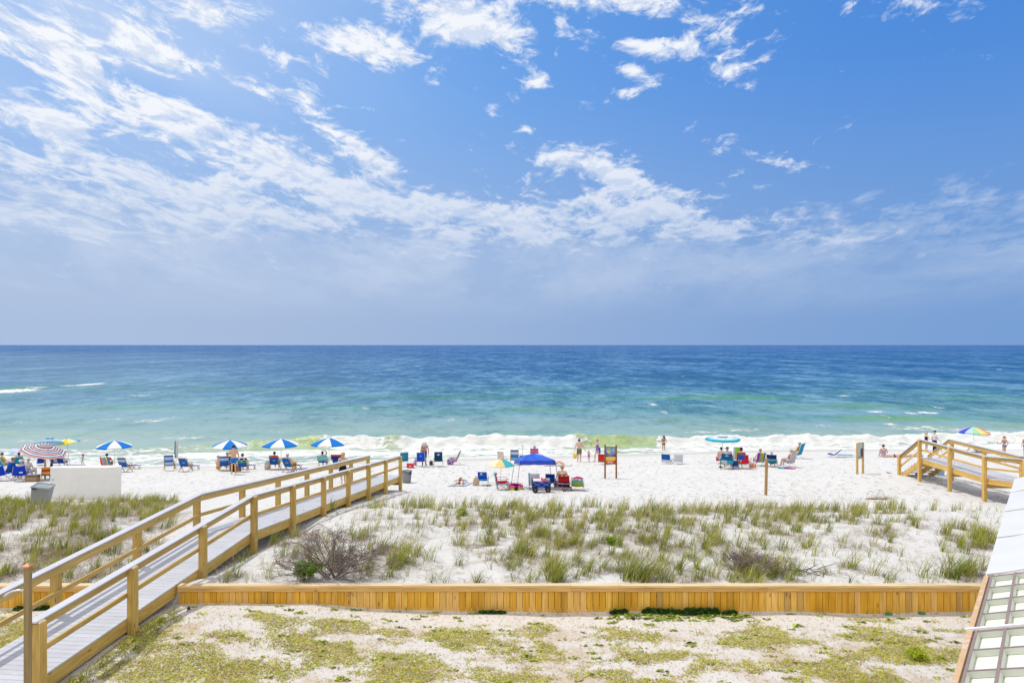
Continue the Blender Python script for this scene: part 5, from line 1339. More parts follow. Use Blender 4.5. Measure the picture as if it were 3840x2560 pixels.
J = pose_stand(); J['elL'] = V3(-.30, .06, 1.16); J['wrL'] = V3(-.14, .26, 1.22); J['hdL'] = V3(-.06, .32, 1.25); J['elR'] = V3(.27, -.02, 1.14); J['wrR'] = V3(.30, .16, .98); J['hdR'] = V3(.30, .24, .96); J['face'] = V3(0, 1, -.15)
def trunkcol(sp, th, z): 
    f = min(1, max(0, (.20 - sp) / .16)); r = rnd.random()
    return (.50, .60, .80) if f < .75 and r < .75 else ((.02, .10, .40) if f < .75 else (.03 + .04 * (1 - f), .20 + .1 * (1 - f), .58))
person('bare backed man in blue patterned swim trunks standing behind the umbrella chairs', G(876, 1777), 4, J, 1.80, (.60, .36, .20), fat=1.14, wear=[('trunks', trunkcol, .62)], hair=((.012, .010, .012), 'bald'), vox=.0115)
c, ci = beach_chair('beach_chair', 'blue wooden chair under the navy polka dot towel', 910, 1769, -14, BLUE, BLUE, **dict(RC, rec=20))
drape('navy polka dot towel with a green hem over the chair right of the man', ci, lambda u, v: (.08, .50, .22) if u < .09 else pat(('dots', [(.74, .76, .82), (.010, .015, .13)]))(u, v), .5, .52, w=.58)
footstool('blue footstool right of the polka dot towel', 942, 1758, -22)
person('person with bare arms on the armrest of the polka dot towel chair', ci['loc'], -16, pose_sit(ci['sh'], .3, .1), 1.70, FAIR, wear=[('tee', (.02, .02, .10)), ('trunks', (.02, .03, .12))], hair=((.1, .07, .05),), vox=.016)
bag('backpack', 'black backpack on the sand behind the legs of the man in blue trunks', 876, 1768, .42, .52, .3, (.012, .010, .016), 10, cat='backpack')
bag('beach_bag', 'brown canvas bag under the polka dot towel chair', 896, 1766, .30, .30, .22, (.28, .18, .09), -8)
bag('tote_bag', 'tall pale tote bag with a bright flower print left of the red topped chair', 1003, 1761, .36, .52, .26, ('mix', [(.72, .66, .58), (.70, .62, .55), (.74, .66, .60), (.65, .15, .15), (.15, .3, .6), (.65, .5, .1), (.3, .5, .15)], 7), 5)
c, ci = beach_chair('beach_chair', 'blue wooden chair with a red band over its top beside the flowered tote', 1029, 1759, -12, LG, BLUE, **dict(RC, rec=24))
drape('red towel hem folded over the top of the blue chair beside the flowered tote', ci, (.68, .10, .02), .14, .16, w=.58)
person('black haired person in a pink top in the red topped blue chair', ci['loc'] + V3(0, .05, 0), -18, pose_sit(ci['sh'], .28, .15), 1.68, FAIR, True, wear=[('tee', (.62, .08, .35)), ('trunks', (.3, .05, .2))], hair=((.012, .010, .012),), vox=.016)
c, ci = beach_chair('beach_chair', 'far reclined blue wooden chair under the person in the white cap', 1084, 1769, -34, LG, BLUE, **dict(RC, rec=34, bl=.76))
drape('pale green towel along the edge of the far reclined blue chair', ci, (.42, .68, .55), .98, .1, w=.12, shift=-.21)
person('person in a white blue cap and yellow trunks with bent knees under the third umbrella', ci['loc'], -36, pose_sit(ci['sh'], .5, .32), 1.74, FAIR, wear=[('trunks', (.55, .35, .02), .8)], hair=((.4, .33, .25),), hat=('cap', (.50, .58, .78)), vox=.015)
footstool('blue footstool with a water bottle beside the boardwalk rail', 1117, 1759, -40)
def bottle():
    l = G(1108, 1759) + V3(0, .1, 0); T = thing('water_bottle', 'turquoise water bottle on the sand by the footstool near the rail', 'bottle', l)
    m = MB(); m.lathe([(.045, -.01), (.05, .02), (.05, .24), (.03, .28)], 12, None, (.10, .50, .55)); m.build('flask', M['plastic'], T); m = MB(); m.lathe([(.031, .281), (.031, .32), (.02, .33)], 12, None, (.7, .75, .78)); m.build('lid', M['plastic'], T)
bottle()
sandals('dark flip flops and a pink one on the sand by the reclined chair', 1098, 1768, (.5, .12, .3), 30)
c, ci = beach_chair('beach_chair', 'blue wooden chair under the aqua leaf towel near the rail', 1211, 1751, -10, BLUE, BLUE, **dict(RC, rec=34))
drape('aqua leaf patterned towel over the chair left of the last umbrella pole', ci, ('mix', [(.22, .58, .58), (.30, .66, .64), (.12, .48, .50), (.45, .7, .7)], 3), .4, .72, w=.72)
J = pose_sit(ci['sh'], .48, .1); J['elR'] = V3(.30, -.05, ci['sh'] + .75); J['wrR'] = V3(.16, -.10, ci['sh'] + .92); J['hdR'] = V3(.10, -.12, ci['sh'] + .96)
person('dark haired person with a raised arm lying back on the aqua towel chair', ci['loc'], -14, J, 1.68, DEEP, wear=[('trunks', (.03, .05, .2))], hair=((.012, .01, .012),), vox=.016)
c, ci = beach_chair('beach_chair', 'blue wooden chair with a red and orange towel just left of the woman in black', 1265, 1752, -12, BLUE, BLUE, **dict(RC, rec=30))
drape('red and orange patterned towel on the chair left of the woman in black', ci, lambda u, v: (.62, .34, .26) if u > .86 else ((.66, .05, .02) if (u > .42 and (int(v * 9) % 3 or u < .6)) else ((.72, .38, .05) if u > .42 else (.015, .05, .30))), .4, .55, w=.74)
J = pose_stand(0); J['anL'] = V3(-.07, -.16, .11); J['toL'] = V3(-.08, -.06, .02); J['face'] = V3(.15, 1, -.1)
for k, s in (('R', 1), ('L', -1)): J['el' + k] = V3(s * .30, -.06, 1.16); J['wr' + k] = V3(s * .24, .12, 1.0); J['hd' + k] = V3(s * .18, .2, .98)
person('woman in a black strappy dress and straw hat walking behind the boardwalk rail', G(1286, 1813), 6, J, 1.68, FAIR, True, wear=[('dress', (.010, .009, .012)), ('skirt', (.010, .009, .012), .52)], hair=((.50, .36, .20), 'long'), hat=('sunhat', (.60, .48, .30), (.3, .2, .1)), vox=.0115)

# ------------------------------------------------------------------ bins and the white box
def trash_can():
    l = G(1525, 1809); T = thing('trash_can', 'round grey plastic trash can at the end of the boardwalk', 'trash can', l); s = 1.0
    b = MB(); b.lathe([(.215, -.02), (.225, .0), (.275, .62), (.27, .62), (.22, .03), (.001, .03)], 28, None, (.20, .21, .23)); b.build('can_body', M['plastic'], T)
    r = MB(); r.lathe([(.276, .60), (.300, .605), (.300, .650), (.282, .655), (.266, .640), (.270, .61)], 28, None, (.16, .165, .18)); r.build('rim', M['plastic'], T)
    for a in (.55, .55 + math.pi):
        h = MB(); h.box((.305 * math.cos(a - 1.2), .305 * math.sin(a - 1.2), .55), (.05, .12, .12), (.05, .05, .055), Matrix.Rotation(a - 1.2, 3, 'Z')); h.build('handle', M['plastic'], T)
trash_can()
def square_bin():
    l = G(152, 1888); T = thing('waste_bin', 'square grey waste bin leaning in the dune grass beside the white box', 'trash can', l); T.rotation_euler = (rad(4), rad(9), rad(14))
    b = MB(); w0, w1, h = .24, .30, .72
    p = [(-w0, -w0, -.1), (w0, -w0, -.1), (w0, w0, -.1), (-w0, w0, -.1), (-w1, -w1, h), (w1, -w1, h), (w1, w1, h), (-w1, w1, h)]; b.hexa(p, (.27, .30, .31)); b.build('bin_body', M['plastic'], T)
    r = MB()
    for a, c in (((-w1, -w1), (w1, -w1)), ((w1, -w1), (w1, w1)), ((w1, w1), (-w1, w1)), ((-w1, w1), (-w1, -w1))): r.bar((a[0] * 1.02, a[1] * 1.02, h + .0), (c[0] * 1.02, c[1] * 1.02, h + .0), .04, .06, (.36, .39, .40))
    r.build('rim', M['plastic'], T); hb = MB(); hb.box((-w1 * .6, -w1 * 1.07, h - .05), (.16, .03, .07), (.06, .065, .07)); hb.build('handle', M['plastic'], T)
square_bin()
def white_box():
    d = 28.9; base = gz(-19, 29.2); x = lambda px, dd: (px - CX) / F * dd
    T = thing('storage_box', 'big plain white storage box at the edge of the dune grass', 'storage box', (x(300, d), 29.1, base))
    o = Vector(T.location); H0 = 8 - (1754 - HY) / F * 28.95 - base
    pl = [(x(190, 28.9), 28.9), (x(396, 28.95), 28.95), (x(456, 29.2), 29.2), (x(452, 29.5), 29.5), (x(199, 29.3), 29.3)]
    plb = [(x(184, 28.9), 28.86), (x(395, 28.95), 28.92), (x(453, 29.2), 29.2), (x(449, 29.5), 29.5), (x(194, 29.3), 29.3)]
    mb = MB(); n = len(pl); W_ = (.78, .775, .77)
    v = [(a - o.x, b - o.y, -.4) for a, b in plb] + [(a - o.x, b - o.y, H0) for a, b in pl]
    fs = [(i, (i + 1) % n, n + (i + 1) % n, n + i) for i in range(n)] + [tuple(range(n, 2 * n)), tuple(range(n))[::-1]]
    mb.add(v, fs, W_); mb.build('box_body', M['paint'], T)
    l = MB(); e = .012; c = Vector((sum(p[0] for p in pl) / n, sum(p[1] for p in pl) / n))
    q = [((p[0] - c.x) * 1.006 + c.x, (p[1] - c.y) * 1.03 + c.y) for p in pl]
    v = [(a - o.x, b - o.y, H0 - .30) for a, b in q] + [(a - o.x, b - o.y, H0 + .02) for a, b in q]; l.add(v, fs, (.80, .80, .79)); l.build('lid', M['paint'], T)
    k = MB(); k.lathe([(.022, 0), (.022, .01), (.012, .016)], 10, Matrix.Translation((x(201, 28.9) - o.x, 28.862 - o.y, H0 - .48)) @ Matrix.Rotation(math.pi / 2, 4, 'X'), (.02, .02, .02)); k.build('lock', M['rubber'], T)
white_box()

# ------------------------------------------------------------------ centre: the row by the boardwalk end
CH2 = dict(w=.56, sh=.36, bl=.60, rec=12)
c, ci = beach_chair('beach_chair', 'teal backpack beach chair with a small red emblem behind the end of the boardwalk', 1515, 1748, 6, ('logo', ((.012, .25, .42), (.62, .12, .14), .52, .5, .06, .08)), (.01, .22, .38), **dict(CH2, bl=.64), pillow=(.6, .62, .62))
def cooler():
    T = thing('cooler', 'red cooler with a white lid in front of the blue chair', 'cooler', G(1539, 1753), rad(-4)); 
    b = MB(); p = [(-.21, -.16, -.02), (.21, -.16, -.02), (.21, .16, -.02), (-.21, .16, -.02), (-.225, -.175, .32), (.225, -.175, .32), (.225, .175, .32), (-.225, .175, .32)]; b.hexa(p, (.62, .008, .02)); b.build('cooler_body', M['plastic'], T)
    l = MB(); p = [(-.235, -.185, .322), (.235, -.185, .322), (.235, .185, .322), (-.235, .185, .322), (-.225, -.175, .40), (.225, -.175, .40), (.225, .175, .40), (-.225, .175, .40)]; l.hexa(p, (.78, .78, .78)); l.build('lid', M['plastic'], T)
    e = MB(); e.ball((-.03, -.165, .13), (.04, .012, .035), (.78, .70, .70), 8); e.ball((.06, -.165, .12), (.038, .012, .04), (.78, .70, .70), 8); e.build('emblem', M['paint'], T)
    h = MB(); h.tube([(-.24, 0, .28), (-.25, 0, .42), (0, 0, .425), (.25, 0, .42), (.24, 0, .28)], .014, (.7, .7, .7), 6); h.build('handle', M['plastic'], T)
cooler()
bag('beach_bag', 'magenta and white bag between the red cooler and the blue chair', 1559, 1745, .2, .45, .2, ('mix', [(.6, .05, .25), (.7, .65, .68), (.2, .15, .4)], 5), 0)
J = pose_stand(); J['che'] = V3(.0, .16, 1.24); J['wai'] = V3(0, .04, 1.09); J['nek'] = V3(.02, .30, 1.36); J['hed'] = V3(.05, .40, 1.45); J['face'] = V3(.25, .6, -.75); J['up'] = V3(0, .8, .6)
for k, s in (('R', 1), ('L', -1)): J['sh' + k] = V3(s * .185, .25, 1.33); J['el' + k] = V3(s * .26, .28, 1.03); J['wr' + k] = V3(s * .23, .34, .78); J['hd' + k] = V3(s * .22, .36, .68)
person('bare chested man in a pale sun hat and navy trunks bending over the blue chair', G(1588, 1747) + V3(0, .35, 0), 188, J, 1.80, (.60, .30, .20), fat=1.08, wear=[('trunks', (.012, .03, .14), .9), ('shoes', (.10, .07, .07)), ('sock', (.55, .03, .04))], hair=((.5, .48, .45),), hat=('sunhat', (.62, .60, .58), (.5, .48, .47)), vox=.0115)
c, ci = beach_chair('beach_chair', 'bright blue beach chair with a round moon emblem before the man in the sun hat', 1578, 1749, -2, lambda u, v: (.15, .45, .60) if .055 < math.hypot((u - .62), (v - .5) * .9) < .10 and v < .56 else ((.5, .12, .5) if math.hypot(u - .60, (v - .56) * .9) < .045 else (.012, .09, .60)), (.01, .16, .62), **dict(CH2, bl=.66), arms=(.02, .08, .5))
bag('bucket', 'dark grey pail with a cloth over it left of the navy chair', 1617, 1744, .26, .30, .26, (.06, .06, .07), 0, cat='pail')
c, ci = beach_chair('beach_chair', 'dark navy beach chair with an oval emblem left of the flowered chair', 1644, 1749, -2, lambda u, v: (.45, .58, .66) if .055 < math.hypot((u - .74) * .9, (v - .5) * .45) < .085 else ((.4, .5, .6) if math.hypot((u - .74) * 1.6, (v - .5)) < .06 else (.008, .055, .13)), (.03, .20, .48), **dict(CH2, bl=.70))
tw = MB(); tw.sheet([[Vector((-.34 + .05 * math.sin(i * .8), -.1 + .22 * j / 4, .62 - .50 * i / 8)) for j in range(5)] for i in range(9)], (.66, .55, .22), .02); o = tw.build('beach_towel', M['cloth']); o.location = ci['loc']; tag(o, 'pale yellow towel hanging from the left arm of the navy chair', 'towel')
c, ci = beach_chair('beach_chair', 'high backed flowered chair turned sideways at the right end of the row', 1712, 1741, 72, ('mix', [(.02, .06, .20), (.05, .3, .5), (.6, .1, .3), (.65, .55, .1), (.1, .4, .2), (.6, .3, .1), (.55, .6, .65)], 9), (.6, .2, .35), w=.54, sh=.38, bl=.66, rec=22)
tw = MB(); tw.sheet([[Vector((.30 - .16 * i / 8, .02 + .5 * j / 6, .46 - .30 * (i / 8) ** 1.5 + .03 * math.sin(j * 2))) for j in range(7)] for i in range(9)], ('x'), .02, colf=lambda i, j: (.72, .10, .34) if (i * 3 + j * 5) % 4 < 2 else (.74, .55, .62)); o = tw.build('beach_towel', M['cloth']); o.location = ci['loc']; o.rotation_euler = (0, 0, ci['yaw']); tag(o, 'pink and white towel bunched on the seat of the flowered chair', 'towel')
bag('beach_bag', 'purple and white flower print bag at the foot of the flowered chair', 1689, 1742, .46, .42, .30, ('mix', [(.10, .04, .22), (.14, .06, .28), (.62, .56, .68), (.3, .15, .4)], 6), 0)

# sunbather
tl = towel_flat('pale blue and white striped towel under the prone sunbather', 1726, 1816, .95, 1.75, -16, ('v', [(.62, .70, .80), (.20, .38, .62), (.70, .75, .80), (.62, .68, .78), (.25, .42, .65), (.66, .72, .8)]))
J = pose_lie(True); J['anL'] = V3(-.34, -.72, .08); J['knL'] = V3(-.24, -.38, .10); J['toL'] = V3(-.40, -.80, .05); J['hiR'].z = J['hiL'].z = .15; J['pel'].z = .16
l = Vector(tl.location); person('sunbather in a dark thong lying face down on the striped towel', l + V3(0, -.05, .02), -3, J, 1.66, (.66, .44, .36), True, fat=1.08, wear=[('bottom', lambda sp, th, z: (.03, .02, .06))], hair=((.24, .12, .06),), vox=.012)
c, ci = beach_chair('beach_chair', 'bright blue beach chair beside the sand coloured bag', 1810, 1820, -10, lambda u, v: (.75, .76, .76) if .74 < u < .88 and .32 < v < .48 else ((.02, .30, .62) if u < .2 or .58 < u < .62 or (.86 < u < .93 and v > .2) else (.010, .05, .50)), (.02, .30, .62), w=.50, sh=.26, bl=.50, rec=14)
bag('beach_bag', 'sand coloured canvas bag leaning left of the bright blue chair', 1783, 1819, .34, .40, .26, (.60, .46, .32), 10, lean=.18)
sandals('dark sandals right of the bright blue chair', 1832, 1822, (.10, .08, .08), 20)
umbrella('low beach umbrella of cream, yellow and teal panels left of the canopy', 1877, 1812, 1721, .74, [(.78, .62, .28), (.06, .46, .56), (.03, .40, .42), (.03, .40, .42), (.70, .60, .3), (.78, .70, .48), (.80, .74, .55), (.80, .72, .50)], 8, .44, (0, 0), -math.pi / 2 - .42, valance=.03, pr=.012)
c, ci = camp_chair('red camp chair facing right beside the paddling pool', 1884, 1836, -82, (.50, .012, .04), legc=(.25, .24, .26), w=.54, sh=.36, bh=.52, tapered=False, rec=12)
drape('blue and white striped towel hanging down the back of the red camp chair', ci, ('v', [(.08, .42, .62), (.66, .74, .80), (.08, .42, .62), (.35, .62, .74), (.68, .75, .8), (.08, .42, .62)]), .15, 1.35, w=.36, lift=.05)
def pool():
    l = G(1934, 1833); T = thing('paddling_pool', 'small inflatable ring pool in pink, orange and lime by the canopy leg', 'paddling pool', l); R_ = .345
    for z, c, r in ((.045, (.42, .62, .02), .345), (.115, (.75, .42, .02), .338), (.185, (.74, .02, .33), .33)):
        m = MB(); n = 28; q = 10
        m.lathe([(r + .045 * math.cos(2 * math.pi * i / q), z + .045 * math.sin(2 * math.pi * i / q)) for i in range(q + 1)], n, None, c); m.build('air_ring', M['plastic'], T)
    f = MB(); f.lathe([(.001, .062), (.34, .052), (.34, .04)], 24, None, (.66, .30, .03)); f.build('pool_floor', M['plastic'], T)
pool()
def canopy():
    ft = [G(1938, 1837), G(2095, 1837), G(2067, 1813), G(1917, 1813)]
    T = thing('canopy_tent', 'bright blue pop up canopy on four thin legs over the wagon and chairs', 'canopy', (ft[0] + ft[1] + ft[2] + ft[3]) / 4); o = Vector(T.location)
    d0 = ft[0].y; d1 = d0 + 1.45
    cb = [P(1949, 1743, d0 + .05), P(2084, 1742, d0 + .05), P(2062, 1738, d1), P(1929, 1737, d1)]; ct = [P(1949, 1728, d0 + .05), P(2083, 1727, d0 + .05), P(2061, 1719, d1), P(1930, 1721, d1)]
    pk = P(2006, 1699, (d0 + d1) / 2)
    for a, b in zip(ft, cb):
        m = MB(); m.tube([a - o + V3(0, 0, -.05), b - o + V3(0, 0, .10)], .013, (.16, .15, .16), 6); m.tube([a - o + V3(0, 0, -.02), a - o + V3(0, 0, .02)], .04, (.05, .05, .05), 8); m.build('leg', M['metal'], T)
    bl = (.004, .085, .60); m = MB(); n = 12
    for k in range(4):
        A, B = ct[k], ct[(k + 1) % 4]; g = []
        for i in range(n + 1):
            t = i / n; row = []
            for j in range(n + 1):
                s = j / n; e = A.lerp(B, s); p = e.lerp(pk, t)
                p = p + V3(0, 0, .16 * t * (1 - t)) - V3(0, 0, .10 * 4 * s * (1 - s) * t * (1 - t)) + V3(0, 0, .012 * math.sin(s * 14 + t * 9 + k))
                row.append(p - o)
            g.append(row)
        m.sheet(g, bl, .006)
    m.build('canopy_top', M['vinyl'], T)
    for k in range(4):
        A, B, C_, D_ = ct[k], ct[(k + 1) % 4], cb[(k + 1) % 4], cb[k]
        v = MB(); v.sheet([[(A.lerp(B, j / 10)).lerp(D_.lerp(C_, j / 10), i / 3) - o + (V3(0, 0, .01 * math.sin(j * 1.9)) if i == 3 else V3(0, 0, 0)) for j in range(11)] for i in range(4)], (.004, .05, .48), .006); v.build('valance', M['vinyl'], T)
    fr = MB()
    for k in range(4): fr.tube([cb[k] - o + V3(0, 0, .06), cb[(k + 1) % 4] - o + V3(0, 0, .06)], .009, (.2, .2, .22), 5)
    fr.build('truss', M['metal'], T)
    T2 = thing('weight_bag', 'black weight bag tied to the near left leg of the blue canopy', 'weight bag', ft[0] + V3(-.06, -.10, 0)); w = MB(); w.lathe([(.001, -.02), (.08, .02), (.10, .10), (.07, .19), (.03, .23)], 12, Matrix.Rotation(.25, 4, 'Y'), (.03, .028, .03)); w.build('sand_bag', M['cloth'], T2); w = MB(); w.tube([(.05, 0, .21), (.09, .05, .26), (.07, .1, .24)], .01, (.02, .02, .02), 5); w.build('strap', M['cloth'], T2)
m_ = mat_painted('vinyl', .38, .5, 0, .05, 5, .25, 9); M['vinyl'] = m_
canopy()
def wagon(label, l, yaw, full=True, sc=1.0, handle_up=False):
    T = thing('folding_wagon', label, 'wagon', l, rad(yaw), None, sc); b = MB(); bl = (.010, .045, .42)
    L, W_, z0, z1 = .42, .24, .26, .52
    for a, c in (((-L, -W_), (L, -W_)), ((L, -W_), (L, W_)), ((L, W_), (-L, W_)), ((-L, W_), (-L, -W_))):
        b.sheet([[Vector((a[0] + (c[0] - a[0]) * j / 8, a[1] + (c[1] - a[1]) * j / 8, z0 + (z1 - z0) * i / 4 + (.015 * math.sin(j * 1.3) if i == 4 else 0))) for j in range(9)] for i in range(5)], bl, .012)
    b.sheet([[Vector((-L + 2 * L * j / 2, -W_ + 2 * W_ * i / 2, z0)) for j in range(3)] for i in range(3)], bl, .012); b.build('fabric_tub', M['cloth'], T)
    f = MB(); g = (.35, .35, .37)
    for s in (-1, 1):
        y = s * (W_ + .02)
        for x in (-L - .015, L + .015): f.tube([(x, y, .12), (x, y, z1 + .04)], .012, (.08, .08, .09), 6)
        for x in (-L * .5, L * .5): f.tube([(x - L * .5, y, z0 + .02), (x + L * .5, y, z1 - .02)], .008, g, 5); f.tube([(x - L * .5, y, z1 - .02), (x + L * .5, y, z0 + .02)], .008, g, 5)
    f.build('frame', M['metal'], T)
    for x in (-.31, .31):
        for s in (-1, 1):
            X = Matrix.Translation((x, s * (W_ + .03), .135)) @ Matrix.Rotation(math.pi / 2, 4, 'X')
            w = MB(); w.lathe([(.045, -.045), (.115, -.045), (.135, -.025), (.135, .025), (.115, .045), (.045, .045)], 20, X, (.018, .018, .02)); ww = w.build('wheel', M['rubber'], T)
            h = MB(); h.lathe([(.05, -.03), (.05, .048), (.001, .05)], 12, X, (.12, .12, .13)); h.build('hub', M['plastic'], ww)
    h = MB()
    if handle_up: h.tube([(-L - .02, 0, .3), (-L - .02, 0, 1.18)], .014, (.25, .25, .27), 6); h.tube([(-L - .02, -.09, 1.25), (-L - .02, -.10, 1.19), (-L - .02, .10, 1.19), (-L - .02, .09, 1.25), (-L - .02, -.09, 1.25)], .015, (.3, .3, .32), 6)
    else: h.tube([(-L - .03, 0, .2), (-L - .05, 0, .62), (-L - .03, 0, .70)], .016, (.04, .04, .05), 6)
    h.build('pull_handle', M['metal'], T); return T
l = G(2031, 1847); wl = l + V3(0, .25, 0); wagon('blue folding wagon loaded with beach things under the canopy', wl, 0)
def load():
    T = thing('cooler', 'white cooler riding at the left end of the loaded wagon', 'cooler', wl + V3(-.20, 0, .28)); b = MB(); b.box((0, 0, .12), (.36, .34, .24), (.72, .70, .68)); b.build('cooler_body', M['plastic'], T); b = MB(); b.box((0, 0, .275), (.40, .38, .06), (.80, .79, .77)); b.build('lid', M['plastic'], T)
    bag('beach_bag', 'pink and magenta towel bag in the middle of the loaded wagon', 0, 0, .30, .36, .30, ('mix', [(.70, .05, .30), (.74, .35, .5), (.72, .6, .66)], 2), 0, False, wl + V3(.13, 0, .27))
    bag('toy_bag', 'bag of bright plastic toys at the right end of the loaded wagon', 0, 0, .20, .38, .26, ('mix', [(.2, .5, .25), (.7, .3, .2), (.1, .25, .6), (.7, .6, .2)], 8), 0, False, wl + V3(.32, .02, .27), 'toys')
    T = thing('toy_cup', 'red cup lying on top of the load in the wagon', 'cup', wl + V3(.01, -.08, .56)); b = MB(); b.lathe([(.035, 0), (.05, .12), (.045, .12), (.03, .01)], 12, None, (.65, .02, .03)); b.build('cup_body', M['plastic'], T)
load()
c, ci = beach_chair('beach_chair', 'beach chair under the orange and teal bordered towel behind the wagon', 2004, 1836, -8, (.62, .60, .66), (.5, .5, .55), w=.54, sh=.26, bl=.60, rec=14)
drape('white towel with orange and teal borders over the chair left of the wagon', ci, lambda u, v: (.68, .16, .06) if u > .84 else ((.06, .46, .58) if v < .16 or u < .06 else (.66, .60, .68)), .4, 1.05, w=.56)
c, ci = beach_chair('beach_chair', 'royal blue beach chair behind the right end of the wagon', 2064, 1828, -6, lambda u, v: (.02, .16, .58) if u < .16 or .52 < u < .57 else (.008, .04, .42), (.01, .08, .5), w=.48, sh=.24, bl=.50, rec=14)
c, ci = beach_chair('beach_chair', 'beach chair under the red and black striped blanket right of the wagon', 2115, 1838, -5, (.1, .1, .12), (.1, .1, .12), w=.54, sh=.24, bl=.56, rec=20)
def serape(u, v):
    for a, c in ((.10, (.25, .012, .02)), (.20, (.02, .016, .03)), (.28, (.45, .45, .58)), (.34, (.02, .015, .02)), (.60, (.50, .012, .02)), (.66, (.02, .015, .02)), (.74, (.55, .03, .02)), (.80, (.02, .015, .02)), (.86, (.70, .34, .02)), (.92, (.02, .016, .03)), (2, (.10, .28, .40))):
        if u <= a: return c
drape('red, black and orange striped blanket over the chair of the blonde woman', ci, serape, .4, 1.15, w=.56)
J = pose_sit(ci['sh'] + .06, .05, .1); J['face'] = V3(-.1, 1, -.1)
person('blonde woman with thin straps seated before the striped blanket beside the canopy', ci['loc'] + V3(-.08, .16, 0), -2, J, 1.70, (.68, .46, .36), True, fat=1.15, wear=[('dress', lambda sp, th, z: (.10, .06, .12) if sp < .5 else (.10, .06, .12)), ('trunks', (.08, .05, .1), .5)], hair=((.52, .30, .10), 'bun'), vox=.012)
bag('beach_bag', 'crumpled black and white bag on the sand behind the striped blanket', 2126, 1841, .46, .22, .30, ('mix', [(.03, .025, .03), (.05, .04, .045), (.5, .45, .48), (.2, .14, .14)], 12), 8, False)
bag('beach_bag', 'dark flower print bag left of the blonde woman', 2087, 1828, .30, .38, .22, ('mix', [(.04, .03, .07), (.3, .15, .25), (.55, .5, .55)], 13), 0)
c, ci = beach_chair('beach_chair', 'low white framed lounge chair with a lime and turquoise leaf print', 2166, 1839, -3, lambda u, v: (.38, .46, .04) if u < .44 + .16 * (1 - abs(v - .5) * 2) else ((.03, .42, .55) if u < .62 + .18 * (1 - abs(v - .45) * 1.6) else (.70, .72, .66) if (int(u * 18) + int(v * 9)) % 3 else (.62, .12, .10)), (.38, .46, .04), w=.58, sh=.20, bl=.62, rec=34)
tw = MB(); tw.tube([(-.22, -.42, .72), (-.08, -.40, .76), (.08, -.42, .74), (.2, -.40, .70)], [.03, .05, .05, .03], (.68, .05, .30), 8); o = tw.build('beach_towel', M['cloth']); o.location = ci['loc'] + V3(0, .0, -.02); tag(o, 'rolled magenta towel on the top of the lime lounge chair', 'towel')

# behind the canopy
c, ci = beach_chair('beach_chair', 'pale pink beach chair seen over the cream and teal umbrella', 1880, 1748, -28, (.72, .60, .52), frame=(.6, .5, .4), w=.46, sh=.34, bl=.70, rec=10)
c, ci = beach_chair('beach_chair', 'blue and white wooden chair between the cream umbrella and the canopy', 1930, 1743, -4, ('h', [(.12, (.10, .42, .60)), (.20, (.5, .62, .72)), (.55, (.05, .22, .52)), (.86, (.55, .62, .74)), (1, (.03, .16, .50))]), BLUE, frame=(.5, .42, .3), wood=True, w=.56, sh=.34, bl=.74, rec=10)
l = G(1972, 1738); wagon('second blue wagon with its handle up behind the canopy', l, -60, False, 1.0, True)
c, ci = beach_chair('beach_chair', 'pink and orange beach chair just showing above the canopy peak', 2004, 1735, -4, ('h', [(.5, (.66, .25, .3)), (.7, (.70, .12, .30)), (.8, (.72, .35, .15)), (.9, (.70, .10, .32)), (1, (.12, .12, .50))]), (.5, .1, .3), w=.60, sh=.38, bl=.72, rec=10)
person('person in a blue and white sun hat in the pink chair above the canopy peak', ci['loc'], -4, pose_sit(ci['sh'], .12, .05), 1.66, FAIR, True, wear=[('suit', (.2, .2, .5))], hair=((.3, .2, .12),), hat=('sunhat', (.55, .60, .74), (.2, .25, .5)), vox=.016)
tl = towel_flat('white towel under the sunbather behind the right end of the canopy', 2092, 1745, .8, 1.9, 84, (.76, .76, .76))
J = pose_lie(False, .10); person('sunbather lying behind the right end of the canopy with bare legs showing', Vector(tl.location) + V3(-.25, .1, .02), 84, J, 1.68, (.66, .36, .28), True, wear=[('suit', (.5, .3, .35))], hair=((.2, .12, .06),), vox=.016)

# ------------------------------------------------------------------ family, sign
J = pose_stand(); J['elR'] = V3(.30, .0, 1.15); J['wrR'] = V3(.42, .06, .92); J['hdR'] = V3(.47, .08, .82); J['elL'] = V3(-.29, -.02, 1.14); J['wrL'] = V3(-.34, .02, .90); J['hdL'] = V3(-.35, .03, .80)
l = G(2172, 1731)
pm, hp = person('bare backed man in olive shorts holding a yellow bucket and a child by the hand', l, -4, J, 86 / F * l.y, (.66, .40, .32), fat=1.15, wear=[('trunks', (.20, .20, .12), .85)], hair=((.015, .012, .012),), vox=.0115, grip='L')
def bucket(name, label, l, col, yaw=0, tilt=0.0, s=1.0):
    T = thing(name, label, 'bucket', l, yaw); T.rotation_euler = (tilt, 0, yaw); T.scale = (s,) * 3
    b = MB(); b.lathe([(.001, 0), (.085, 0), (.125, .24), (.118, .24), (.08, .015), (.001, .015)], 20, None, col); b.build('pail_body', M['plastic'], T); h = MB(); h.tube([(-.12, 0, .235), (-.08, 0, .33), (0, 0, .37), (.08, 0, .33), (.12, 0, .235)], .008, (.7, .6, .2), 5); h.build('handle', M['plastic'], T)
h = hp('hdL'); bucket('toy_bucket', 'yellow sand bucket hanging from the left hand of the man in olive shorts', h + V3(.02, 0, -.50), (.78, .52, .01), 0, 0, 1.25)
J = pose_stand(); J['shL'].z += .03; J['elL'] = V3(-.32, 0, 1.42); J['wrL'] = V3(-.40, .02, 1.72); J['hdL'] = V3(-.42, .02, 1.84); J['elR'] = V3(.34, 0, 1.2); J['wrR'] = V3(.50, .05, 1.04); J['hdR'] = V3(.58, .06, .98)
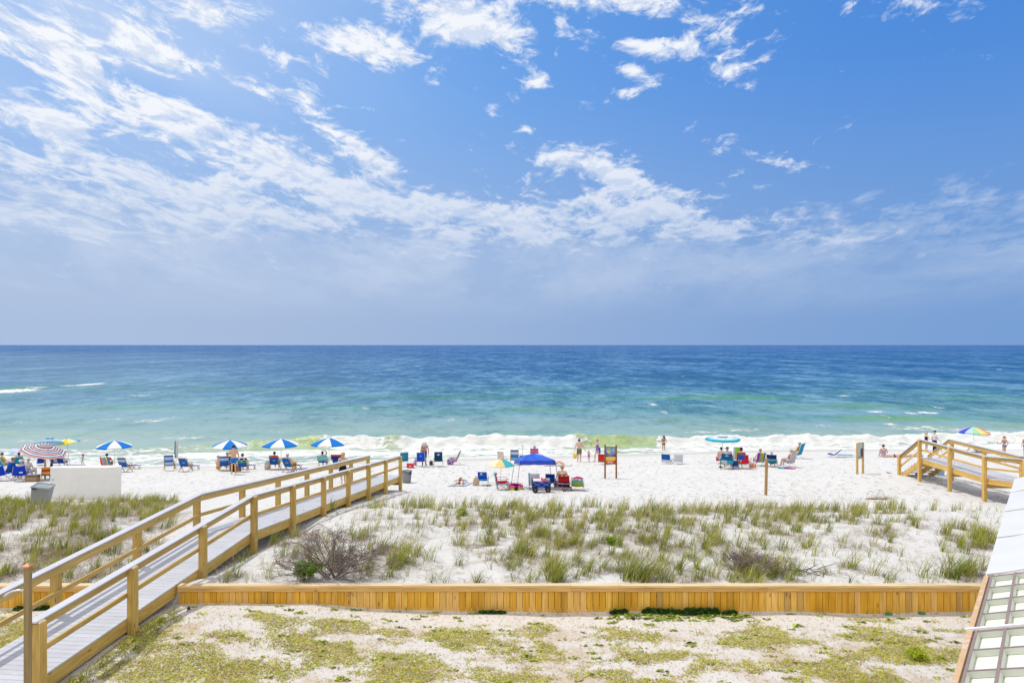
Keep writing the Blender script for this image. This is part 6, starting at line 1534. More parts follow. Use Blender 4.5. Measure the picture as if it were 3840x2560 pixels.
l = G(2208, 1731); person('toddler in a pink sun hat and purple swimsuit holding the man\'s hand', l, 0, J, .80, FAIR, True, fat=1.25, wear=[('suit', lambda sp, th, z: (.62, .25, .45) if sp < .25 else (.38, .38, .62)), ('trunks', (.62, .25, .45), .4)], hair=((.4, .25, .12),), hat=('sunhat', (.72, .35, .50)), child=True)
J = pose_stand(); J['anL'] = V3(-.10, .16, .10); J['knL'] = V3(-.10, .16, .52); J['toL'] = V3(-.10, .32, .04); J['anR'] = V3(.1, -.24, .12); J['knR'] = V3(.1, -.06, .50); J['toR'] = V3(.1, -.14, .03)
J['elL'] = V3(-.24, .12, 1.16); J['wrL'] = V3(-.14, .34, 1.26); J['hdL'] = V3(-.10, .42, 1.30); J['elR'] = V3(.26, .02, 1.14); J['wrR'] = V3(.12, .22, 1.02); J['hdR'] = V3(.06, .28, 1.0); J['face'] = V3(0, 1, -.35)
l = G(2240, 1731); pw, hw = person('woman in a purple swimsuit and white visor walking left and looking at a phone', l, 72, J, 84 / F * l.y, (.66, .42, .32), True, fat=1.08, wear=[('suit', lambda sp, th, z: (.20, .14, .52) if rnd.random() < .75 else (.42, .32, .66))], hair=((.45, .27, .10), 'bun'), hat=('visor', (.80, .80, .80)), vox=.0115, grip='L')
T = thing('phone', 'dark phone in the raised hand of the woman in the purple swimsuit', 'phone', hw('hdL') + V3(-.03, 0, .05), rad(72)); m = MB(); m.box((0, 0, .0), (.075, .012, .15), (.02, .015, .02), Matrix.Rotation(-.7, 3, 'X')); m.build('phone_case', M['plastic'], T)
h = hw('elR'); tw = MB(); tw.sheet([[Vector((.05 * math.sin(j * 1.4) + .02 * i / 9, -.02 + .16 * j / 5, .02 - 1.0 * i / 9)) for j in range(6)] for i in range(10)], 'x', .02, colf=lambda i, j: (.03, .34, .46) if j in (1, 2) else (.02, .12, .36)); o = tw.build('beach_towel', M['cloth']); o.location = h + V3(.10, -.08, -.06); tag(o, 'teal and blue towel over the arm of the woman in the purple swimsuit', 'towel')
c, ci = beach_chair('beach_chair', 'red beach chair half hidden behind the sign on brown posts', 2259, 1741, -2, lambda u, v: (.68, .66, .66) if u < .10 and int(v * 8) % 2 else ((.62, .05, .03) if u < .68 else (.60, .012, .01)), (.5, .02, .02), w=.58, sh=.18, bl=.58, rec=16)
def rules_sign():
    l = G(2290, 1794); T = thing('beach_sign', 'beach rules sign in blue, yellow and red between two brown posts', 'sign', l); s = l.y / F
    for px, b, t in ((2269, 1796, 1668), (2311, 1793, 1667)):
        x = (px - 2290) * s; h = (b - t) * s; p = MB(); p.box((x, 0, h / 2 - .2), (.085, .085, h + .35), (.26, .125, .04)); p.lathe([(.055, h - .03), (.035, h + .0), (.001, h + .01)], 4, Matrix.Translation((x, 0, 0)) @ Matrix.Rotation(math.pi / 4, 4, 'Z'), (.22, .10, .035), False); p.build('post', M['wood'], T)
    z = lambda y: (1794.5 - y) * s
    w = 35.5 * s
    b = MB(); b.box((0, .012, (z(1677) + z(1739)) / 2), (w, .02, z(1677) - z(1739)), (.20, .10, .04)); b.build('backboard', M['wood'], T)
    cr = MB()
    for y in (1677, 1739): cr.bar((-w / 2, 0, z(y)), (w / 2, 0, z(y)), .045, .05, (.24, .12, .05))
    cr.build('cross_rail', M['wood'], T)
    pn = MB(); nx, nz = 44, 70; x0, x1, za, zb = -w / 2 + .005, w / 2 - .005, z(1738), z(1678.5)
    rr = random.Random(3)
    def colr(u, v):        # u from the left, v from the top
        if v < .55:
            c = (.05 + .22 * max(0, 1 - v * 1.6) * (.5 + .5 * math.sin(u * 7 + v * 5)), .10 + .26 * max(0, 1 - v * 1.8), .42 + .12 * (1 - v))
            if v > .40: c = (.015, .03, .30)
            if math.hypot((u - .30) * 1.0, (v - .225) * 1.35) < .17 or abs(u - .30) / .25 + abs(v - .215) / .13 < 1: c = (.75, .58, .03)
            if abs(v - .165) < .018 and abs(u - .29) < .07: c = (.06, .03, .03)
            if .62 < u < .97 and .03 < v < .27 and (int(u * 30) * 7 + int(v * 60) * 3) % 4 < 2: c = (.35, .48, .62)
            if .04 < u < .5 and .015 < v < .05 and int(u * 40) % 3: c = (.55, .58, .6)
            for a, e, q in ((.52, .96, .325), (.30, .70, .405), (.03, .30, .445), (.36, .64, .445), (.68, .95, .445)):
                if a < u < e and abs(v - q) < .010 and int(u * 60) % 4: c = (.62, .66, .72)
            return c
        if v < .61:
            return (.74, .70, .68) if (abs(v - .55) < .012 and .18 < u < .82 and int(u * 50) % 5) or (abs(v - .592) < .010 and .02 < u < .98 and int(u * 50) % 6) else (.60, .03, .04)
        if v < .79: return (.68, .48, .03) if (abs(v - .665) < .012 and .12 < u < .9 and int(u * 40) % 4) else (.76, .60, .05)
        for a, e, q in ((.16, .92, .835), (.16, .78, .885), (.20, .68, .92), (.16, .80, .965)):
            if a < u < e and abs(v - q) < .012 and int(u * 50) % 6: return (.76, .72, .70)
        for q in (.835, .885, .965):
            if .07 < u < .12 and abs(v - q) < .012: return (.76, .5, .2)
        return (.58 + .1 * (1 - u), .10 * (1 - u) + .01, .03)
    vs = [(x0 + (x1 - x0) * i / nx, -.004, zb + (za - zb) * j / nz) for j in range(nz + 1) for i in range(nx + 1)]
    fs = []; cs = []
    for j in range(nz):
        for i in range(nx): fs.append((j * (nx + 1) + i, (j + 1) * (nx + 1) + i, (j + 1) * (nx + 1) + i + 1, j * (nx + 1) + i + 1)); cs.append(colr((i + .5) / nx, (j + .5) / nz))
    pn.add(vs, fs, cs); pn.build('sign_face', M['paint'], T)
    y0, y1 = z(1713), z(1722.5); yb = MB(); yb.hexa([(-w / 2 - .02, -.016, y1), (w / 2 + .02, -.016, y1), (w / 2 + .02, -.006, y1), (-w / 2 - .02, -.006, y1), (-w / 2 - .02, -.016, y0), (w / 2 + .02, -.016, y0), (w / 2 + .02, -.006, y0), (-w / 2 - .02, -.006, y0)], (.76, .60, .05)); 
    for i in range(24):
        if i % 5 != 4: yb.box((-w * .36 + w * .72 * i / 24, -.0175, (y0 * .6 + y1 * .4)), (w * .018, .002, .018), (.45, .30, .02))
    yb.build('notice_strip', M['paint'], T)
rules_sign()

# ------------------------------------------------------------------ right of the sign
J = pose_stand(); J['elR'] = V3(.30, -.10, 1.18); J['wrR'] = V3(.20, .0, .98); J['hdR'] = V3(.16, .05, .96); J['face'] = V3(-.6, 1, .05); J['anR'].y -= .05
l = Vector(((2489 - CX) / F * 66.0, 66.0, -2.42)); person('woman in a dark bikini standing ankle deep in the surf facing away', l, 18, J, 1.66, (.50, .31, .21), True, wear=[('top', (.03, .02, .04)), ('bottom', lambda sp, th, z: (.03, .02, .05) if rnd.random() < .7 else (.3, .2, .3))], hair=((.14, .07, .035), 'long'), vox=.0115)
c, ci = beach_chair('beach_chair', 'low blue beach chair alone right of the rules sign', 2498, 1739, -14, lambda u, v: (.012, .11, .46) if u > .28 else (.66, .70, .76), (.03, .25, .58), w=.60, sh=.14, bl=.56, rec=12)
c, ci = beach_chair('beach_chair', 'low beach chair under a plain white towel next to the lone blue one', 2543, 1739, 12, (.55, .6, .68), (.5, .55, .65), w=.54, sh=.16, bl=.52, rec=14)
drape('plain white towel over the low chair right of the lone blue one', ci, (.66, .67, .74), .3, 1.0, w=.58, lift=.04)
umbrella('turquoise and white umbrella with a vented top over the right hand group', 2710, 1735, 1637, 1.16, [(.05, .46, .60), (.30, .62, .70)], 8, .11, (0, 0), -math.pi / 2 - .62, lambda t: (.62, .72, .76) if t < .62 else ((.35, .64, .72) if t < .85 else (.03, .42, .58)), valance=.11, vent=(.12, .50, .64))
bk = G(2679, 1726); bucket('toy_bucket', 'red bucket lying on its side left of the turquoise umbrella', bk + V3(.12, 0, .12), (.62, .03, .10), rad(68), rad(82), 1.7)
J = pose_sit(.03, -.05, .22, .14, 1, 'lap'); person('bare backed man with dark hair sitting on the sand at the turquoise umbrella pole', G(2706, 1729), 6, J, 1.76, FAIR, wear=[('trunks', (.35, .5, .45), .6)], hair=((.03, .02, .02),), vox=.013)
c, ci = camp_chair('large camp chair in dark and light blue with a white name patch', 2727, 1757, -3, lambda u, v: (.015, .11, .30) if u > .36 else ((.03, .38, .52) if v > .5 or v < .1 else (.50, .60, .68)), legc=(.03, .03, .035), w=.78, sh=.44, bh=.56, emblem=((.66, .74, .80), .82, .48, .045, .14), rec=12)
person('man with short grey hair in the large blue camp chair', ci['loc'], -3, pose_sit(ci['sh'], .16, .05, .18), 1.82, (.60, .36, .26), fat=1.12, wear=[('tee', (.55, .62, .70)), ('trunks', (.2, .25, .35))], hair=((.16, .14, .13),), vox=.014)
bag('beach_bag', 'grey bag with a blue towel on it right of the large camp chair', 2757, 1758, .40, .30, .30, ('h', [(.62, (.50, .50, .58)), (1, (.02, .10, .36))]), 0)
bag('backpack', 'dark blue towel pile on the grey bag between the camp chairs', 0, 0, .34, .24, .26, (.015, .10, .36), 20, False, G(2760, 1758) + V3(0, .05, .27), 'towels')
sandals('pair of dark shoes left of the large camp chair', 2702, 1752, (.06, .05, .05), 40)
c, ci = beach_chair('beach_chair', 'lime green high backed chair behind the red camp chair', 2766, 1739, 10, lambda u, v: (.30, .60, .06) if .12 < v else (.62, .68, .72), (.28, .55, .08), w=.56, sh=.30, bl=.84, rec=10)
c, ci = camp_chair('red camp chair with a blue patterned towel on its back', 2790, 1757, -16, (.66, .012, .03), legc=(.45, .45, .48), w=.74, sh=.42, bh=.50, tapered=False, rec=10)
drape('blue patterned towel with a mint hem on the back of the red camp chair', ci, lambda u, v: (.25, .66, .52) if u < .22 else ((.01, .05, .36) if int(u * 20 + v * 13) % 3 else (.02, .22, .50)), .3, .92, w=.40, lift=.05, shift=-.05)
J = pose_sit(ci['sh'], .0, .05); person('dark haired person in red in the red camp chair', ci['loc'] + V3(-.12, .06, 0), 14, J, 1.70, FAIR, True, wear=[('tee', (.62, .012, .04)), ('trunks', (.05, .03, .08))], hair=((.015, .012, .018), 'bun'), vox=.015)
bag('swim_float', 'crumpled orange and white float bag on the sand right of the red camp chair', 2822, 1753, .40, .28, .30, ('mix', [(.72, .25, .08), (.75, .62, .5), (.72, .40, .2), (.66, .06, .06)], 3), 0, False, cat='float')
c, ci = beach_chair('beach_chair', 'beach chair under the purple and lime striped towel', 2850, 1746, 28, (.4, .4, .45), (.02, .05, .3), w=.58, sh=.24, bl=.66, rec=20)
drape('purple, lime, teal and navy striped towel on the chair left of the bare post', ci, ('v', [(.40, .05, .42), (.35, .04, .45), (.10, .42, .55), (.42, .55, .02), (.45, .58, .03), (.72, .55, .3), (.015, .04, .25), (.70, .66, .70)]), .6, .9, w=.58)
person('person with bare legs stretched left from the purple and lime striped chair', ci['loc'], 30, pose_sit(ci['sh'], .28, .12), 1.66, FAIR, True, wear=[('suit', (.03, .04, .22))], hair=((.42, .30, .20), 'bun'), vox=.015)
c, ci = beach_chair('beach_chair', 'dark teal beach chair right of the bare post with a white haired sitter', 2894, 1751, -4, ('h', [(.10, (.02, .16, .30)), (.38, (.015, .24, .34)), (.43, (.4, .55, .6)), (.55, (.015, .22, .32)), (1, (.02, .03, .14))]), (.02, .2, .32), w=.60, sh=.24, bl=.60, rec=18)
person('white haired person low in the dark teal chair', ci['loc'] + V3(0, 0, -.06), -4, pose_sit(ci['sh'], .22, .05), 1.62, FAIR, wear=[('tee', (.3, .4, .5)), ('trunks', (.1, .1, .2))], hair=((.66, .64, .62),), vox=.016)
c, ci = beach_chair('beach_chair', 'pale mesh beach chair turned left beside the bright towel', 2966, 1751, 52, (.55, .50, .52), (.5, .45, .5), w=.56, sh=.26, bl=.70, rec=18)
person('person in a blue and white swimsuit with legs stretched left in the pale mesh chair', ci['loc'], 58, pose_sit(ci['sh'], .25, .1), 1.68, (.64, .40, .32), True, wear=[('suit', lambda sp, th, z: (.02, .12, .32) if rnd.random() < .6 else (.4, .6, .66))], hair=((.5, .42, .34),), vox=.015)
towel_flat('bright blue and magenta towel on the sand in front of the pale mesh chair', 2950, 1757, 1.0, .6, 4, ('v', [(.03, .42, .62), (.08, .45, .65), (.05, .10, .42), (.55, .03, .28), (.66, .10, .32), (.62, .35, .45)]))
c, ci = beach_chair('beach_chair', 'tall teal beach chair turned left with a sitter in yellow', 2996, 1719, 62, (.02, .32, .52), (.015, .10, .30), w=.60, sh=.28, bl=.90, rec=20)
person('person in a yellow shirt and pale cap in the tall teal chair', ci['loc'], 63, pose_sit(ci['sh'], .30, .1), 1.74, (.64, .40, .32), wear=[('tee', (.74, .45, .05)), ('trunks', (.3, .3, .35), .6)], hair=((.4, .35, .3),), hat=('cap', (.55, .56, .62)), vox=.015)
c, ci = beach_chair('beach_chair', 'empty blue beach chair leaning far back with a mat behind it', 3128, 1714, 74, (.012, .10, .48), (.012, .07, .42), w=.62, sh=.16, bl=.64, rec=44)
def cot():
    T = thing('folding_cot', 'low light blue folding cot on the sand left of the framed notice', 'cot', G(3172, 1713), rad(-86)); m = MB(); m.sheet([[Vector((.28 * (j / 4 - .5) * 2, 1.25 * (i / 8 - .5), .15 + .05 * (i / 8 - .5) * -1 - .02 * (1 - abs(j - 2) / 2))) for j in range(5)] for i in range(9)], (.12, .42, .66), .014); m.build('cot_cloth', M['cloth'], T)
    for y in (-.45, 0, .45):
        l_ = MB(); l_.tube([(-.28, y, .12), (-.26, y + .08, -.01), (.26, y + .08, -.01), (.28, y, .12)], .011, ALU, 5); l_.build('leg', M['metal'], T)
cot()
def notice():
    l = G(3226, 1777); T = thing('notice_board', 'tall framed beach notice on two yellow pine posts standing alone', 'sign', l); s = l.y / F
    a = Vector(((3214.5 - CX) / F * (l.y - .2) - l.x, -.2, 0)); b = Vector(((3236 - CX) / F * (l.y + .15) - l.x, .15, 0)); zt = lambda y, d: (1777 - y) * s
    H = 118 * s
    for p in (a, b):
        m = MB(); g = gz(l.x + p.x, l.y + p.y) - l.z; m.box((p.x, p.y, (H + g) / 2 - .1), (.09, .09, H - g + .2), PINE_IN, Matrix.Rotation(math.atan2(b.y - a.y, b.x - a.x), 3, 'Z')); m.build('post', M['wood'], T)
    f = MB(); f.bar(a + V3(0, 0, H - .02), b + V3(0, 0, H - .02), .05, .05, PINE_IN); f.bar(a + V3(0, 0, H * .505), b + V3(0, 0, H * .505), .05, .05, PINE_IN); f.build('cross_rail', M['wood'], T)
    e = (b - a).normalized(); n_ = Vector((e.y, -e.x, 0)); a2, b2 = a + e * .05 + n_ * .012, b - e * .05 + n_ * .012
    n, m2 = 14, 26
    def cf(u, v):
        if v > .92: return (.42, .50, .60)
        if .82 < v < .89 and int(u * 12) % 3: return (.35, .42, .56)
        if abs(v - .79) < .015: return (.25, .34, .46)
        if .50 < u < .74 and .12 < v < .64: return (.12, .10, .30) if int(v * 40) % 3 else (.28, .25, .48)
        if u >= .74 and .05 < v < .64: return (.02, .02, .07)
        if v < .06: return (.08, .14, .26)
        return (.30 + .12 * v, .44 + .10 * v, .52 + .06 * v)
    pn = MB(); vs, fs, cs = [], [], []
    for i in range(m2 + 1):
        for j in range(n + 1): vs.append(a2.lerp(b2, j / n) + V3(0, 0, H * .53 + (H * .44) * i / m2))
    for i in range(m2):
        for j in range(n): fs.append((i * (n + 1) + j, i * (n + 1) + j + 1, (i + 1) * (n + 1) + j + 1, (i + 1) * (n + 1) + j)); cs.append(cf((j + .5) / n, (i + .5) / m2))
    pn.add(vs, fs, cs); pn.build('notice_face', M['paint'], T)
    bk_ = MB(); bk_.hexa([q + n_ * -.02 + V3(0, 0, z_) for z_ in (H * .53, H * .97) for q in (a2, b2, b2 + n_ * .012, a2 + n_ * .012)], (.4, .4, .4)); bk_.build('backboard', M['wood'], T)
notice()
def lone_post():
    l = G(2873, 1856); H = 138 / F * l.y; T = thing('sand_post', 'single bare wooden post standing alone in the sand', 'post', l); m = MB(); m.box((.0, 0, H / 2 - .2), (.095, .095, H + .4), (.40, .235, .10), Matrix.Rotation(.5, 3, 'Z') @ Matrix.Rotation(.035, 3, 'Y')); m.build('post_shaft', M['wood'], T)
lone_post()
J = pose_sit(.02, -.1, .25, .12); J['elL'] = V3(-.24, .3, .42); J['wrL'] = V3(-.14, .5, .40); J['hdL'] = V3(-.1, .55, .36)
person('woman with a hair bun and a patterned swimsuit sitting on the sand near the steps', G(3316, 1714), 18, J, 1.66, (.62, .38, .28), True, wear=[('suit', lambda sp, th, z: (.30, .26, .50) if rnd.random() < .6 else (.6, .56, .68))], hair=((.10, .07, .06), 'bun'), vox=.013)
J = pose_lie(True); J['hed'] = V3(0, .72, .34); J['nek'] = V3(0, .60, .25); J['che'] = V3(0, .42, .20); J['face'] = V3(0, 1, .1); J['up'] = V3(0, -.1, 1)
for k, s in (('R', 1), ('L', -1)): J['sh' + k] = V3(s * .18, .52, .22); J['el' + k] = V3(s * .24, .62, .06); J['wr' + k] = V3(s * .12, .80, .05); J['hd' + k] = V3(s * .06, .86, .05)
person('man in dark briefs lying on his front with head raised beside the seated woman', G(3352, 1714), -82, J, 1.74, (.62, .36, .28), wear=[('bottom', (.02, .015, .03))], hair=((.03, .02, .02),), vox=.013)
J = pose_lie(True); person('sunbather with dark hair lying flat behind the steps of the right boardwalk', G(3412, 1713), -88, J, 1.68, (.64, .40, .30), True, wear=[('bottom', (.5, .45, .5)), ('top', (.5, .45, .5))], hair=((.04, .02, .02),), vox=.014)
J = pose_stand(); J['elR'] = V3(.25, .1, 1.15); J['wrR'] = V3(.2, .32, 1.12); J['hdR'] = V3(.18, .4, 1.12)
l = G(3474, 1690); person('woman in a navy swim dress and tan cap standing beside the man in black trousers', l, -62, J, 70 / F * l.y, (.64, .42, .32), True, fat=1.02, wear=[('suit', (.012, .012, .10)), ('skirt', (.012, .012, .10), .66)], hair=((.55, .42, .25), 'pony'), hat=('cap', (.48, .38, .26)), vox=.0125)
J = pose_stand(); J['elR'] = V3(.26, .02, 1.14); J['wrR'] = V3(.28, .22, .98); J['hdR'] = V3(.28, .30, .95)
l = G(3505, 1698); pm, hm = person('man in a white shirt, black trousers and dark cap standing with a cane', l, -48, J, 84 / F * l.y, (.60, .38, .28), wear=[('tee', (.74, .74, .78)), ('trousers', (.015, .010, .018))], hair=((.3, .28, .26),), hat=('cap', (.015, .015, .035)), vox=.0125, grip='R')
h = hm('hdR'); g = gz(h.x + .12, h.y + .05); T = thing('walking_cane', 'thin dark cane held by the man in the white shirt', 'cane', (h.x + .12, h.y + .05, g)); m = MB(); m.tube([(0, 0, -.02), (-.12, -.05, h.z - g)], .010, (.06, .04, .03), 6); m.tube([(-.12, -.05, h.z - g), (-.10, -.04, h.z - g + .05), (-.05, -.02, h.z - g + .05)], .011, (.05, .03, .02), 6); m.build('cane_shaft', M['wood'], T)
RB = [(.30, .28, .66), (.03, .08, .50), (.42, .62, .76), (.36, .68, .36), (.76, .66, .20), (.74, .40, .20), (.62, .012, .04), (.70, .20, .10)]
umbrella('rainbow umbrella beyond the right boardwalk', 3655, 1697, 1600, 1.24, [(.36, .68, .40), (.80, .68, .24), (.76, .46, .26), (.64, .012, .05), (.64, .012, .05), (.55, .05, .1), (.5, .1, .2), (.5, .3, .5), (.42, .40, .68), (.42, .40, .68), (.42, .40, .68), (.42, .40, .68), (.05, .10, .55), (.48, .64, .80)], 14, .36, (0, 2), -math.pi / 2 - .03, valance=.12, top_px=3650)
towel_flat('dark blue beach blanket under the man in striped shorts', 3665, 1695, .9, 1.9, 84, (.10, .14, .30))
J = pose_lie(False, .30); 
person('man in teal striped shorts lying on his back with knees up under the rainbow umbrella', G(3652, 1694) + V3(.2, 0, .05), -88, J, 1.76, (.64, .36, .26), wear=[('trunks', lambda sp, th, z: [(.02, .22, .26), (.66, .70, .70), (.02, .14, .20)][int(abs(th) * 8) % 3], .8)], hair=((.05, .03, .02),), vox=.013)
J = pose_stand(); J['elL'] = V3(-.25, .10, 1.16); J['wrL'] = V3(-.22, .34, 1.10); J['hdL'] = V3(-.21, .43, 1.13); J['elR'] = V3(.30, -.10, 1.18); J['wrR'] = V3(.24, -.02, .94); J['hdR'] = V3(.22, .02, .84); J['face'] = V3(-.1, 1, -.25); J['anL'].y += .1; J['toL'].y += .1
l = G(3766, 1712); pb, hb_ = person('woman in a blue bikini and purple visor carrying a pink cup', l, 48, J, 77 / F * l.y, (.60, .35, .24), True, wear=[('top', (.18, .14, .50)), ('bottom', (.012, .14, .52))], hair=((.38, .22, .10), 'pony'), hat=('visor', (.36, .12, .42)), vox=.0115, grip='L')
h = hb_('hdL'); T = thing('drink_cup', 'pink drink cup in the hand of the woman in the blue bikini', 'cup', h + V3(-.02, 0, -.04)); m = MB(); m.lathe([(.036, 0), (.045, .14), (.040, .14), (.03, .01)], 14, None, (.62, .25, .25)); m.build('cup_body', M['plastic'], T)
l = G(3846, 1712); person('person in a dark purple swimsuit cut off by the right edge', l, 20, pose_stand(), 78 / F * l.y, (.60, .35, .26), True, wear=[('suit', (.10, .05, .30))], hair=((.2, .1, .05),), vox=.014)
J = pose_lie(False); person('sunbather whose bare feet show below the rail at the far right', G(3822, 1738), -86, J, 1.70, (.64, .38, .28), wear=[('trunks', (.1, .2, .4))], hair=((.05, .03, .02),), vox=.016)
towel_flat('blue and white blanket behind the rail of the right boardwalk', 3750, 1728, 1.6, .9, 3, ('v', [(.45, .50, .66), (.66, .68, .74), (.2, .3, .5), (.66, .68, .74)]))
def blue_bin():
    T = thing('storage_bin', 'small light blue plastic bin standing behind the boardwalk steps', 'bin', G(3526, 1781)); b = MB(); b.hexa([(-.13, -.13, -.02), (.13, -.13, -.02), (.13, .13, -.02), (-.13, .13, -.02), (-.16, -.16, .36), (.16, -.16, .36), (.16, .16, .36), (-.16, .16, .36)], (.22, .46, .70)); b.build('bin_body', M['plastic'], T); r = MB(); r.box((0, 0, .375), (.35, .35, .03), (.18, .40, .64)); r.build('lid', M['plastic'], T)
blue_bin()
sandals('grey and white sandals left on the sand by the boardwalk steps', 3333, 1774, (.45, .44, .46), 60)

# ------------------------------------------------------------------ lawn side
for px, py, w in ((3333, 2303, 'utility cover nearer the middle of the plank wall'), (3457, 2302, 'utility cover nearer the white roof')):
    T = thing('valve_cover', 'oval green ' + w, 'valve cover', G(px, py), .2, 'green covers set in the sand by the wall'); m = MB(); m.lathe([(.001, .028), (.060, .028), (.072, .018), (.074, -.04)], 24, Matrix.Diagonal((1.15, .8, 1, 1)), (.02, .26, .13)); m.build('lid', M['plastic'], T); m = MB(); m.lathe([(.012, .029), (.012, .032), (.001, .032)], 8, Matrix.Translation((-.03, 0, 0)), (.01, .04, .02)); m.build('lock_hole', M['rubber'], T)
for px, py, w in ((708, 2284, 'round black plastic cap on the sand at the left end of the plank wall'), (2375, 2322, 'round black cap on the sand below the middle of the plank wall')):
    T = thing('lawn_sprinkler', w, 'sprinkler', G(px, py)); m = MB(); m.lathe([(.036, -.03), (.036, .03), (.030, .044), (.001, .05)], 14, None, (.015, .014, .016)); m.build('sprinkler_cap', M['plastic'], T); m = MB(); m.lathe([(.012, .046), (.012, .062), (.001, .064)], 8, None, (.05, .05, .055)); m.build('nozzle', M['plastic'], T)
# ------------------------------------------------------------------ dune grass, shrubs, lawn
vr = random.Random(77); nr_ = np.random.RandomState(7)
class Blades:
    def __init__(self): self.V = []; self.Q = []; self.C = []; self.n = 0
    def blade(self, p, h, az, lean, w, col, seg=4, bend=1.6, tip=None, face=None):
        """one tapering curved strip"""
        dx, dy = math.cos(az), math.sin(az); fa = face if face is not None else vr.random() * math.pi
        wx, wy = math.cos(fa), math.sin(fa)
        for i in range(seg + 1):
            t = i / seg; o = lean * t ** bend; zz = h * (t - .28 * lean / max(h, .05) * t ** 3 * .6)
            hw = w * (1 - t) ** .7 * .5 + .0004
            c = (p[0] + dx * o, p[1] + dy * o, p[2] + zz)
            self.V.append((c[0] - wx * hw, c[1] - wy * hw, c[2])); self.V.append((c[0] + wx * hw, c[1] + wy * hw, c[2]))
        for i in range(seg):
            a = self.n + 2 * i; self.Q.append((a, a + 1, a + 3, a + 2))
            k = i / seg; tc = tip or col
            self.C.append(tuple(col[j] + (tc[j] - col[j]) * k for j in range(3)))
        self.n += 2 * (seg + 1)
    def build(self, name, parent=None, mat='leaf'):
        return np_mesh(name, np.array(self.V), np.array(self.Q), M[mat], True, None, parent, np.array(self.C, np.float32))
GREENS = [(.25, .31, .025), (.35, .39, .035), (.11, .18, .02), (.42, .43, .06), (.18, .25, .02), (.30, .34, .04)]
DRY = [(.55, .46, .25), (.46, .37, .22), (.60, .52, .30), (.36, .28, .18)]
LITTER = [(.36, .29, .20), (.27, .20, .15), (.46, .37, .26)]
WIND = -.12      # the blades lean to the right of the view
def clump(B, x, y, h, n, spread, green=.75, wide=.009, flop=.5, z=None):
    wide *= 1.5; n = max(3, int(n * .68))
    z = gz(x, y) if z is None else z
    base = vr.choice(GREENS)
    for i in range(n):
        a = vr.random() * 6.283; r = spread * vr.random() ** .6
        px, py = x + r * math.cos(a), y + r * math.sin(a)
        k = .45 + .55 * vr.random()
        az = WIND + vr.gauss(0, .75) if vr.random() < .72 else a
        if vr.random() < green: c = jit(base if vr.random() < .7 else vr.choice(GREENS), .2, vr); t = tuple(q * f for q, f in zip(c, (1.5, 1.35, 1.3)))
        else: c = jit(vr.choice(DRY), .2, vr); t = c
        B.blade((px, py, z - .02), h * k, az, h * k * flop * (.3 + vr.random() * .9), wide * (.6 + .7 * vr.random()), c, 4, 1.7, t)
def stalk(B, x, y, h):
    z = gz(x, y); az = WIND + vr.gauss(0, .5); c = jit((.52, .42, .22), .2, vr); ln = h * (.25 + .3 * vr.random())
    B.blade((x, y, z), h, az, ln, .006, c, 5, 2.0, c)
    ex, ey = x + math.cos(az) * ln * .9, y + math.sin(az) * ln * .9
    for k in range(7): B.blade((ex + vr.gauss(0, .012), ey + vr.gauss(0, .012), z + h * (.70 + .03 * k)), .05, az + vr.gauss(0, .8), .05, .011, jit((.58, .46, .24), .2, vr), 2, 1.0)
def litter(B, x, y, n, rad_, z=None):
    for i in range(n):
        a = vr.random() * 6.283; r = rad_ * vr.random() ** .5; px, py = x + r * math.cos(a), y + r * math.sin(a)
        L = .10 + .28 * vr.random(); c = jit(vr.choice(LITTER), .25, vr); az = vr.random() * 6.283
        B.blade((px, py, gz(px, py) + .005 + .05 * vr.random()), .02 + .05 * vr.random(), az, L, .006 + .006 * vr.random(), c, 2, 1.0, None, az + 1.57)
def walk_x(y, s): return -9.4 + .1 * y + s * .9
# density of the dune grass right of the walkway, looked up by row and bearing (0 bare .. 1 thick)
def dens(px, py):
    d = .55
    def bl(cx, cy, rx, ry, w): return w * math.exp(-((px - cx) / rx) ** 2 - ((py - cy) / ry) ** 2)
    d += bl(2450, 2110, 420, 90, .75) + bl(2080, 2130, 200, 60, .6) + bl(1480, 2090, 90, 70, .5) + bl(1950, 1970, 350, 70, .35) + bl(2350, 1960, 500, 60, .45) + bl(3700, 1960, 200, 70, .35) + bl(3650, 2030, 130, 110, .8) + bl(2830, 2150, 200, 40, .7) + bl(3100, 1960, 200, 60, .3)
    d -= bl(3150, 2080, 330, 70, .42) + bl(1620, 2090, 110, 90, .40) + bl(1680, 2160, 100, 40, .5) + bl(1500, 1960, 160, 60, .25) + bl(2250, 2150, 70, 45, .5) + bl(3450, 2130, 200, 60, .25) + bl(1280, 1960, 250, 40, .35) + bl(1050, 2100, 120, 120, .3)
    return max(0, min(1, d))
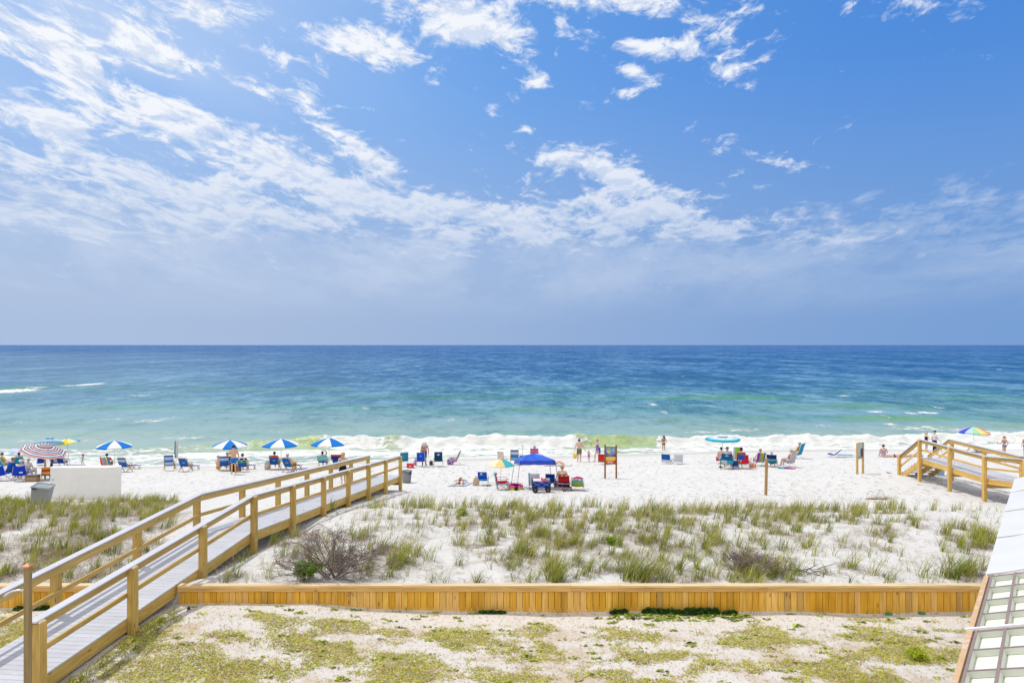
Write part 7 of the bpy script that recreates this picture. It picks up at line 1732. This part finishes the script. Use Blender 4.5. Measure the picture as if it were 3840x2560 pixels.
def dune_grass():
    B = Blades(); Lt = Blades(); big = []
    n = 0; tries = 0
    while n < 760 and tries < 6000:
        tries += 1
        y = 15.0 + 11.6 * vr.random() ** .95; x = -.8 * y + 1.5 * y * vr.random()
        if x < walk_x(y, 1) + .25 or x > .735 * y: continue
        px = CX + F * x / y; py = HY + F * (HC - gz(x, y)) / y
        lim = 1912 + 12 * math.sin(px * .006) + (60 if px > 3450 else 0) + (75 if px < 1330 else 0)
        if py < lim or (px > 3560 and py > 2090 and px > 3800 - (py - 1800) * .298): continue
        dd = dens(px, py)
        cl = .5 + .5 * math.sin(x * 1.9 + 1.3 * math.sin(y * 1.4)) * math.sin(y * 1.7 + x * .6)
        if vr.random() > dd * (.25 + .9 * cl): continue
        front = max(0, min(1, (18.5 - y) / 3.5))
        h = (.36 + .22 * vr.random()) * (1 + .25 * front); nb = int((22 + 34 * vr.random()) * (.75 + .9 * max(0, dd - .5)))
        if vr.random() < .28: nb = int(nb * .4); h *= .8
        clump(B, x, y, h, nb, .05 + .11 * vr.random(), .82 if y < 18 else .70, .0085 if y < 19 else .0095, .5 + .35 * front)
        if vr.random() < .85: litter(Lt, x + .05, y, int(24 + 34 * vr.random()), .2 + .25 * vr.random())
        if vr.random() < .4: stalk(B, x, y, .6 + .4 * vr.random())
        n += 1
    # a line along the crest against the beach
    for i in range(150):
        px = 1500 + 2150 * vr.random() if vr.random() < .85 else 1350 + 250 * vr.random()
        y = 25.2 + .9 * math.sin(px * .004) + vr.gauss(0, .55) - (1.2 if px > 3400 else 0); x = (px - CX) / F * y
        if x < walk_x(y, 1) + .3: continue
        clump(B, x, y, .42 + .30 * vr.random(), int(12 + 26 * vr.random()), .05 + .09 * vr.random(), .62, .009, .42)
        if vr.random() < .4: litter(Lt, x, y, 16, .3)
    # thin seedlings everywhere
    for i in range(760):
        y = 15.0 + 11 * vr.random(); x = -.6 * y + 1.33 * y * vr.random()
        if x < walk_x(y, 1) + .2: continue
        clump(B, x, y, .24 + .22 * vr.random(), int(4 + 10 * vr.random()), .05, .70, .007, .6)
    for i in range(200):
        y = 15.2 + 9 * vr.random(); x = -.5 * y + 1.2 * y * vr.random()
        if x > walk_x(y, 1) + .5: litter(Lt, x, y, 26, .45)
    tag(B.build('dune_grass'), kind='stuff'); tag(Lt.build('dry_grass_litter'), kind='stuff')
    # left of the walkway
    B = Blades(); Lt = Blades(); n = 0; tries = 0
    while n < 350 and tries < 6000:
        tries += 1
        y = 15.0 + 13.2 * vr.random(); x = -.82 * y + .8 * y * vr.random()
        if x > walk_x(y, -1) - .15: continue
        px = CX + F * x / y; py = HY + F * (HC - gz(x, y)) / y
        if py < 1868 + 14 * math.sin(px * .02) or (px > 660 and y > 19): continue
        cl = .5 + .5 * math.sin(x * 1.7 + 2.0 * math.sin(y * 1.1)) * math.sin(y * 1.5 - x * .5)
        if vr.random() > .35 + .75 * cl: continue
        near = y < 16.6
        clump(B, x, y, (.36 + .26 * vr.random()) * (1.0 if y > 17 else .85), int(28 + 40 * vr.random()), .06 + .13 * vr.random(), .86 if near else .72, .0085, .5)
        litter(Lt, x, y, int(70 + 70 * vr.random()), .4 + .4 * vr.random()); n += 1
    tag(B.build('dune_grass'), kind='stuff'); tag(Lt.build('dry_grass_litter'), kind='stuff')
    # grass standing singly, big enough to point at
    for label, px, py, h, nb, sp in [('thick tuft of dune grass right of the big bare shrub', 1490, 2118, .75, 260, .26), ('tall tuft of dune grass leaning right near the pavilion roof', 3560, 2165, .75, 170, .20), ('large mound of arching dune grass beside the pavilion roof', 3690, 2030, .62, 300, .36),
                                     ('dense dark tuft of dune grass left of the middle of the plank fence', 2075, 2175, .72, 200, .20), ('broad tuft of long bladed grass behind the middle of the plank fence', 2380, 2172, .74, 260, .32), ('bright low grass mound under the small bare shrub', 2790, 2180, .40, 260, .45), ('round grass tuft alone on the open sand right of the small bare shrub', 2985, 1995, .55, 130, .16), ('feathery grass tuft growing against the boardwalk side', 1238, 1918, .72, 90, .16)]:
        q = G(px, py); q = q if q.y > 14.8 else Vector(((px - CX) / F * 15.0, 15.0, gz((px - CX) / F * 15.0, 15.0))); b = Blades()
        o = thing('grass_tuft', label, 'grass tuft', q); clump(b, 0, 0, h, nb, sp, .85, .010, .75, 0.0); ob = b.build('blades', o)
dune_grass()

def shrub(label, px, py, W_, H_, n0, seed, name='dead_shrub', stem=(.27, .215, .20), lvl=4, thick=.022):
    r = random.Random(seed); q = G(px, py); q = q if q.y > 14.95 else Vector(((px - CX) / F * 15.2, 15.2, gz((px - CX) / F * 15.2, 15.2)))
    T = thing(name, label, 'shrub', q); st = MB(); tw = MB()
    def grow(p, d, L, rad_, k):
        pts = [p]; dd = d.copy(); n = 4
        for i in range(n):
            dd = (dd + Vector((r.gauss(0, .22), r.gauss(0, .22), r.gauss(.02, .15)))).normalized(); pts.append(pts[-1] + dd * L / n)
        (st if k > 2 else tw).tube(pts, [rad_ * (1 - .5 * i / n) for i in range(n + 1)], jit(stem, .25, r), 4 if k > 2 else 3, False)
        if k == 0: return
        for i in range(4 if k > 1 else 5):
            t = r.randint(1, n); b = pts[t]
            nd = (dd + Vector((r.gauss(0, .75) * 1.2, r.gauss(0, .7), r.gauss(.05, .45)))).normalized()
            if (b - Vector((0, 0, 0))).z > H_ * .95: nd.z = min(nd.z, .1)
            grow(b, nd, L * r.uniform(.5, .78), max(rad_ * .58, .0035), k - 1)
    for i in range(n0):
        a = 2 * math.pi * i / n0 + r.random() * .5; s = r.uniform(.35, 1.1)
        grow(Vector((r.gauss(0, .06), r.gauss(0, .05), -.05)), Vector((math.cos(a) * s * W_ / H_ * .75, math.sin(a) * s * .6, .75)).normalized(), .46 * math.hypot(W_ * .5, H_), thick, lvl)
    st.build('stem', M['twig'], T); tw.build('twig_crown', M['twig'], T); return T
shrub('big grey leafless shrub between the boardwalk and the plank fence', 1245, 2168, 2.5, 1.0, 9, 5)
shrub('small grey leafless shrub near the middle of the dune', 2800, 2150, 1.25, .72, 7, 8, thick=.016)
def fallen():
    r = random.Random(4); q = G(3000, 2155); T = thing('fallen_branch', 'tangle of dead black branches lying right of the small bare shrub', 'branch', q); m = MB()
    for i in range(26):
        p = Vector((r.uniform(-.75, .55), r.uniform(-.12, .3), .02)); d = Vector((r.gauss(.6, .8), r.gauss(0, .5), r.gauss(.16, .22))).normalized(); pts = [p]
        for k in range(5): d = (d + Vector((r.gauss(0, .25), r.gauss(0, .2), r.gauss(-.04, .15)))).normalized(); pts.append(pts[-1] + d * r.uniform(.06, .16))
        m.tube(pts, [.010, .009, .007, .006, .004, .002], jit((.10, .08, .08), .3, r), 4, False)
    m.build('branches', M['twig'], T)
fallen()
def leaf_bush(label, px, py, W_, H_, n, col, seed, name='green_bush', ls=.03):
    r = random.Random(seed); q = G(px, py); q = q if q.y > 14.95 or py > 2300 else Vector(((px - CX) / F * 15.05, 15.05, gz((px - CX) / F * 15.05, 15.05)))
    T = thing(name, label, 'bush', q); V, Q, C = [], [], []; st = MB()
    for s in range(22):
        a = r.random() * 6.283; e = r.uniform(.35, 1.0); tip = Vector((math.cos(a) * W_ / 2 * e, math.sin(a) * W_ / 2 * e, H_ * math.sqrt(max(.05, 1 - .75 * e * e)) * r.uniform(.75, 1.05))); p0 = Vector((tip.x * .15, tip.y * .15, -.02))
        md = p0.lerp(tip, .5) + Vector((0, 0, H_ * .12)); st.tube([p0, md, tip], [.008, .006, .003], (.16, .13, .06), 4, False)
        for k in range(n // 22):
            t = r.uniform(.25, 1.0); b = (p0.lerp(md, t * 2) if t < .5 else md.lerp(tip, t * 2 - 1)) + Vector((r.gauss(0, .035), r.gauss(0, .035), r.gauss(0, .03)))
            L = ls * r.uniform(.6, 1.3); d = Vector((r.gauss(0, 1), r.gauss(0, 1), r.gauss(.5, .6))).normalized(); w = d.orthogonal().normalized() * L * .28
            i0 = len(V); V += [tuple(b), tuple(b + d * L * .5 + w), tuple(b + d * L), tuple(b + d * L * .5 - w)]; Q.append((i0, i0 + 1, i0 + 2, i0 + 3)); C.append(jit(col, .35, r))
    st.build('stem', M['twig'], T); np_mesh('foliage', np.array(V), np.array(Q), M['leaf'], False, None, T, np.array(C, np.float32))
leaf_bush('bright green leafy bush at the left foot of the big bare shrub', 1150, 2178, .72, .50, 2600, (.20, .36, .03), 3, ls=.05)
leaf_bush('small yellow green weed on the open dune above the big bare shrub', 1733, 1932, .42, .20, 420, (.28, .42, .02), 4, 'green_weed', .06)
leaf_bush('small yellow green weed among the thick grass in the middle of the dune', 2292, 2040, .36, .26, 420, (.26, .40, .02), 6, 'green_weed', .055)
leaf_bush('bright yellow green weed patch on the lawn near the pavilion roof', 3440, 2470, .44, .16, 900, (.42, .48, .03), 9, 'green_weed', .045)

def round_leaves(B, x, y, n, rad_, r, h=.07, col=(.11, .23, .05)):
    for i in range(n):
        a = r.random() * 6.283; q = rad_ * r.random() ** .5; px, py = x + q * math.cos(a), y + q * math.sin(a) * .35
        if py > 14.56: py = 14.56 - .03 * r.random()
        z = gz(px, py) + .01 + h * r.random() * (1 - q / rad_ * .6); s = .018 + .022 * r.random(); t1, t2 = r.gauss(0, .35), r.gauss(-.25, .35)
        i0 = B['n']; 
        for k in range(6):
            b = k * 1.0472; dx, dy = s * math.cos(b), s * math.sin(b); B['V'].append((px + dx, py + dy, z + dx * t1 + dy * t2))
        B['Q'] += [(i0, i0 + 1, i0 + 2, i0 + 3), (i0, i0 + 3, i0 + 4, i0 + 5)]; c = jit(col, .3, r); B['C'] += [c, c]; B['n'] += 6
def pennywort():
    r = random.Random(12)
    for label, px0, px1, n, h in [('low dark green patch of round leaves at the plank fence, longest one right of centre', 2570, 2690, 1700, .17), ('dark green patch of round leaves at the fence left of the longest patch', 2420, 2555, 1400, .13), ('small dark green patch of round leaves at the plank fence above the round black cap', 2300, 2345, 380, .10), ('small dark clump of round leaves at the fence right of the longest patch', 2722, 2752, 280, .09), ('scrap of round leaves at the fence below the grass tuft left of centre', 1805, 1890, 420, .06), ('scrap of dark round leaves under the short fence left of the boardwalk', 60, 215, 700, .10)]:
        B = dict(V=[], Q=[], C=[], n=0); xm = (px0 + px1) / 2
        for k in range(max(2, int((px1 - px0) / 22))):
            px = px0 + (px1 - px0) * (k + .5) / max(2, int((px1 - px0) / 22)); x = (px - CX) / F * 14.5; round_leaves(B, x, 14.5, int(n / max(2, int((px1 - px0) / 22))), .13, r, h)
        T = thing('round_leaf_patch', label, 'plant patch', ((xm - CX) / F * 14.5, 14.5, gz((xm - CX) / F * 14.5, 14.5)))
        V = np.array(B['V']) - np.array(T.location); np_mesh('foliage', V, np.array(B['Q']), M['leaf'], False, None, T, np.array(B['C'], np.float32))
pennywort()

def lawn():
    B = Blades(); r = vr
    pts = 0
    def dn(x, y):
        v = mn.noise((x * .75, y * 1.3, 3.1)) + .6 * mn.noise((x * 2.1, y * 3.4, 7.7)) + .35 * mn.noise((x * 6, y * 8, 1.2))
        px = CX + F * x / y; py = HY + F * (HC - 2.3) / y
        b = .16 * math.exp(-((px - 700) / 420) ** 2 - ((py - 2480) / 110) ** 2) + .12 * math.exp(-((px - 1500) / 500) ** 2 - ((py - 2480) / 90) ** 2) + .10 * math.exp(-((px - 3250) / 350) ** 2 - ((py - 2450) / 90) ** 2) - .10 * math.exp(-((px - 2300) / 500) ** 2 - ((py - 2540) / 60) ** 2) + (.30 if px < 140 else 0)
        e = min(1, max(-1, (13.55 - y) / .8))
        return v + b + (-.34 if y > 13.9 else 0) - .25 * max(0, -e)
    for i in range(260000):
        y = 10.6 + 3.95 * r.random(); x = -.80 * y + 1.5 * y * r.random()
        xl = -9.4 + .1 * y
        if abs(x - xl) < .8: continue
        d = dn(x, y)
        if d < -.14 + .42 * r.random(): 
            if r.random() > .035: continue
            d = -1
        z = gz(x, y)
        k = r.random() if d > -1 else .55 + .45 * r.random()
        if k < .50: c = jit((.58, .58, .05), .22, r)
        elif k < .66: c = jit((.42, .50, .035), .22, r)
        else: c = jit(r.choice([(.64, .48, .31), (.56, .40, .27), (.46, .30, .22)]), .25, r)
        az = r.random() * 6.283; h = .012 + .035 * r.random()
        B.blade((x, y, z - .004), h, az, .03 + .05 * r.random(), .010 + .010 * r.random(), c, 2, 1.2, None, az + 1.57 + r.gauss(0, .4)); pts += 1
    # taller tufts and edges along the walkway
    for i in range(150):
        y = 10.8 + 3.4 * r.random(); x = walk_x(y, 1) + abs(r.gauss(.05, .22))
        clump(B, x, y, .08 + .10 * r.random(), 16, .06, .9, .008, .9)
    for i in range(70):
        y = 10.8 + 3.2 * r.random(); x = -.45 * y + 1.1 * y * r.random()
        if dn(x, y) > .05: clump(B, x, y, .06 + .08 * r.random(), 14, .07, .85, .008, 1.1)
    for i in range(130):
        x = -7 + 17.5 * r.random(); clump(B, x, 14.53 - .06 * r.random(), .05 + .09 * r.random(), 7, .05, .85, .007, .8)
    tag(B.build('lawn_grass'), kind='stuff')
    # creeping round leaves scattered over the sand
    D = dict(V=[], Q=[], C=[], n=0)
    for i in range(170):
        y = 10.9 + 3.6 * r.random() ** .8; x = -.5 * y + 1.25 * y * r.random()
        if x < walk_x(y, 1): continue
        round_leaves(D, x, y, int(3 + 9 * r.random()), .12, r, .02, (.46, .50, .10) if r.random() < .8 else (.26, .34, .06))
    for i in range(90):
        px = 2300 + 520 * r.random(); y = 14.45 - .35 * r.random() ** 2; round_leaves(D, (px - CX) / F * y, y, 8, .10, r, .02, (.40, .48, .08))
    o = np_mesh('creeping_weeds', np.array(D['V']), np.array(D['Q']), M['leaf'], False, None, None, np.array(D['C'], np.float32)); tag(o, kind='stuff')
lawn()
def wrack():
    r = random.Random(6); q = G(3285, 1872); T = thing('driftwood_brush', 'tangle of dry brown brush washed up on the sand near the right boardwalk', 'driftwood', q); m = MB()
    for i in range(70):
        p = Vector((r.uniform(-.5, .35), r.uniform(-.08, .08), .02)); d = Vector((r.gauss(.9, .3), r.gauss(0, .25), r.gauss(.05, .18))).normalized(); pts = [p]
        for k in range(4): d = (d + Vector((r.gauss(0, .15), r.gauss(0, .12), r.gauss(-.03, .12)))).normalized(); pts.append(pts[-1] + d * .11)
        m.tube(pts, [.008, .007, .005, .004, .002], jit((.36, .22, .10), .3, r), 3, False)
    for i in range(7):
        x = r.uniform(-.5, .1); m.tube([(x, 0, 0), (x + .05, .02, .25), (x + .22, .03, .38 + .1 * r.random()), (x + .36, 0, .2), (x + .4, 0, .02)], .004, (.38, .26, .14), 3, False)
    m.build('twigs', M['twig'], T)
wrack()
def scraps():
    B = Blades()
    for i in range(230):
        px = 900 + 2700 * vr.random(); py = 1800 + 100 * vr.random() if vr.random() < .6 else 1740 + 60 * vr.random(); q = G(px, py)
        if abs(q.x - (-9.4 + .1 * q.y)) < 1.2 and q.y < 34: continue
        az = vr.gauss(0, .5)
        for k in range(vr.randint(1, 3)): B.blade((q.x + vr.gauss(0, .08), q.y + vr.gauss(0, .08), q.z + .01), .01 + .03 * vr.random(), az + vr.gauss(0, .3), .10 + .35 * vr.random(), .014, jit((.34, .25, .17), .3, vr), 2, 1.0, None, az + 1.57)
    tag(B.build('dry_stalks'), kind='stuff')
scraps()
